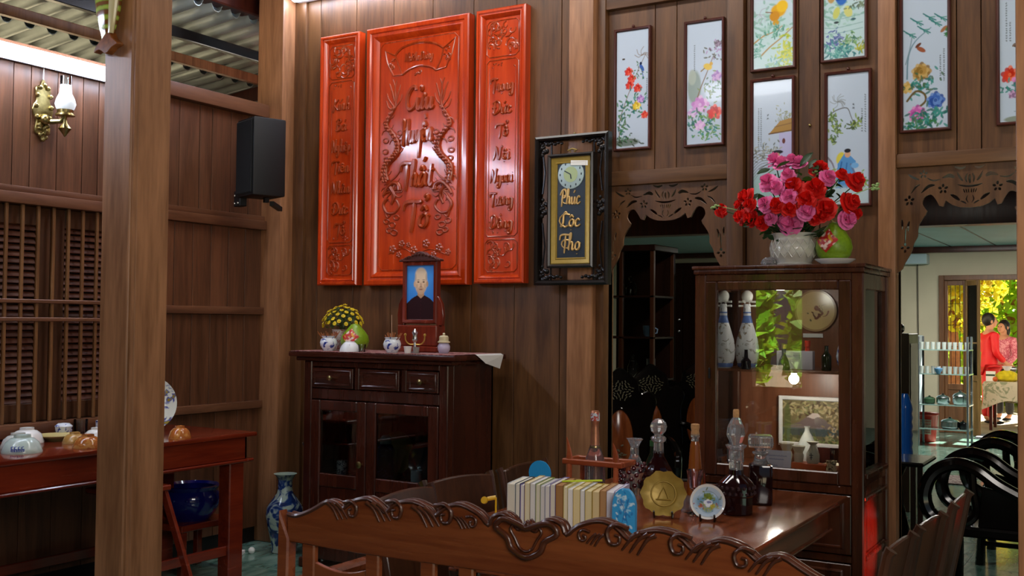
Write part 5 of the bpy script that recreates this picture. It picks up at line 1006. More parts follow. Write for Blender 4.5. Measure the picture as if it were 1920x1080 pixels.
t = thing('green_cap_bottle', 'small dark bottle with a green cap behind the grape decanter', 'bottle', (-1.935, 4.50, TZ)); MB().lathe([(.03, 0), (.031, .12), (.014, .16), (.013, .19)], (0, 0, 0), 16).build('bottle', plain('dark_green_glass', '#1a2a1c', .06, trans=.3), t); MB().lathe([(.015, .19), (.015, .215), (.0001, .216)], (0, 0, 0), 16).build('cap', plain('green_cap', '#2f5a34', .3), t); MB().lathe([(.0315, .04), (.0315, .1)], (0, 0, 0), 16).build('label', plain('pale_label', '#8aa0b0', .5), t)
t = thing('ball_stopper_decanter', 'dark wine decanter with a round cut crystal stopper behind the gold plate', 'decanter', (-1.815, 4.28, TZ))
MB().lathe([(.06, 0), (.068, .01), (.072, .06), (.062, .11), (.04, .15), (.024, .175), (.022, .2)], (0, 0, 0), 12).build('wine_body', WINE, t, 20); MB().lathe([(.0225, .176), (.0215, .235), (.032, .243), (.034, .255), (.026, .262), (.02, .24)], (0, 0, 0), 20).build('glass_neck', CRY, t); MB().ball((0, 0, .302), .037, 10, 6).lathe([(.016, .25), (.02, .27)], (0, 0, 0), 12).build('stopper', CRY, t, 10)
t = thing('spire_bottle', 'tall slim ribbed amber bottle with a cork stopper', 'bottle', (-1.67, 4.335, TZ))
MB().lathe([(.036, 0), (.038, .008)] + [(.037 - .017 * (k / 26) + .0012 * (k % 2), .015 + k * .0085) for k in range(26)] + [(.0165, .245)], (0, 0, 0), 18).build('amber_body', AMB, t); MB().lathe([(.0165, .243), (.0155, .258), (.019, .262), (.019, .275), (.015, .278)], (0, 0, 0), 18).build('glass_lip', CRY, t); MB().lathe([(.0165, .27), (.018, .278), (.016, .29), (.019, .305), (.018, .317), (.012, .319), (.0001, .319)], (0, 0, 0), 16).build('cork', plain('cork', '#b98a5a', .8, noise=.2, nscale=120), t)
t = thing('crystal_goblet', 'small pink tinted crystal goblet between the gold plate and the small porcelain plate', 'goblet', (-1.53, 3.97, TZ)); PKC = plain('pink_crystal', '#f0dce4', .03, trans=1, ior=1.5)
MB().lathe([(.028, 0), (.03, .006), (.01, .014), (.008, .03), (.013, .04), (.007, .05), (.013, .065), (.01, .08), (.008, .09), (.02, .105), (.03, .15), (.034, .175), (.031, .175), (.018, .11), (.0001, .1)], (0, 0, 0), 18).build('glass', PKC, t)
t = thing('crystal_salt', 'little cut crystal cup beside the goblet foot', 'cup', (-1.585, 4.02, TZ)); MB().lathe([(.02, 0), (.026, .05), (.028, .06), (.024, .06), (.018, .01), (.0001, .01)], (0, 0, 0), 12).build('cup', CRY, t, 15)
dish('gold coloured plate with a scalloped rim on a black stand', (-1.615, 3.86, TZ), .086, M['goldmat'], 76, R(20), fx=lambda a, k: 1 + (.05 * math.cos(10 * a) if k in (2, 3) else 0), name='gold_plate')
g = bpy.data.objects['gold_plate']; b = MB(); m = MX.Rotation(R(76), 3, 'X'); c3 = V((0, 0, .086 * math.sin(R(76)) + .006))
b.tube([c3 + m @ V((.047 * math.cos(a), .047 * math.sin(a), .0)) for a in [k * PI / 12 for k in range(24)]], .0025, 6, True); b.tube([c3 + m @ V(p) for p in ((-.02, -.02, 0), (-.012, .0, 0), (0, .024, 0), (.012, 0, 0), (.02, -.02, 0))], .003, 5); b.tube([c3 + m @ V(p) for p in ((-.028, -.022, 0), (.028, -.022, 0))], .003, 5); b.build('embossed_design', M['goldmat'], g)
t = dish('small white porcelain plate painted with a bowl of fruit, on a black stand', (-1.445, 3.885, TZ), .066, M['white'], 78, R(18), name='painted_plate')
c = Cv(60, 60, '#bccede'); c.blob(30, 30, 24, 20, '#4a86a8', .75, 0, .5).blob(30, 40, 18, 9, '#a8a83a', .8, 0, .5).blob(30, 19, 11, 7, '#7a8a20', .9).leaves(30, 18, 9, 5, 24, ['#8a9a2a', '#5a6a20', '#6a7a3a'], 4).leaves(26, 38, 12, 5, 26, ['#6a8a9a', '#c8b030', '#8aa0c0', '#a04a3a'], 4).blob(30, 32, 9, 8, '#e4e8f0').blob(32, 30, 5, 3, '#5a5a9a', .8).leaves(44, 42, 5, 3, 14, ['#a8a030', '#c8b840'], 3).leaves(14, 40, 3, 3, 8, ['#b8482a'], 3)
m = MX.Rotation(R(78), 3, 'X'); c3 = V((0, 0, .066 * math.sin(R(78)) + .006))
def disc(x, z):
    L_ = max(abs(x), abs(z)); d = math.hypot(x, z) or 1; k = L_ / d; return tuple(c3 + m @ V((x * k, z * k, .0005 - .0035 + (0.004 if L_ > .040 else 0) + max(0, L_ - .040) * .62)))
canvas('painted_centre', c, -.056, .056, -.056, .056, 0, painted_mat('plate_print', .12, .3), t, fn=disc)
cutp = [(.062, 0), (.066, .006), (.066, .07), (.07, .075), (.072, .11), (.066, .125), (.05, .14), (.03, .155), (.027, .175)]
t = thing('tall_stopper_decanter', 'dark cut glass decanter with a tall pointed crystal stopper', 'decanter', (-1.404, 4.088, TZ)); MB().lathe(cutp, (0, 0, 0), 20, None, lambda a, k: 1 + (.02 * math.cos(10 * a) if 1 <= k <= 5 else 0)).build('wine_body', WINE, t, 20)
b = MB()
for k in range(40): a = k * PI / 10 + (k // 20) * .15; b.ball((.0725 * math.cos(a), .0725 * math.sin(a), .085 + .022 * (k // 20)), .008, 4, 3)
b.build('cut_diamonds', plain('cut_glass_dark', '#3a2a2c', .05, coat=1), t, 0, kind='stuff')
MB().lathe([(.0275, .173), (.028, .2), (.032, .205), (.03, .215), (.028, .25), (.04, .262), (.042, .27), (.034, .272), (.022, .255)], (0, 0, 0), 20).build('glass_neck', CRY, t); MB().lathe([(.02, .262), (.024, .28), (.037, .31), (.034, .34), (.02, .37), (.012, .38)], (0, 0, 0), 9).build('stopper', CRY, t, 10); MB().lathe([(.0125, .378), (.0125, .405), (.01, .41), (.0001, .41)], (0, 0, 0), 12).build('cork_tip', plain('cork', '#b98a5a'), t)
t = thing('square_decanter', 'square dark decanter with a flat cut crystal stopper, touching the cabinet', 'decanter', (-1.395, 4.37, TZ), R(20)); MB().bx(-.048, .048, -.048, .048, 0, .165).build('wine_body', WINE, t, bevel=.012, seg=2); MB().lathe([(.04, .163), (.028, .178), (.024, .2), (.034, .21), (.034, .216), (.026, .218)], (0, 0, 0), 18).build('glass_shoulder', CRY, t); MB().bx(-.05, .05, -.05, .05, .236, .285).lathe([(.02, .212), (.028, .238)], (0, 0, 0), 14).build('stopper', CRY, t, 10, bevel=.008)
b = MB()
for k in range(10): b.bx(-.05 + k * .0105, -.046 + k * .0105, -.053, -.05, .238, .283)
b.build('stopper_ribs', CRY, t, 0, kind='stuff')
# ---------------------------------------------------------------- glass display cabinet at the right
GC = M['glasscab']
t = thing('display_cabinet', 'tall red-brown wooden display cabinet with a large glass door and glass side, between the doorways', 'cabinet', (-1.4935, 4.9, 0)); w = .3985
MB().bx(-w - .012, w + .012, -.012, .56, 1.757, 1.775).bx(-w - .006, w + .006, -.006, .55, 1.735, 1.757).build('cornice', GC, t, bevel=.005, seg=2)
b = MB()
for x in (-w, w - .055): b.bx(x, x + .055, 0, .05, 0, 1.735).bx(x, x + .055, .49, .54, 0, 1.735)
b.build('corner_posts', GC, t, bevel=.006, kind='stuff')
b = MB().bx(-w + .055, w - .055, .002, .045, 1.70, 1.735).bx(-w + .055, w - .055, .002, .045, .735, .772).bx(-w + .055, w - .055, .002, .045, .43, .462).bx(-w + .055, w - .055, .002, .045, .06, .12)
for x in (-w + .005, w - .045): b.bx(x, x + .04, .05, .49, 1.66, 1.735).bx(x, x + .04, .05, .49, .77, .826).bx(x, x + .04, .05, .49, .43, .47).bx(x, x + .04, .05, .49, .06, .12)
b.build('rails', GC, t, bevel=.004, kind='stuff')
MB().bx(w - .05, w + .008, .045, .50, .805, .828).build('side_sill', GC, t, bevel=.004); MB().bx(w - .05, w + .006, .045, .50, .44, .462).build('side_moulding', GC, t, bevel=.004); MB().bx(w - .04, w + .006, .045, .5, .705, .725).build('side_moulding', GC, t, bevel=.004)
for x in (-w + .012, w - .032): MB().bx(x, x + .02, .05, .49, .12, .43).bx(x, x + .02, .05, .49, .47, .77).build('side_panel', GC, t, bevel=.002)
MB().bx(-w + .02, w - .02, .525, .535, .06, 1.735).build('back_panel', M['cabback'], t); MB().bx(-w + .055, w - .055, .05, .52, .785, .80).build('floor_board', M['cabback'], t); MB().bx(-w + .055, w - .055, .05, .52, 1.70, 1.715).build('top_board', GC, t)
MB().bx(-w + .045, w - .045, .09, .52, 1.268, 1.280).build('shelf', M['cabback'], t, bevel=.002); MB().bx(-w + .055, w - .055, .05, .52, .06, .08).build('bottom_board', GC, t)
d = MB().bx(-.345, -.288, -.002, .03, .775, 1.70).bx(.288, .345, -.002, .03, .775, 1.70).bx(-.288, .288, -.002, .03, 1.657, 1.70).bx(-.288, .288, -.002, .03, .775, .832).build('door', GC, t, bevel=.005)
MB().bx(-.288, .288, .010, .014, .832, 1.657).build('glass', M['cabpane'], d, smooth=0); MB().bx(-.325, -.317, -.012, -.002, 1.235, 1.285).build('lock_plate', M['blackplastic'], d, bevel=.002)
MB().bx(w - .026, w - .022, .05, .49, .826, 1.66).build('side_glass', M['cabpane'], t, smooth=0); MB().bx(-w + .022, -w + .026, .05, .49, .826, 1.66).build('side_glass', M['cabpane'], t, smooth=0)
for x0, x1 in ((-.343, -.004), (.004, .343)):
    dr = MB().bx(x0, x1, -.002, .025, .468, .73).moulding(x0 + .03, x1 - .03, .49, .71, [(0, -.002), (.006, -.008), (.012, -.008), (.018, -.001)]).build('drawer', GC, t, bevel=.004); MB().ball(((x0 + x1) / 2, -.015, .6), .014, 10, 7).build('knob', M['brass'], dr)
    dr = MB().bx(x0, x1, -.002, .025, .125, .425).moulding(x0 + .035, x1 - .035, .155, .40, [(0, -.002), (.006, -.008), (.012, -.008), (.018, -.001)]).build('door', GC, t, bevel=.004); MB().ball(((x0 + x1) / 2 + (.12 if x0 < -.1 else -.12), -.015, .3), .014, 10, 7).build('knob', M['brass'], dr)
BULB = plain('cabinet_bulb', '#ffffff', .3, emit='#fff4e6', es=30)
for bx_, by_, bz_, e_ in ((.04, .16, 1.2675, 3.6), (.0, .072, 1.6995, 1.1)):
    MB().ball((bx_, by_, bz_ - (.03 if bz_ < 1.5 else .014)), .024 if bz_ < 1.5 else .014, 16, 10).lathe([(.012, -.012), (.014, 0)], (bx_, by_, bz_), 12).build('lamp_bulb', BULB, t)
    pl = lamp('cabinet_bulb_light', 'POINT', (0, 0, 0), (0, 0, -1), e_, (1, .93, .82)); pl.parent = t; pl.location = (bx_, by_, bz_ - .06); pl.data.shadow_soft_size = .02
# in the cabinet, upper shelf
SH = 1.2805
LU = patch('lute_ware', '#d8d8da', '#8a8478', .14, 26, .6, '#a8703a')
def lute(label, loc, sg):
    t = thing('lute_bottle', label, 'bottle', loc, 0, 'pair of lute shaped bottles')
    MB().lathe([(.035, 0), (.044, .008), (.056, .05), (.06, .095), (.053, .14), (.038, .19), (.025, .23), (.0195, .25), (.018, .31), (.017, .315)], (0, 0, 0), 26, MX.Diagonal(V((1, .6, 1)))).build('body', LU, t, 60)
    MB().lathe([(.0285, .222), (.0255, .231), (.0205, .25), (.0195, .258)], (0, 0, 0), 22, MX.Diagonal(V((1.01, .62, 1)))).lathe([(.019, .27), (.019, .276)], (0, 0, 0), 20).lathe([(.0445, .006), (.05, .02), (.046, .03), (.044, .008)], (0, 0, 0), 24, MX.Diagonal(V((1.01, .62, 1)))).build('blue_bands', plain('cobalt_band', '#5670a8', .15), t)
    b = MB().ball((0, 0, .352), .03, 14, 9, (1, .55, 1)).tube([(-.018, 0, .325), (0, .0, .34), (.018, 0, .325)], .012, 8)
    for z in (.325, .305): b.tube([(-.042, 0, z), (-.02, 0, z)], [.006, .004], 8); b.tube([(.02, 0, z), (.042, 0, z)], [.004, .006], 8)
    b.build('scroll_head', M['white'], t, 60)
lute('blue and white lute shaped porcelain bottle with an orange bird, leftmost on the shelf', (-1.79, 5.02, SH), 1); lute('blue and white lute shaped porcelain bottle with grey flowers, second on the upper shelf', (-1.69, 5.08, SH), -1)
t = thing('miniature_bottle', 'tiny dark bottle in front of the second lute bottle', 'bottle', (-1.665, 4.99, SH)); MB().lathe([(.022, 0), (.024, .01), (.024, .04), (.01, .055), (.008, .09), (.01, .094)], (0, 0, 0), 16).build('bottle', plain('ink_glass', '#16161e', .08), t)
t = thing('white_box', 'white printed card box on the upper shelf, behind the brown miniature bottle', 'box', (-1.49, 5.14, SH)); MB().bx(-.072, .072, 0, .05, 0, .088).build('box', M['paper'], t, bevel=.002)
b = MB()
for k in range(4): b.bx(.01 + .006 * (k % 2), .055 - .004 * k, -.001, .0, .05 + k * .008, .052 + k * .008)
b.build('print_lines', plain('print_grey', '#8a8a94', .6), t, 0, kind='stuff')
t = thing('miniature_bottle', 'small brown bottle with a yellow top in front of the white card box', 'bottle', (-1.505, 5.07, SH)); MB().lathe([(.028, 0), (.03, .01), (.022, .045), (.01, .07), (.009, .1)], (0, 0, 0), 16).build('bottle', plain('olive_glass', '#5a5a34', .08), t); MB().lathe([(.0105, .1), (.011, .118), (.0001, .119)], (0, 0, 0), 14).build('cap', plain('yellow_cap', '#c8b03a', .3), t)
t = thing('red_capped_box', 'small white box with a red bottle neck behind it, right of the card box', 'box', (-1.405, 5.12, SH)); MB().bx(-.03, .03, -.02, .02, 0, .09).build('box', plain('pale_lilac', '#c4c0cc', .5), t, bevel=.002); MB().lathe([(.012, .09), (.011, .11), (.014, .112), (.014, .14), (.0001, .141)], (0, 0, 0), 14).build('red_neck', plain('red_cap', '#c8402a', .3), t)
t = thing('miniature_bottle', 'small dark green bottle alone at the right of the upper shelf', 'bottle', (-1.305, 5.08, SH)); MB().lathe([(.021, 0), (.023, .006), (.023, .07), (.01, .088), (.009, .115), (.011, .118)], (0, 0, 0), 16).build('bottle', plain('bottle_green', '#1a2a14', .08), t)
t = thing('round_plaque', 'round cream plate with a brown painted animal, fixed to the back of the cabinet', 'plate', (-1.445, 5.425, 1.568)); mr = MX.Rotation(PI / 2, 3, 'X')
MB().lathe([(.06, .001), (.104, .012), (.106, .016), (.098, .016), (.0001, .012)], (0, 0, 0), 40, mr).build('rim', plain('beige_rim', '#b08a62', .2), t)
c = Cv(70, 70, '#d6b47e'); c.blob(38, 30, 6, 5, '#8a4a34').blob(40, 46, 8, 4, '#6a3a2a', 1, -.4).line([(42, 34), (48, 40), (46, 48)], 4, '#7a4030').blob(34, 42, 6, 5, '#c8a880').line([(28, 38), (30, 42), (34, 46)], 3, '#5a3024').line([(58, 36), (56, 44), (52, 48)], 3, '#8a4a3a', w2=1).blob(25, 54, 2.4, 2, '#6a6048').twigs(46, 28, 4, 12, '#8a7a58', .8).blob(20, 40, 1.6, 1.6, '#7a7050').blob(44, 24, 1.5, 1.5, '#8a6a4a')
def dk(x, z):
    L_ = max(abs(x), abs(z)); d = math.hypot(x, z) or 1; return (x * L_ / d, -.0165, z * L_ / d)
canvas('painted_face', c, -.096, .096, -.096, .096, 0, painted_mat('plaque_print', .2), t, fn=dk)
tag(MB().bx(-1.51, -1.41, 5.418, 5.423, 1.432, 1.452).build('caption_card', M['paper']), 'small white caption strip under the round plate', 'label')
t = thing('pear_vase', 'blue and white pear shaped vase by the glass side of the upper shelf', 'vase', (-1.20, 5.12, SH)); MB().lathe([(.04, 0), (.062, .03), (.07, .07), (.058, .12), (.035, .17), (.02, .21), (.016, .26), (.025, .285), (.02, .285)], (0, 0, 0), 26).build('vase', patch('blue_spots', '#c8d4e4', '#4a6ab0', .12, 40, .58), t, 60)
# lower compartment
LO = .8005
t = thing('framed_landscape', 'white framed picture of a snowy mountain standing inside the cabinet', 'picture', (-1.455, 5.37, LO)); MB().moulding(-.165, .165, .085, .335, [(0, .02), (0, -.004), (.004, -.008), (.016, -.006), (.02, 0)]).bx(-.16, .16, .004, .012, .09, .33).build('frame', M['paper'], t, 30); MB().bx(-.1, .1, -.03, .04, 0, .088).build('support_box', M['frame_dark'], t)
c = Cv(90, 70, '#6a6448'); c.blob(50, 22, 50, 30, '#8a7a54', .7, 0, .7).leaves(40, 16, 30, 10, 110, ['#b8a878', '#4a3a28', '#8a9060', '#c8b890', '#5a4a34'], 5).poly([(0, 46), (26, 36), (44, 22), (54, 20), (64, 30), (84, 46)], '#7a6a68').poly([(38, 27), (46, 21), (54, 20), (62, 28), (54, 26), (48, 30)], '#d8c8c0').poly([(0, 46), (90, 46), (90, 58), (0, 58)], '#4a5858').leaves(45, 64, 40, 4, 90, ['#8a9a54', '#4a5a30', '#a8a070'], 4).blob(8, 40, 5, 34, '#5a6838', .8).leaves(80, 34, 7, 20, 60, ['#c8b088', '#a89060', '#6a5a3a'], 4)
canvas('print', c, -.147, .147, .103, .317, .002, painted_mat('landscape_print', .3), t)
t = thing('sake_flask', 'white porcelain flask with a wide round body in front of the mountain picture', 'bottle', (-1.44, 5.24, LO + .0)); MB().lathe([(.05, 0), (.058, .02), (.06, .06), (.048, .1), (.026, .15), (.012, .175), (.011, .19), (.016, .2)], (0, 0, 0), 24).build('flask', plain('bluewhite_porcelain', '#c8ccc4', .15), t)
t = thing('orange_box', 'flat orange-brown box at the front of the cabinet floor', 'box', (-1.365, 5.04, LO)); MB().box((0, 0, .024), (.17, .07, .048), (0, 0, R(-8))).build('box', plain('orange_card', '#a84a1c', .5), t, bevel=.003)
SK = plain('grey_sake', '#a8a494', .2)
t = thing('sake_cup', 'small flared grey cup on the orange box', 'cup', (-1.425, 5.04, LO + .0485)); MB().lathe([(.02, 0), (.024, .03), (.02, .045), (.032, .075), (.028, .075), (.015, .045)], (0, 0, 0), 18).build('cup', SK, t)
t = thing('sake_bottle', 'small grey bottle with one dark character on the orange box', 'bottle', (-1.355, 5.03, LO + .0485)); MB().lathe([(.024, 0), (.03, .012), (.03, .045), (.016, .07), (.012, .085), (.03, .1), (.026, .1)], (0, 0, 0), 18).build('bottle', SK, t); MB().tube([(0, -.0315, .05), (0, -.0315, .018)], .002, 5).tube([(-.009, -.031, .04), (.009, -.031, .04)], .002, 5).tube([(-.007, -.031, .028), (.006, -.031, .03)], .002, 5).build('character', plain('ink', '#22201e', .5), t, kind='stuff')
t = thing('patterned_cup', 'small cream cup with brown pattern at the right front of the cabinet floor', 'cup', (-1.262, 5.0, LO)); MB().lathe([(.02, 0), (.026, .02), (.02, .05), (.026, .07), (.023, .07), (.015, .02)], (0, 0, 0), 18).build('cup', patch('brown_print', '#c4b490', '#5a4a34', .25, 45, .52), t)
t = thing('shell_dish', 'pale scalloped dish lying right of the orange box', 'dish', (-1.29, 5.16, LO)); MB().lathe([(.03, 0), (.05, .02), (.055, .035), (.05, .033), (.0001, .008)], (0, 0, 0), 20, None, lambda a, k: 1 + .06 * math.cos(8 * a) * (k in (1, 2, 3))).build('dish', M['cream'], t)
t = thing('flared_cup', 'beige flared cup behind the white printed card', 'cup', (-1.61, 5.14, LO + .0)); MB().lathe([(.02, 0), (.03, .06), (.022, .08), (.036, .115), (.032, .115), (.016, .08)], (0, 0, 0), 18).build('cup', SK, t)
t = thing('flared_cup', 'second beige flared cup, between the white printed card and the round white flask', 'cup', (-1.53, 5.2, LO)); MB().lathe([(.02, 0), (.03, .06), (.022, .08), (.036, .115), (.032, .115), (.016, .08)], (0, 0, 0), 18).build('cup', SK, t)
t = thing('printed_card', 'white card with blue printed lines leaning inside the glass door', 'card', (-1.515, 4.965, LO)); mr_ = R(-8)
cb = MB().box((0, .0, .052), (.15, .004, .104), (mr_, 0, 0)).build('card', plain('lilac_paper', '#c9cce0', .6), t)
c = Cv(96, 64, '#cdd0e4'); 
for y, a, e_ in ((16, 18, 84), (26, 30, 72), (44, 10, 54), (50, 18, 40)):
    x = a
    while x < e_: L_ = 3 + c.r.rand() * 4; c.line([(x, y), (x + L_ * .5, y - 3), (x + L_, y)], 1.1, '#5a6ab0', .8); c.line([(x, y - 1), (x + L_, y - 1.5)], 1, '#5a6ab0', .7); x += L_ + 1.6
canvas('printed_lines', c, -.074, .074, .001, .103, 0, painted_mat('card_print', .6), t, fn=lambda x, z: (x, -.0032 + (z - .052) * .1405 * 1.0, .052 + (z - .052) * .99))
t = thing('clear_decanter', 'clear cut glass decanter at the left end of the cabinet floor', 'decanter', (-1.755, 5.1, LO)); MB().lathe([(.035, 0), (.04, .02), (.04, .1), (.02, .14), (.016, .2), (.022, .21), (.0001, .205)], (0, 0, 0), 16).build('glass', M['pane'], t, 15); MB().lathe([(.0405, .03), (.0405, .08)], (0, 0, 0), 16).build('label', plain('pale_label', '#8aa0b0', .5), t)
t = thing('dark_liquor_bottle', 'dark square-shouldered bottle with a white label by the glass side, cabinet floor', 'bottle', (-1.175, 5.13, LO)); MB().lathe([(.036, 0), (.04, .006), (.04, .15), (.03, .175), (.015, .19), (.014, .24)], (0, 0, 0), 20).build('bottle', plain('smoke_glass', '#2a221c', .06), t); MB().lathe([(.0165, .238), (.017, .275), (.0001, .276)], (0, 0, 0), 16).build('cap', plain('tan_cap', '#8a6a4a', .4), t); MB().lathe([(.0405, .03), (.0405, .13)], (0, 0, 0), 20).build('label', M['paper'], t)
# on top of the cabinet
CT = 1.775
def weave(a, k): return 1 + (.018 * math.cos(12 * a + k * .8) if 2 <= k <= 9 else 0) + (.05 * math.cos(9 * a) if k >= 11 else 0)
t = thing('white_planter', 'white porcelain planter with lattice pattern and wavy rim on top of the display cabinet', 'planter', (-1.462, 5.1, CT))
MB().lathe([(.085, 0), (.088, .012), (.08, .018), (.088, .03), (.104, .048), (.113, .068), (.114, .088), (.108, .108), (.099, .124), (.096, .132), (.102, .142), (.117, .158), (.112, .158), (.09, .13), (.08, .08), (.0001, .06)], (0, 0, 0), 54, None, weave).build('bowl', plain('glossy_white', '#d8d6cc', .14, coat=.4), t, 60)
b = MB()
for k in range(18):
    for sg in (1, -1): b.tube([((.1155 - .0000 * q_ - .022 * abs(q_ - 3) ** 1.6 * .06) * math.cos(k * PI / 9 + sg * q_ * .09), (.1155 - .022 * abs(q_ - 3) ** 1.6 * .06) * math.sin(k * PI / 9 + sg * q_ * .09), .04 + q_ * .0145) for q_ in range(7)], .0028, 5)
b.build('lattice_relief', plain('glossy_white', '#d8d6cc'), t, kind='stuff')
t = thing('rose_bouquet', 'big bouquet of red and pink artificial roses with dark leaves in the white planter', 'flowers', (-1.462, 5.1, CT + .13))
def rose_mesh(mat, seed):
    q_ = random.Random(seed); b = MB()
    for ring, (n, r0, h0, cup, wd) in enumerate(((5, 1.0, -.1, .25, .82), (5, .78, .08, .55, .74), (4, .52, .22, .85, .6), (3, .3, .3, 1.0, .42))):
        for k in range(n):
            a = 2 * PI * k / n + ring * .6 + q_.uniform(-.1, .1); ca, sa = math.cos(a), math.sin(a); vs = []; rr = r0 * q_.uniform(.92, 1.06)
            for i in range(4):
                v = i / 3
                for j in range(4):
                    u = (j / 3 - .5) * 2; wv = wd * math.sin(PI * (.15 + .6 * v)) * u; rad = rr * (.12 + .88 * v ** .8) * (1 - .16 * u * u * v); z = h0 - .45 + cup * (v ** 1.2) * .8 - (.18 * v ** 4 if ring < 2 else -.05) + .06 * u * u
                    vs.append((ca * rad - sa * wv, sa * rad + ca * wv, z))
            b.add(vs, [(i * 4 + j, i * 4 + j + 1, i * 4 + 5 + j, i * 4 + 4 + j) for i in range(3) for j in range(3)])
    b.ball((0, 0, -.02), .22, 8, 6); return b.build('rose', mat, None, 80)
RP = plain('pink_petal', '#f077b4', .55, noise=.15, nscale=3); RR = plain('red_petal', '#e01a12', .55, noise=.18, nscale=3)
protos = {}
roses = [('p', 595, 115, 66), ('p', 680, 155, 64), ('p', 770, 135, 52), ('p', 835, 160, 58), ('p', 600, 320, 76), ('p', 780, 275, 58), ('p', 690, 370, 58), ('p', 1090, 300, 66), ('p', 595, 505, 66), ('p', 800, 455, 66), ('p', 950, 580, 68), ('p', 785, 655, 92), ('p', 1240, 640, 72), ('p', 630, 620, 52),
         ('r', 990, 218, 78), ('r', 1290, 330, 80), ('r', 815, 358, 74), ('r', 1005, 388, 84), ('r', 315, 485, 50), ('r', 400, 430, 74), ('r', 450, 500, 55), ('r', 350, 590, 66), ('r', 445, 612, 66), ('r', 695, 515, 62), ('r', 810, 555, 62), ('r', 940, 482, 74), ('r', 1090, 555, 84), ('r', 1260, 500, 78), ('r', 1290, 590, 52), ('r', 545, 650, 60), ('r', 1000, 640, 48), ('r', 1185, 275, 46), ('r', 1060, 615, 50)]
q = random.Random(9); stems = MB()
for k_, zx, zy, zr in roses:
    u, v = 1320 + zx / 4.5, 260 + zy / 4.5; x = (u - 1490) * .00256; z = (437 - v) * .00268 + .02 - .03; rr_ = math.hypot(x, z - .14) / .3; y = -.16 * math.sqrt(max(.05, 1 - min(1, rr_) ** 2)) + q.uniform(-.02, .02) + (.05 if zy < 250 else 0)
    if k_ not in protos: o = protos[k_] = rose_mesh(RP if k_ == 'p' else RR, 3 if k_ == 'p' else 4)
    else: o = bpy.data.objects.new('rose', protos[k_].data); COL.objects.link(o)
    s = zr / 4.5 * .00262 * 1.16; o.parent = t; o.location = (x, y, z); o.scale = (s, s, s * .9)
    dr = V((x * 1.3 + q.uniform(-.1, .1), y * 1.6 - .12, (z - .08) * .9 + .02)); o.rotation_euler = (dr.to_track_quat('Z', 'Y').to_matrix() @ MX.Rotation(q.uniform(0, 6), 3, 'Z')).to_euler()
    stems.tube(spline([(q.uniform(-.04, .04), q.uniform(-.04, .02), -.03), (x * .45, y * .5, z * .45), (x * .96, y * .9 + .01, z - s * .4)], 3), .003, 5)
x0, z0 = (1354 - 1490) * .00256, (437 - 378) * .00268
for i in range(3):
    o = bpy.data.objects.new('rose', protos['r'].data); COL.objects.link(o); o.parent = t; o.location = (x0 + (.0, -.012, .008)[i], -.05, z0 + (.012, -.012, -.02)[i]); o.scale = (.022, .022, .028); o.rotation_euler = (R(60), R(20 * i), i)
stems.tube(spline([(0, 0, 0), (-.16, -.04, .09), (x0 + .02, -.05, z0 - .01)], 5), .003, 5).build('stems', plain('stem_green', '#2f4a1c', .5), t, kind='stuff')
LF = leafy('rose_leaf', '#1c3a18', '#3a6a20', .2); lfm = None
def leaf_mesh(s=1.0):
    b = MB(); pr = [(0, 0), (.25, .16), (.5, .24), (.75, .2), (1, .02)]; vs = []
    for a, w_ in pr: vs += [(-w_, a, .06 * math.sin(a * 3) + .06), (0, a, .06 * math.sin(a * 3)), (w_, a, .06 * math.sin(a * 3) + .06)]
    return b.add(vs, [f for i in range(4) for f in ((i * 3, i * 3 + 1, i * 3 + 4, i * 3 + 3), (i * 3 + 1, i * 3 + 2, i * 3 + 5, i * 3 + 4))])
for i in range(110):
    a, z = q.uniform(0, 6.3), q.uniform(-.02, .34); rad = (.10 + .15 * math.sin(min(1, max(0, z + .05) / .3) * 2.2)) * q.uniform(.35, 1); p = (rad * math.cos(a) * 1.05, rad * math.sin(a) * .6 - .03, z)
    if lfm is None: o = leaf_mesh().build('leaf', LF, t, 60); lfm = o.data
    else: o = bpy.data.objects.new('leaf', lfm); COL.objects.link(o); o.parent = t
    o.location = p; s = q.uniform(.055, .09); o.scale = (s, s, s); o.rotation_euler = (q.uniform(-.6, 1.2), q.uniform(-.8, .8), q.uniform(0, 6.3))
b = MB()
for (u, v, n_) in ((1640, 352, 9), (1345, 371, 6), (1540, 322, 5)):
    x, z = (u - 1490) * .00256, (437 - v) * .00268
    for i in range(n_): b.ball((x + q.uniform(-.03, .02), -.06 + q.uniform(-.01, .01), z + q.uniform(-.012, .012)), .006, 6, 4, (1.6, 1, 1))
    b.tube(spline([(0, 0, .02), (x * .5, -.04, z * .7), (x, -.06, z)], 4), .0022, 5)
b.build('pale_filler_sprigs', plain('sprig_green', '#8fae6a', .6), t, kind='stuff')
t = thing('small_dish', 'flat white dish under the green pomelo on the cabinet', 'dish', (-1.26, 5.06, CT)); MB().lathe([(.055, 0), (.06, .006), (.092, .026), (.094, .03), (.06, .014), (.0001, .012)], (0, 0, 0), 30).build('dish', M['white'], t)
t = pomelo('green pear shaped pomelo with red tag and bare stem, beside the roses', (-1.265, 5.06, CT + .0155), 1.0, -.2)
MB().tube(spline([(0, 0, .185), (-.01, -.004, .205), (.012, -.004, .232), (.024, 0, .262)], 4), [.007, .005], 7).build('stem', plain('dry_stem', '#8a7a4a', .7), t)
t = thing('glass_ornament', 'low cut crystal turtle-like ornament in front of the white planter', 'ornament', (-1.545, 4.965, CT)); MB().ball((0, 0, .012), .04, 9, 6, (1, .8, .75)).lathe([(.03, 0), (.036, .012)], (0, 0, 0), 10).build('crystal', CRY, t, 10)
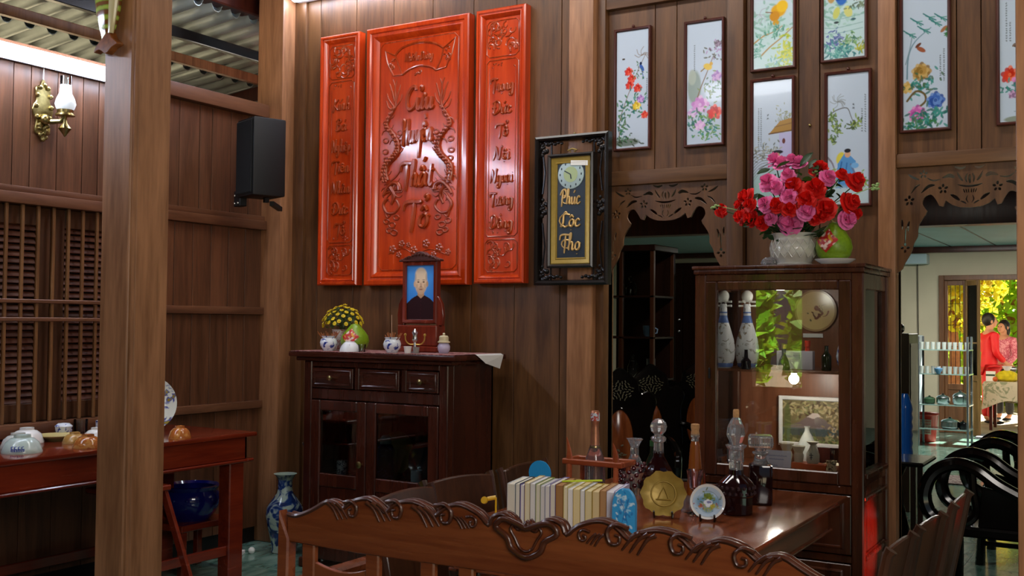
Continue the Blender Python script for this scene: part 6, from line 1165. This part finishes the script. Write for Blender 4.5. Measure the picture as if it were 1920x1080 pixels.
# added red lamp, hidden by the right post, to tint the cabinet's side red
t = thing('added_red_lamp', 'added red lamp on a slim dark stand, out of view, tinting the cabinet side', 'lamp', (-.385, 5.15, 0)); MB().lathe([(.07, 0), (.07, .015), (.012, .03), (.012, .5), (.06, .515), (.06, .53)], (0, 0, 0), 18).build('stand', M['blackwood'], t)
MB().lathe([(.03, .53), (.042, .56), (.042, .64), (.03, .67), (.0001, .675)], (0, 0, 0), 18).build('red_glass', plain('red_glow', '#d01008', .2, emit='#ff1a0c', es=.8), t)
l = bpy.data.lights.new('added_red_spot', 'SPOT'); l.energy = 75; l.color = (1, .05, .02); l.spot_size = R(42); l.spot_blend = .7; l.shadow_soft_size = .03
o = bpy.data.objects.new('added_red_spot', l); COL.objects.link(o); o.parent = t; o.location = (-.06, -.02, .6); o.rotation_euler = (V((-1.095, 5.02, .50)) - V((-.445, 5.13, .6))).to_track_quat('-Z', 'Y').to_euler()
# ---------------------------------------------------------------- beyond the first doorway: dark wardrobe, glass cupboard, inlaid chairs
DK = wood('dark_room_wood', '#1c0d07', '#2e170d', 'z', .3, vary=.05)
t = thing('wardrobe', 'large dark wardrobe deep in the room behind the first doorway', 'wardrobe', (-3.75, 9.7, 0)); MB().bx(-.65, .95, 0, .5, 0, 2.08).build('carcass', DK, t, bevel=.006)
for k in range(3): d = MB().bx(-.63 + .52 * k, -.12 + .52 * k, -.02, 0, .05, 2.03).build('door', DK, t, bevel=.004); [MB().ball((-.14 + .52 * k, -.03, z), .018, 8, 5).build('knob', M['chrome'], d) for z in (1.42, 1.53)]
t = thing('glass_cupboard', 'dark framed glass cupboard just inside the first doorway', 'cabinet', (-3.70, 7.95, 0)); b = MB()
for x in (-.25, -.03, .245):
    for y in ((0, .42) if x != -.03 else (0,)): b.bx(x, x + .035, y, y + .035, 0, 2.1)
b.build('uprights', wood('cupboard_wood', '#3a1e10', '#55301b', 'z', .3), t, bevel=.004, kind='stuff')
MB().bx(-.27, .30, -.02, .47, 2.08, 2.13).build('top', DK, t, bevel=.006); MB().bx(-.25, .28, .43, .455, .0, 2.1).build('back', DK, t)
for z in (1.385, 1.04, .62, .05, 1.72): MB().bx(-.25, .28, .0, .45, z - .018, z).build('shelf', DK, t, bevel=.002)
MB().bx(-.215, -.03, .012, .016, 1.4, 2.08).build('glass', M['pane'], t, smooth=0); MB().bx(.005, .245, .012, .016, 1.4, 2.08).build('glass', M['pane'], t, smooth=0)
t = thing('teapot_cup', 'pale blue cup on the middle shelf of the dark glass cupboard', 'cup', (-3.49, 8.02, 1.3855)); MB().lathe([(.03, 0), (.045, .02), (.05, .09), (.046, .09), (.04, .02), (.0001, .015)], (0, 0, 0), 20).build('cup', plain('pale_blue_glaze', '#8aa8c8', .2), t); MB().tube([(.045, 0, .075), (.075, 0, .06), (.07, 0, .03), (.044, 0, .025)], .006, 6).build('handle', plain('pale_blue_glaze', '#8aa8c8'), t)
t = thing('storage_jar', 'clear glass jar on the lower shelf of the dark glass cupboard', 'jar', (-3.63, 8.02, 1.0405)); MB().lathe([(.04, 0), (.045, .01), (.045, .1), (.03, .13), (.03, .15), (.012, .16), (.016, .19), (.0001, .2)], (0, 0, 0), 16).build('jar', M['pane'], t)
t = thing('tin_can', 'pale grey tin beside the clear jar on the cupboard shelf', 'tin', (-3.485, 8.05, 1.0405)); MB().lathe([(.036, 0), (.038, .003), (.036, .006), (.036, .16), (.038, .165), (.034, .165), (.0001, .16)], (0, 0, 0), 18).build('tin', plain('pale_tin', '#9aa6a4', .3, metal=.3), t)
t = thing('storage_jar', 'clear round jar with a knob on the top shelf of the dark glass cupboard', 'jar', (-3.67, 8.05, 1.7205)); MB().lathe([(.05, 0), (.06, .05), (.045, .1), (.04, .11), (.01, .12), (.018, .15), (.0001, .16)], (0, 0, 0), 16).build('jar', M['pane'], t)
PRL = plain('mother_of_pearl', '#6e6850', .3, metal=.2, noise=.4, nscale=60); MRB = wood('marble_panel', '#5a2812', '#8a4a24', 'z', .15, scale=2, coat=.5)
def inlaid(label, loc, rz):
    t = thing('inlaid_armchair', label, 'chair', loc, rz, 'black inlaid armchairs in the back room'); t.scale = (1.04, 1.04, 1.1); B = M['black']
    out = [(-.2, .42), (-.22, .6), (-.205, .8), (-.23, .9), (-.19, .96), (-.13, .95), (-.11, 1.02), (-.06, 1.06), (0, 1.10), (.06, 1.06), (.11, 1.02), (.13, .95), (.19, .96), (.23, .9), (.205, .8), (.22, .6), (.2, .42)]
    MB().prism(spline(out, 3), -.02, .02).build('backrest', B, t, bevel=.006)
    MB().lathe([(.0001, -.004), (.078, -.004), (.082, .0), (.078, .004), (.0001, .004)], (0, -.022, .68), 26, MX.Rotation(PI / 2, 3, 'X') @ MX.Diagonal(V((1, 2.15, 1)))).build('marble_oval', MRB, t)
    MB().tube([(.088 * math.cos(a), -.022, .68 + .18 * math.sin(a)) for a in [k * PI / 12 for k in range(24)]], .008, 6, True).build('oval_moulding', B, t)
    b = MB(); q_ = random.Random(4)
    for k in range(46): a = k * 2.4; r = .0105 * math.sqrt(k); b.box((r * math.cos(a) * 1.2, -.0225, .965 + r * math.sin(a) * .8), (.015, .003, .005), (0, a, 0))
    for k in range(26): b.box((q_.gauss(0, .025), -.0275, .58 + q_.gauss(0, .03)), (.016, .003, .007), (0, k * 1.3, 0))
    b.build('pearl_inlay', PRL, t, 0, kind='stuff')
    MB().bx(-.28, .28, -.5, .03, .38, .43).build('seat', B, t, bevel=.01)
    for sx in (-1, 1):
        for y in (-.46, -.02): MB().tube([(sx * .25, y, 0), (sx * .235, y, .06), (sx * .245, y, .2), (sx * .25, y, .38)], [.035, .022, .026, .035], 8).build('leg', B, t)
        MB().tube(spline([(sx * .2, 0, .72), (sx * .27, -.12, .7), (sx * .28, -.36, .66), (sx * .27, -.46, .6), (sx * .27, -.42, .43)], 4), .022, 8).build('armrest', B, t)
    return t
inlaid('black inlaid armchair with an orange oval panel, left of three, half behind the post', (-2.93, 6.27, 0), R(34)); inlaid('black inlaid armchair with an orange oval panel, middle of three behind the first doorway', (-3.04, 7.02, 0), R(28)); inlaid('black inlaid armchair with an orange oval panel, rightmost of three behind the first doorway', (-2.96, 7.74, 0), R(16))
t = thing('tea_table', 'low black table in front of the inlaid chairs', 'table', (-1.95, 7.2, 0)); MB().bx(-.3, .3, -.45, .45, .5, .54).build('top', M['black'], t, bevel=.012); 
for x in (-.25, .25):
    for y in (-.4, .4): MB().tube([(x, y, 0), (x * .96, y, .2), (x, y, .5)], [.03, .022, .035], 8).build('leg', M['black'], t)

# ---------------------------------------------------------------- beyond the second doorway
def loop_chair(label, loc, rz=0, s=1.0):
    t = thing('loop_armchair', label, 'chair', loc, rz, 'black armchairs with round looped arms'); B = M['black']
    for y in (0, .55):
        MB().tube(spline([(.03, y, .44), (-.06, y, .50), (-.085, y, .60), (-.04, y, .71), (.06, y, .765), (.17, y, .745), (.28, y, .67), (.42, y, .60), (.52, y, .56)], 5), [.038, .034], 10).build('looped_arm', B, t); MB().prism([(.18, .445), (.56, .445), (.54, .54), (.42, .58), (.28, .64), (.2, .66)], y - .012, y + .012).build('side_panel', B, t, bevel=.004)
        MB().tube(spline([(.03, y, .44), (.12, y, .46), (.17, y, .52), (.155, y, .64), (.15, y, .74)], 4), .022, 8).build('arm_strut', B, t)
        for x in (0, .5): MB().tube([(x, y, 0), (x + .01, y, .2), (x, y, .42)], [.03, .024, .03], 8).build('leg', B, t)
    MB().bx(-.04, .56, -.03, .58, .39, .445).build('seat', B, t, bevel=.012); MB().bx(-.02, .54, .0, .03, .12, .15).build('stretcher', B, t, bevel=.004)
    MB().prism(spline([(-.0, .42), (.0, .9), (.08, 1.0), (.275, 1.05), (.47, 1.0), (.55, .9), (.55, .42)], 3), .50, .545, 'x').build('backrest', B, t, bevel=.006); return t
loop_chair('black lacquer armchair with round looped arms, nearer of two behind the second doorway', (-.955, 6.08, 0)); loop_chair('black lacquer armchair with round looped arms, farther of two behind the second doorway', (-.92, 7.3, 0))
t = thing('pedestal_table', 'small black table on a curved pedestal beside the looped armchairs', 'table', (-1.24, 6.25, 0)); MB().bx(-.22, .2, -.2, .2, .735, .76).build('top', M['black'], t, bevel=.008)
MB().lathe([(.2, 0), (.2, .03), (.17, .06), (.15, .2), (.1, .35), (.06, .5), (.05, .65), (.09, .735)], (0, 0, 0), 16).build('pedestal', M['black'], t)
t = thing('glass_door_cupboard', 'dark narrow cupboard with a mirror strip at the left edge of the second doorway', 'cabinet', (-1.95, 9.0, 0)); MB().bx(-.25, .295, 0, .4, 0, 1.43).build('carcass', DK, t, bevel=.005); MB().bx(.295, .30, .05, .35, .35, 1.35).build('side_glass', M['pane'], t, smooth=0); MB().ball((.2, .1, 1.47), .045, 10, 7).build('knob_ornament', M['chrome'], t)
t = thing('water_bottle_stack', 'translucent blue ribbed water bottle at the left of the second doorway', 'bottle', (-1.50, 8.0, .56)); MB().lathe([(.05, 0), (.055, .02)] + [(.055 - .006 * (k % 2), .04 + .03 * k) for k in range(12)] + [(.03, .43), (.02, .45)], (0, 0, 0), 18).build('bottle', plain('blue_plastic', '#1f5fb8', .15, trans=.3), t)
t = thing('bottle_stand', 'dark stool under the blue water bottle', 'stool', (-1.52, 8.0, 0)); MB().bx(-.15, .12, -.15, .15, .53, .56).build('seat', DK, t, bevel=.004); 
for x, y in ((-.13, -.13), (.1, -.13), (-.13, .13), (.1, .13)): MB().bx(x - .018, x + .018, y - .018, y + .018, 0, .53).build('leg', DK, t, bevel=.003)
t = thing('shelf_rack', 'see-through metal and glass rack full of glasses and pots against the far wall', 'rack', (-2.18, 14.2, 0)); ST = plain('rack_metal', '#8a949a', .25, metal=.8)
for x in (-.29, .28):
    for y in (-.17, .17): MB().bx(x - .012, x + .012, y - .012, y + .012, 0, 1.36).build('post', ST, t)
for z in (.22, .52, .90, 1.20): MB().bx(-.3, .3, -.18, .18, z - .012, z).build('shelf', plain('rack_glass', '#7f9a94', .1, alpha=1), t)
q = random.Random(3); gp = None; ORD = 'first second third fourth fifth sixth seventh eighth ninth'.split()
for z, n_, lab in ((1.2005, 9, 'top'), (.9005, 9, 'second')):
    for i in range(n_):
        x = -2.18 - .26 + .52 * i / (n_ - 1)
        if gp is None: gp = thing('tumbler', '%s clear glass tumbler from the left on the %s rack shelf' % (ORD[i], lab), 'glass', (x, 14.1, z), 0, 'tumblers on the metal rack'); MB().lathe([(.022, 0), (.027, .09), (.025, .09), (.02, .008), (.0001, .008)], (0, 0, 0), 12).build('glass', plain('rack_tumbler', '#c4ccc8', .08, trans=.4), gp); o = gp
        else: o = dup(gp, '%s clear glass tumbler from the left on the %s rack shelf' % (ORD[i], lab), (x, 14.1 + q.uniform(-.03, .03), z))
        o['group'] = 'tumblers on the %s rack shelf' % lab
for x, z, r, h, lab, mt in ((-2.36, .5205, .07, .09, 'dark green bowl at the left of the third rack shelf', plain('dark_green', '#2f4a34', .3)), (-2.2, .5205, .08, .12, 'steel pot in the middle of the third rack shelf', M['chrome']), (-2.0, .5205, .09, .16, 'big round steel pot at the right of the third rack shelf', M['chrome']), (-2.12, .2205, .11, .13, 'domed steel wok lid on the lowest rack shelf', M['chrome']), (-1.97, .2205, .05, .1, 'small dark kettle on the lowest rack shelf', plain('dark_enamel', '#1c1e22', .2))):
    t = thing('cooking_pot', lab, 'pot', (x, 14.15, z)); MB().lathe([(r * .8, 0), (r, h * .2), (r, h * .7), (r * .8, h * .85), (r * .2, h), (r * .15, h * 1.12), (.0001, h * 1.14)], (0, 0, 0), 20).build('pot', mt, t)
t = thing('blue_bowl', 'light blue bowl among the tumblers of the second rack shelf', 'bowl', (-2.235, 14.02, .9005)); MB().lathe([(.02, 0), (.045, .04), (.05, .07), (.046, .07), (.0001, .02)], (0, 0, 0), 16).build('bowl', plain('light_blue', '#6a9ac8', .3), t)
t = thing('laundry_basket', 'red plastic basket with a pale grid front on the floor by the rack', 'basket', (-2.47, 14.62, 0)); RB = plain('red_plastic', '#c02a1c', .35)
MB().lathe([(.10, 0), (.105, .01), (.135, .33), (.15, .35), (.145, .37), (.128, .36), (.1, .03), (.0001, .02)], (0, 0, 0), 24).build('tub', RB, t)
b = MB()
for i in range(7): a = -PI / 2 - .5 + i * .17; b.bar((.118 * math.cos(a), .118 * math.sin(a), .1), (.134 * math.cos(a), .134 * math.sin(a), .29), .008, .006)
for j in range(6): z = .11 + j * .035; rr = .1195 + .014 * j / 5; b.tube([(rr * math.cos(-PI / 2 - .5 + k * .128), rr * math.sin(-PI / 2 - .5 + k * .128), z) for k in range(9)], .004, 5)
b.build('grid', plain('pale_grid', '#c8b8a8', .5), t, kind='stuff')
t = thing('refrigerator', 'pale blue-white refrigerator beside the rack', 'refrigerator', (-2.80, 14.9, 0)); MB().bx(-.3, .16, 0, .5, .02, 1.36).build('body', plain('fridge_white', '#b8ccd6', .3), t, bevel=.01); MB().bx(-.3, .16, -.03, 0, .5, 1.34).build('door', plain('fridge_white', '#b8ccd6'), t, bevel=.008)
t = thing('electric_fan', 'dark standing fan in front of the refrigerator', 'fan', (-2.72, 14.2, 0)); MB().lathe([(.14, 0), (.14, .03), (.02, .05), (.015, .7)], (0, 0, 0), 16).build('stand', M['blackplastic'], t); MB().lathe([(.05, -.06), (.14, -.02), (.15, .02), (.1, .05), (.0001, .06)], (0, 0, .78), 20, MX.Rotation(PI / 2, 3, 'X')).build('head', M['blackplastic'], t)
t = thing('wall_bracket_light', 'pale box shaped air unit high on the far wall', 'appliance', (-2.86, 15.8, 2.36)); MB().bx(-.2, .2, -.05, .2, 0, .14).build('housing', plain('fridge_white', '#b8ccd6'), t, bevel=.01)
tag(MB().tube([(-2.82, 15.97, 2.36), (-2.815, 15.97, 1.8), (-2.81, 15.97, 1.36)], .009, 6).build('wall_cable', plain('cable_grey', '#5a5448', .5)), 'thin dark cable running down the far cream wall', 'cable')
tag(MB().bx(-2.0, -1.45, 10.8, 11.4, .0005, .012).build('floor_mat', patch('mat_pattern', '#6a4a4a', '#a89a90', .9, 30, .52)), 'patterned dark pink mat on the tiled floor behind the looped chairs', 'mat')
tag(MB().bx(-2.0, -1.45, 15.4, 15.95, .0005, .014).build('floor_mat', patch('mat_grey', '#5a6068', '#8a8c90', .9, 30, .52)), 'grey doormat at the far door', 'mat')
# far door
dw = holder('door_3'); DW = wood('far_door_wood', '#5a3820', '#7a5030', 'z', .4)
MB().bx(-2.53, -2.46, 15.93, 16.12, 0, 2.2).bx(-1.02, -.95, 15.93, 16.12, 0, 2.2).bx(-2.46, -1.02, 15.93, 16.12, 2.13, 2.2).build('door_frame', DW, dw, bevel=.006)
lf = MB().bx(-2.46, -2.42, 15.98, 16.02, 0, 2.13).bx(-2.22, -2.18, 15.98, 16.02, 0, 2.13).bx(-2.42, -2.22, 15.98, 16.02, 2.06, 2.13).bx(-2.42, -2.22, 15.98, 16.02, .6, .68).bx(-2.42, -2.22, 15.99, 16.01, 0, .6).build('door_leaf', DW, dw, bevel=.004)
for k in range(3): MB().bx(-2.385 + .06 * k, -2.377 + .06 * k, 15.99, 16.0, .68, 2.06).build('iron_bar', M['blackwood'], lf)
for k in range(4): MB().bx(-2.42, -2.22, 15.99, 16.0, .9 + .3 * k, .906 + .3 * k).build('iron_bar', M['blackwood'], lf)
lf = MB().bx(0, .03, -.02, .02, 0, 2.12).bx(.25, .28, -.02, .02, 0, 2.12).bx(.03, .25, -.02, .02, 2.05, 2.12).bx(.03, .25, -.02, .02, .74, .82).bx(.03, .25, -.02, .02, 1.25, 1.27).bx(.03, .25, -.02, .02, 0, .1).bx(.03, .25, -.008, .008, .1, .74).build('door_leaf', wood('leaf_wood', '#7a5a34', '#a07a48', 'z', .35), dw, bevel=.004); lf.location = (-2.17, 15.9, 0); lf.rotation_euler = (0, 0, R(-46))
MB().bx(.03, .25, -.003, .003, .82, 2.05).build('glass', M['pane'], lf, smooth=0)
# porch, ground and garden
GS = plain('ground_soil', '#9a8f78', .9, noise=.25, nscale=1.5)
struct(MB().bx(-9, 6, 16.15, 40, -.25, -.01).build('ground_porch', GS, smooth=0)); struct(MB().bx(-30, 30, -30, -3.2, -.3, -.06).build('ground_garden', GS, smooth=0)); struct(MB().bx(-30, -5.4, -3.2, 40, -.3, -.06).build('ground_side', GS, smooth=0))
pr = holder('porch_roof')
for k in range(6): MB().bx(-4, .6, 16.6 + k * .55, 16.72 + k * .55, 2.24 + (k % 2) * .02, 2.36).build('porch_batten', M['frame_dark'], pr)
for x in (-3.4, -1.5, .3): MB().bx(x, x + .08, 16.2, 19.6, 2.36, 2.5).build('porch_beam', M['frame_dark'], pr)
MB().bx(-4.2, .8, 17.6, 19.8, 2.5, 2.53).build('porch_sheet', M['tin'], pr)
for x in (-3.4, .3): MB().bx(x, x + .09, 19.4, 19.49, 0, 2.36).build('porch_post', M['frame_dark'], pr)
def leaves(n, c, rad, size, seed, parent, mat, name='foliage', shell=.5):
    q_ = np.random.RandomState(seed); d = q_.normal(size=(n, 3)); d /= np.linalg.norm(d, axis=1)[:, None]; p = np.array(c) + d * np.array(rad) * (shell + (1 - shell) * q_.rand(n, 1)) ** .7
    a = q_.normal(size=(n, 3)); a /= np.linalg.norm(a, axis=1)[:, None]; bb = np.cross(a, q_.normal(size=(n, 3))); bb /= np.linalg.norm(bb, axis=1)[:, None]; s = size * (.6 + .8 * q_.rand(n, 1))
    vs = np.stack([p - a * s, p + bb * s * .45, p + a * s, p - bb * s * .45], 1).reshape(-1, 3); me = bpy.data.meshes.new(name); me.from_pydata(vs.tolist(), [], np.arange(n * 4).reshape(-1, 4).tolist()); me.materials.append(mat)
    o = bpy.data.objects.new(name, me); COL.objects.link(o); o.parent = parent; o['kind'] = 'stuff'; return o
LG = leafy('garden_leaf', '#6a9a1c', '#b8d030', .5, .35); LY = leafy('garden_leaf_yellow', '#a8a828', '#e0cc30', .55, .3); BK = plain('bark', '#8a5a34', .8, noise=.3, nscale=12)
def tree(label, x, y, h, r, n, seed, mat, trunk=.09, size=.11, low=0):
    t = thing('garden_tree', label, 'tree', (x, y, -.02)); MB().tube(spline([(0, 0, 0), (.05, .03, h * .3), (-.05, 0, h * .6), (.02, .05, h * .85)], 4), [trunk, trunk * .5], 8).tube(spline([(0, 0, h * .4), (-.35, -.1, h * .62), (-.6, -.2, h * .8)], 4), [trunk * .5, trunk * .2], 6).tube(spline([(0, 0, h * .45), (.35, .1, h * .6), (.7, .2, h * .82)], 4), [trunk * .5, trunk * .2], 6).build('trunk', BK, t)
    leaves(n, (0, 0, h * (.72 - low)), (r, r * .7, h * (.36 + low)), size, seed, t, mat, 'crown', .25)
tree('brown trunked yellow-leaved tree outside the barred door leaf', -2.98, 20.1, 3.4, .95, 1500, 1, LY, .11); tree('tree with lime green leaves behind the two people', -2.2, 22.5, 3.6, 1.3, 2600, 2, LG, .09, .12, .3); tree('yellow-green tree farther back left of the people', -5.6, 21.5, 4.2, 1.6, 2600, 3, LY, .1, .13, .3); tree('lime green tree at the far right of the garden', -1.2, 25, 4.0, 1.3, 2200, 4, LG, .1, .12, .25); tree('tall green tree closing the garden view', -3.0, 29, 5.0, 2.2, 3200, 5, LG, .12, .16, .35)
# garden behind the camera, seen mirrored in the glass of the display cabinet
LB = leafy('rear_leaf', '#8cc42c', '#c8e030', .45, .35)
for i, (x, y, z, rx, rz_, n) in enumerate(((-5.35, -6.2, 1.7, .5, 1.2, 1100), (-4.6, -7.3, 1.3, .5, 1.2, 900), (-3.6, -8.2, 2.2, .5, 1.1, 500))):
    t = thing('garden_shrub', ('large leaved green shrub mirrored at the left of the cabinet glass', 'yellow-green shrub mirrored in the middle of the cabinet glass', 'loose green shrub mirrored at the right of the cabinet glass')[i], 'shrub', (x, y, -.06)); leaves(n, (0, 0, z), (rx, .5, rz_), .14, 20 + i, t, (LB, LG, LY)[i], shell=.2); MB().tube([(0, 0, 0), (.05, 0, z)], [.05, .02], 7).build('stem', BK, t)
wr = struct(MB().bx(-5.4, -4.22, -3.2, -3.05, 0, 4.1).bx(-3.60, 1.2, -3.2, -3.05, 0, 4.1).bx(-4.22, -3.60, -3.2, -3.05, 0, .72).bx(-4.22, -3.60, -3.2, -3.05, 2.25, 4.1).build('wall_rear', M['leftwood'], smooth=0))

# ---------------------------------------------------------------- garden table and the two people outside the far door
t = thing('garden_table', 'table under a pale printed cloth outside the far door', 'table', (-1.70, 17.0, 0))
for x in (-.26, .26):
    for y in (-.25, .25): MB().bx(x - .02, x + .02, y - .02, y + .02, 0, .66).build('leg', M['frame_dark'], t)
MB().bx(-.32, .32, -.32, .32, .66, .69).build('top', M['frame_dark'], t)
def drape():
    vs = []; fs = []; n = 40
    for k, (s, z) in enumerate(((.0, .697), (.34, .697), (.36, .66), (.38, .5), (.40, .36))):
        for i in range(n):
            a = 2 * PI * i / n; m_ = 1 / max(abs(math.cos(a)), abs(math.sin(a))); r = s * (m_ if k < 3 else m_ * .93 + .03 * math.sin(9 * a)); zz = z + (0 if k < 3 else .14 * (1.2 - m_) * 1.2 * (k - 2) / 2 + .04 * math.sin(3 * a) * (k - 2) / 2); vs.append((r * math.cos(a), r * math.sin(a), zz))
    return MB().add(vs, [(k * n + i, k * n + (i + 1) % n, k * n + n + (i + 1) % n, k * n + n + i) for k in range(4) for i in range(n)])
o = drape().build('tablecloth', patch('cloth_print', '#c4b498', '#8a8a6a', .8, 9, .56)); o.location = (-1.70, 17.0, 0); tag(o, 'pale brown printed cloth draped over the garden table', 'tablecloth')
t = thing('fruit_bag', 'bulging clear bag of yellow fruit on the garden table', 'bag', (-1.76, 16.9, .6985)); MB().lathe([(.1, 0), (.15, .03), (.15, .09), (.09, .14), (.03, .16)], (0, 0, 0), 20, MX.Diagonal(V((1.1, .7, 1)))).build('bag', plain('yellow_fruit', '#c8b418', .35, noise=.3, nscale=18), t); MB().lathe([(.03, .15), (.06, .2), (.07, .22)], (0, 0, 0), 12).build('bag_neck', plain('bag_clear', '#d8d4e0', .2), t)
t = thing('white_box', 'white box with a green stripe on the garden table', 'box', (-1.97, 16.85, .6985)); MB().bx(-.06, .06, -.05, .05, 0, .14).build('box', M['paper'], t); MB().bx(-.0605, .0605, -.051, -.05, .075, .1).build('stripe', plain('dark_green', '#2f4a34'), t)
t = thing('red_fruit', 'small orange-red fruit on the garden table before the bag', 'fruit', (-1.90, 16.74, .6985)); MB().ball((0, 0, .035), .036, 10, 7).build('fruit', plain('orange_fruit', '#c85a1c', .4), t)
def skin(name, pts, edges, mat, parent, root=0):
    me = bpy.data.meshes.new(name); me.from_pydata([p[:3] for p in pts], edges, []); me.materials.append(mat); o = bpy.data.objects.new(name, me); COL.objects.link(o); o.parent = parent
    md = o.modifiers.new('skin', 'SKIN'); md.use_smooth_shade = True
    for i, p in enumerate(pts): d = me.skin_vertices[0].data[i]; d.radius = (p[3], p[4] if len(p) > 4 else p[3]); d.use_root = i == root
    o.modifiers.new('sub', 'SUBSURF').levels = 2; o.modifiers['sub'].render_levels = 2
    dg = bpy.context.evaluated_depsgraph_get(); m2 = bpy.data.meshes.new_from_object(o.evaluated_get(dg)); o.modifiers.clear(); o.data = m2; m2.shade_smooth(); return o
SKIN = plain('skin', '#c08a6c', .5); HAIR = plain('black_hair', '#0f0b0a', .45)
def person(label, loc, rz, top_m, leg_m, long_top, hair_long, h):
    t = thing('person', label, 'person', loc, rz); t.scale = (h / 1.62,) * 3
    pts = [(0, 0, .92, .13, .10), (0, .005, 1.08, .11, .085), (0, 0, 1.25, .145, .095), (0, .0, 1.36, .12, .075), (0, .005, 1.42, .05, .05), (0, -.01, 1.48, .055, .06), (0, -.015, 1.55, .075, .09), (0, -.005, 1.60, .055, .07)]
    ed = [(i, i + 1) for i in range(7)]; arms = {}
    for sx in (-1, 1):
        k = len(pts); pts += [(sx * .17, 0, 1.34, .05), (sx * .21, .0, 1.08, .04), (sx * .16, -.16, .93, .032), (sx * .14, -.22, .90, .03)]; ed += [(3, k), (k, k + 1), (k + 1, k + 2), (k + 2, k + 3)]
        for f in range(4): m_ = len(pts); pts += [(sx * .14 + (f - 1.5) * .019, -.265 - .004 * (f % 2), .89, .0095), (sx * .14 + (f - 1.5) * .02, -.295, .872, .008)]; ed += [(k + 3, m_), (m_, m_ + 1)]
        m_ = len(pts); pts += [(sx * .10, -.24, .90, .010), (sx * .09, -.268, .885, .009)]; ed += [(k + 3, m_), (m_, m_ + 1)]
        k = len(pts); pts += [(sx * .085, 0, .84, .085), (sx * .09, .0, .48, .058), (sx * .09, .02, .08, .04), (sx * .09, -.1, .035, .035)]; ed += [(0, k), (k, k + 1), (k + 1, k + 2), (k + 2, k + 3)]
    skin('body', pts, ed, SKIN, t)
    tp = [(0, 0, .92, .16, .125), (0, .005, 1.08, .13, .105), (0, 0, 1.25, .165, .115), (0, 0, 1.365, .135, .09), (0, .005, 1.41, .066, .064)]; te = [(0, 1), (1, 2), (2, 3), (3, 4)]
    for sx in (-1, 1): k = len(tp); tp += [(sx * .17, 0, 1.34, .066), (sx * .213, .0, 1.08, .054), (sx * .165, -.15, .94, .044)]; te += [(3, k), (k, k + 1), (k + 1, k + 2)]
    if long_top: k = len(tp); tp += [(0, .01, .6, .17, .1), (0, .01, .22, .18, .08)]; te += [(0, k), (k, k + 1)]
    skin('tunic', tp, te, top_m, t)
    lp = [(0, 0, .90, .135, .11)]; le = []
    for sx in (-1, 1): k = len(lp); lp += [(sx * .09, 0, .82, .10), (sx * .095, 0, .46, .078), (sx * .095, .02, .09, .066)]; le += [(0, k), (k, k + 1), (k + 1, k + 2)]
    skin('trousers', lp, le, leg_m, t)
    for sx in (-1, 1): MB().ball((sx * .09, -.06, .03), .06, 10, 6, (.75, 1.9, .5)).build('shoe', M['blackplastic'], t)
    hd = MB().ball((0, .018, 1.575), .098, 16, 10, (.88, 1.0, 1.08)); 
    if hair_long: hd.ball((0, .055, 1.49), .085, 12, 8, (.95, .6, 1.4))
    hd.build('hair', HAIR, t, 60)
    MB().ball((0, -.062, 1.535), .07, 14, 9, (.92, .62, 1.2)).build('face', SKIN, t, 60); fc = t.children[-1]
    MB().tube([(0, -.105, 1.555), (0, -.124, 1.53), (0, -.108, 1.522)], [.006, .012, .007], 7).build('nose', SKIN, fc); MB().ball((-.026, -.1, 1.557), .009, 8, 5).ball((.026, -.1, 1.557), .009, 8, 5).build('eyes', HAIR, fc, kind='stuff'); MB().ball((0, -.102, 1.498), .016, 10, 5, (1.2, .5, .35)).build('lips', plain('lips', '#a04a44', .4), fc)
    for sx in (-1, 1): MB().ball((sx * .078, .0, 1.54), .022, 8, 6, (.4, .8, 1.3)).build('ear', SKIN, fc)
    return t
person('person with short black hair in a long bright red tunic beside the garden table', (-2.09, 17.75, 0), R(120), plain('red_silk', '#d4121e', .5), plain('red_silk2', '#b81018', .5), True, False, 1.64)
person('person in a pink patterned blouse and black trousers, half behind the one in red', (-1.985, 18.6, -.005), R(-28), patch('pink_blouse', '#b8506a', '#d890a0', .6, 24, .52), plain('black_trousers', '#141214', .6), False, True, 1.55)
tag(MB().bx(-1.62, -1.45, 18.6, 18.66, 0, 2.3).build('outdoor_post', M['paper']), 'pale concrete post in the garden at the right of the far door', 'post')
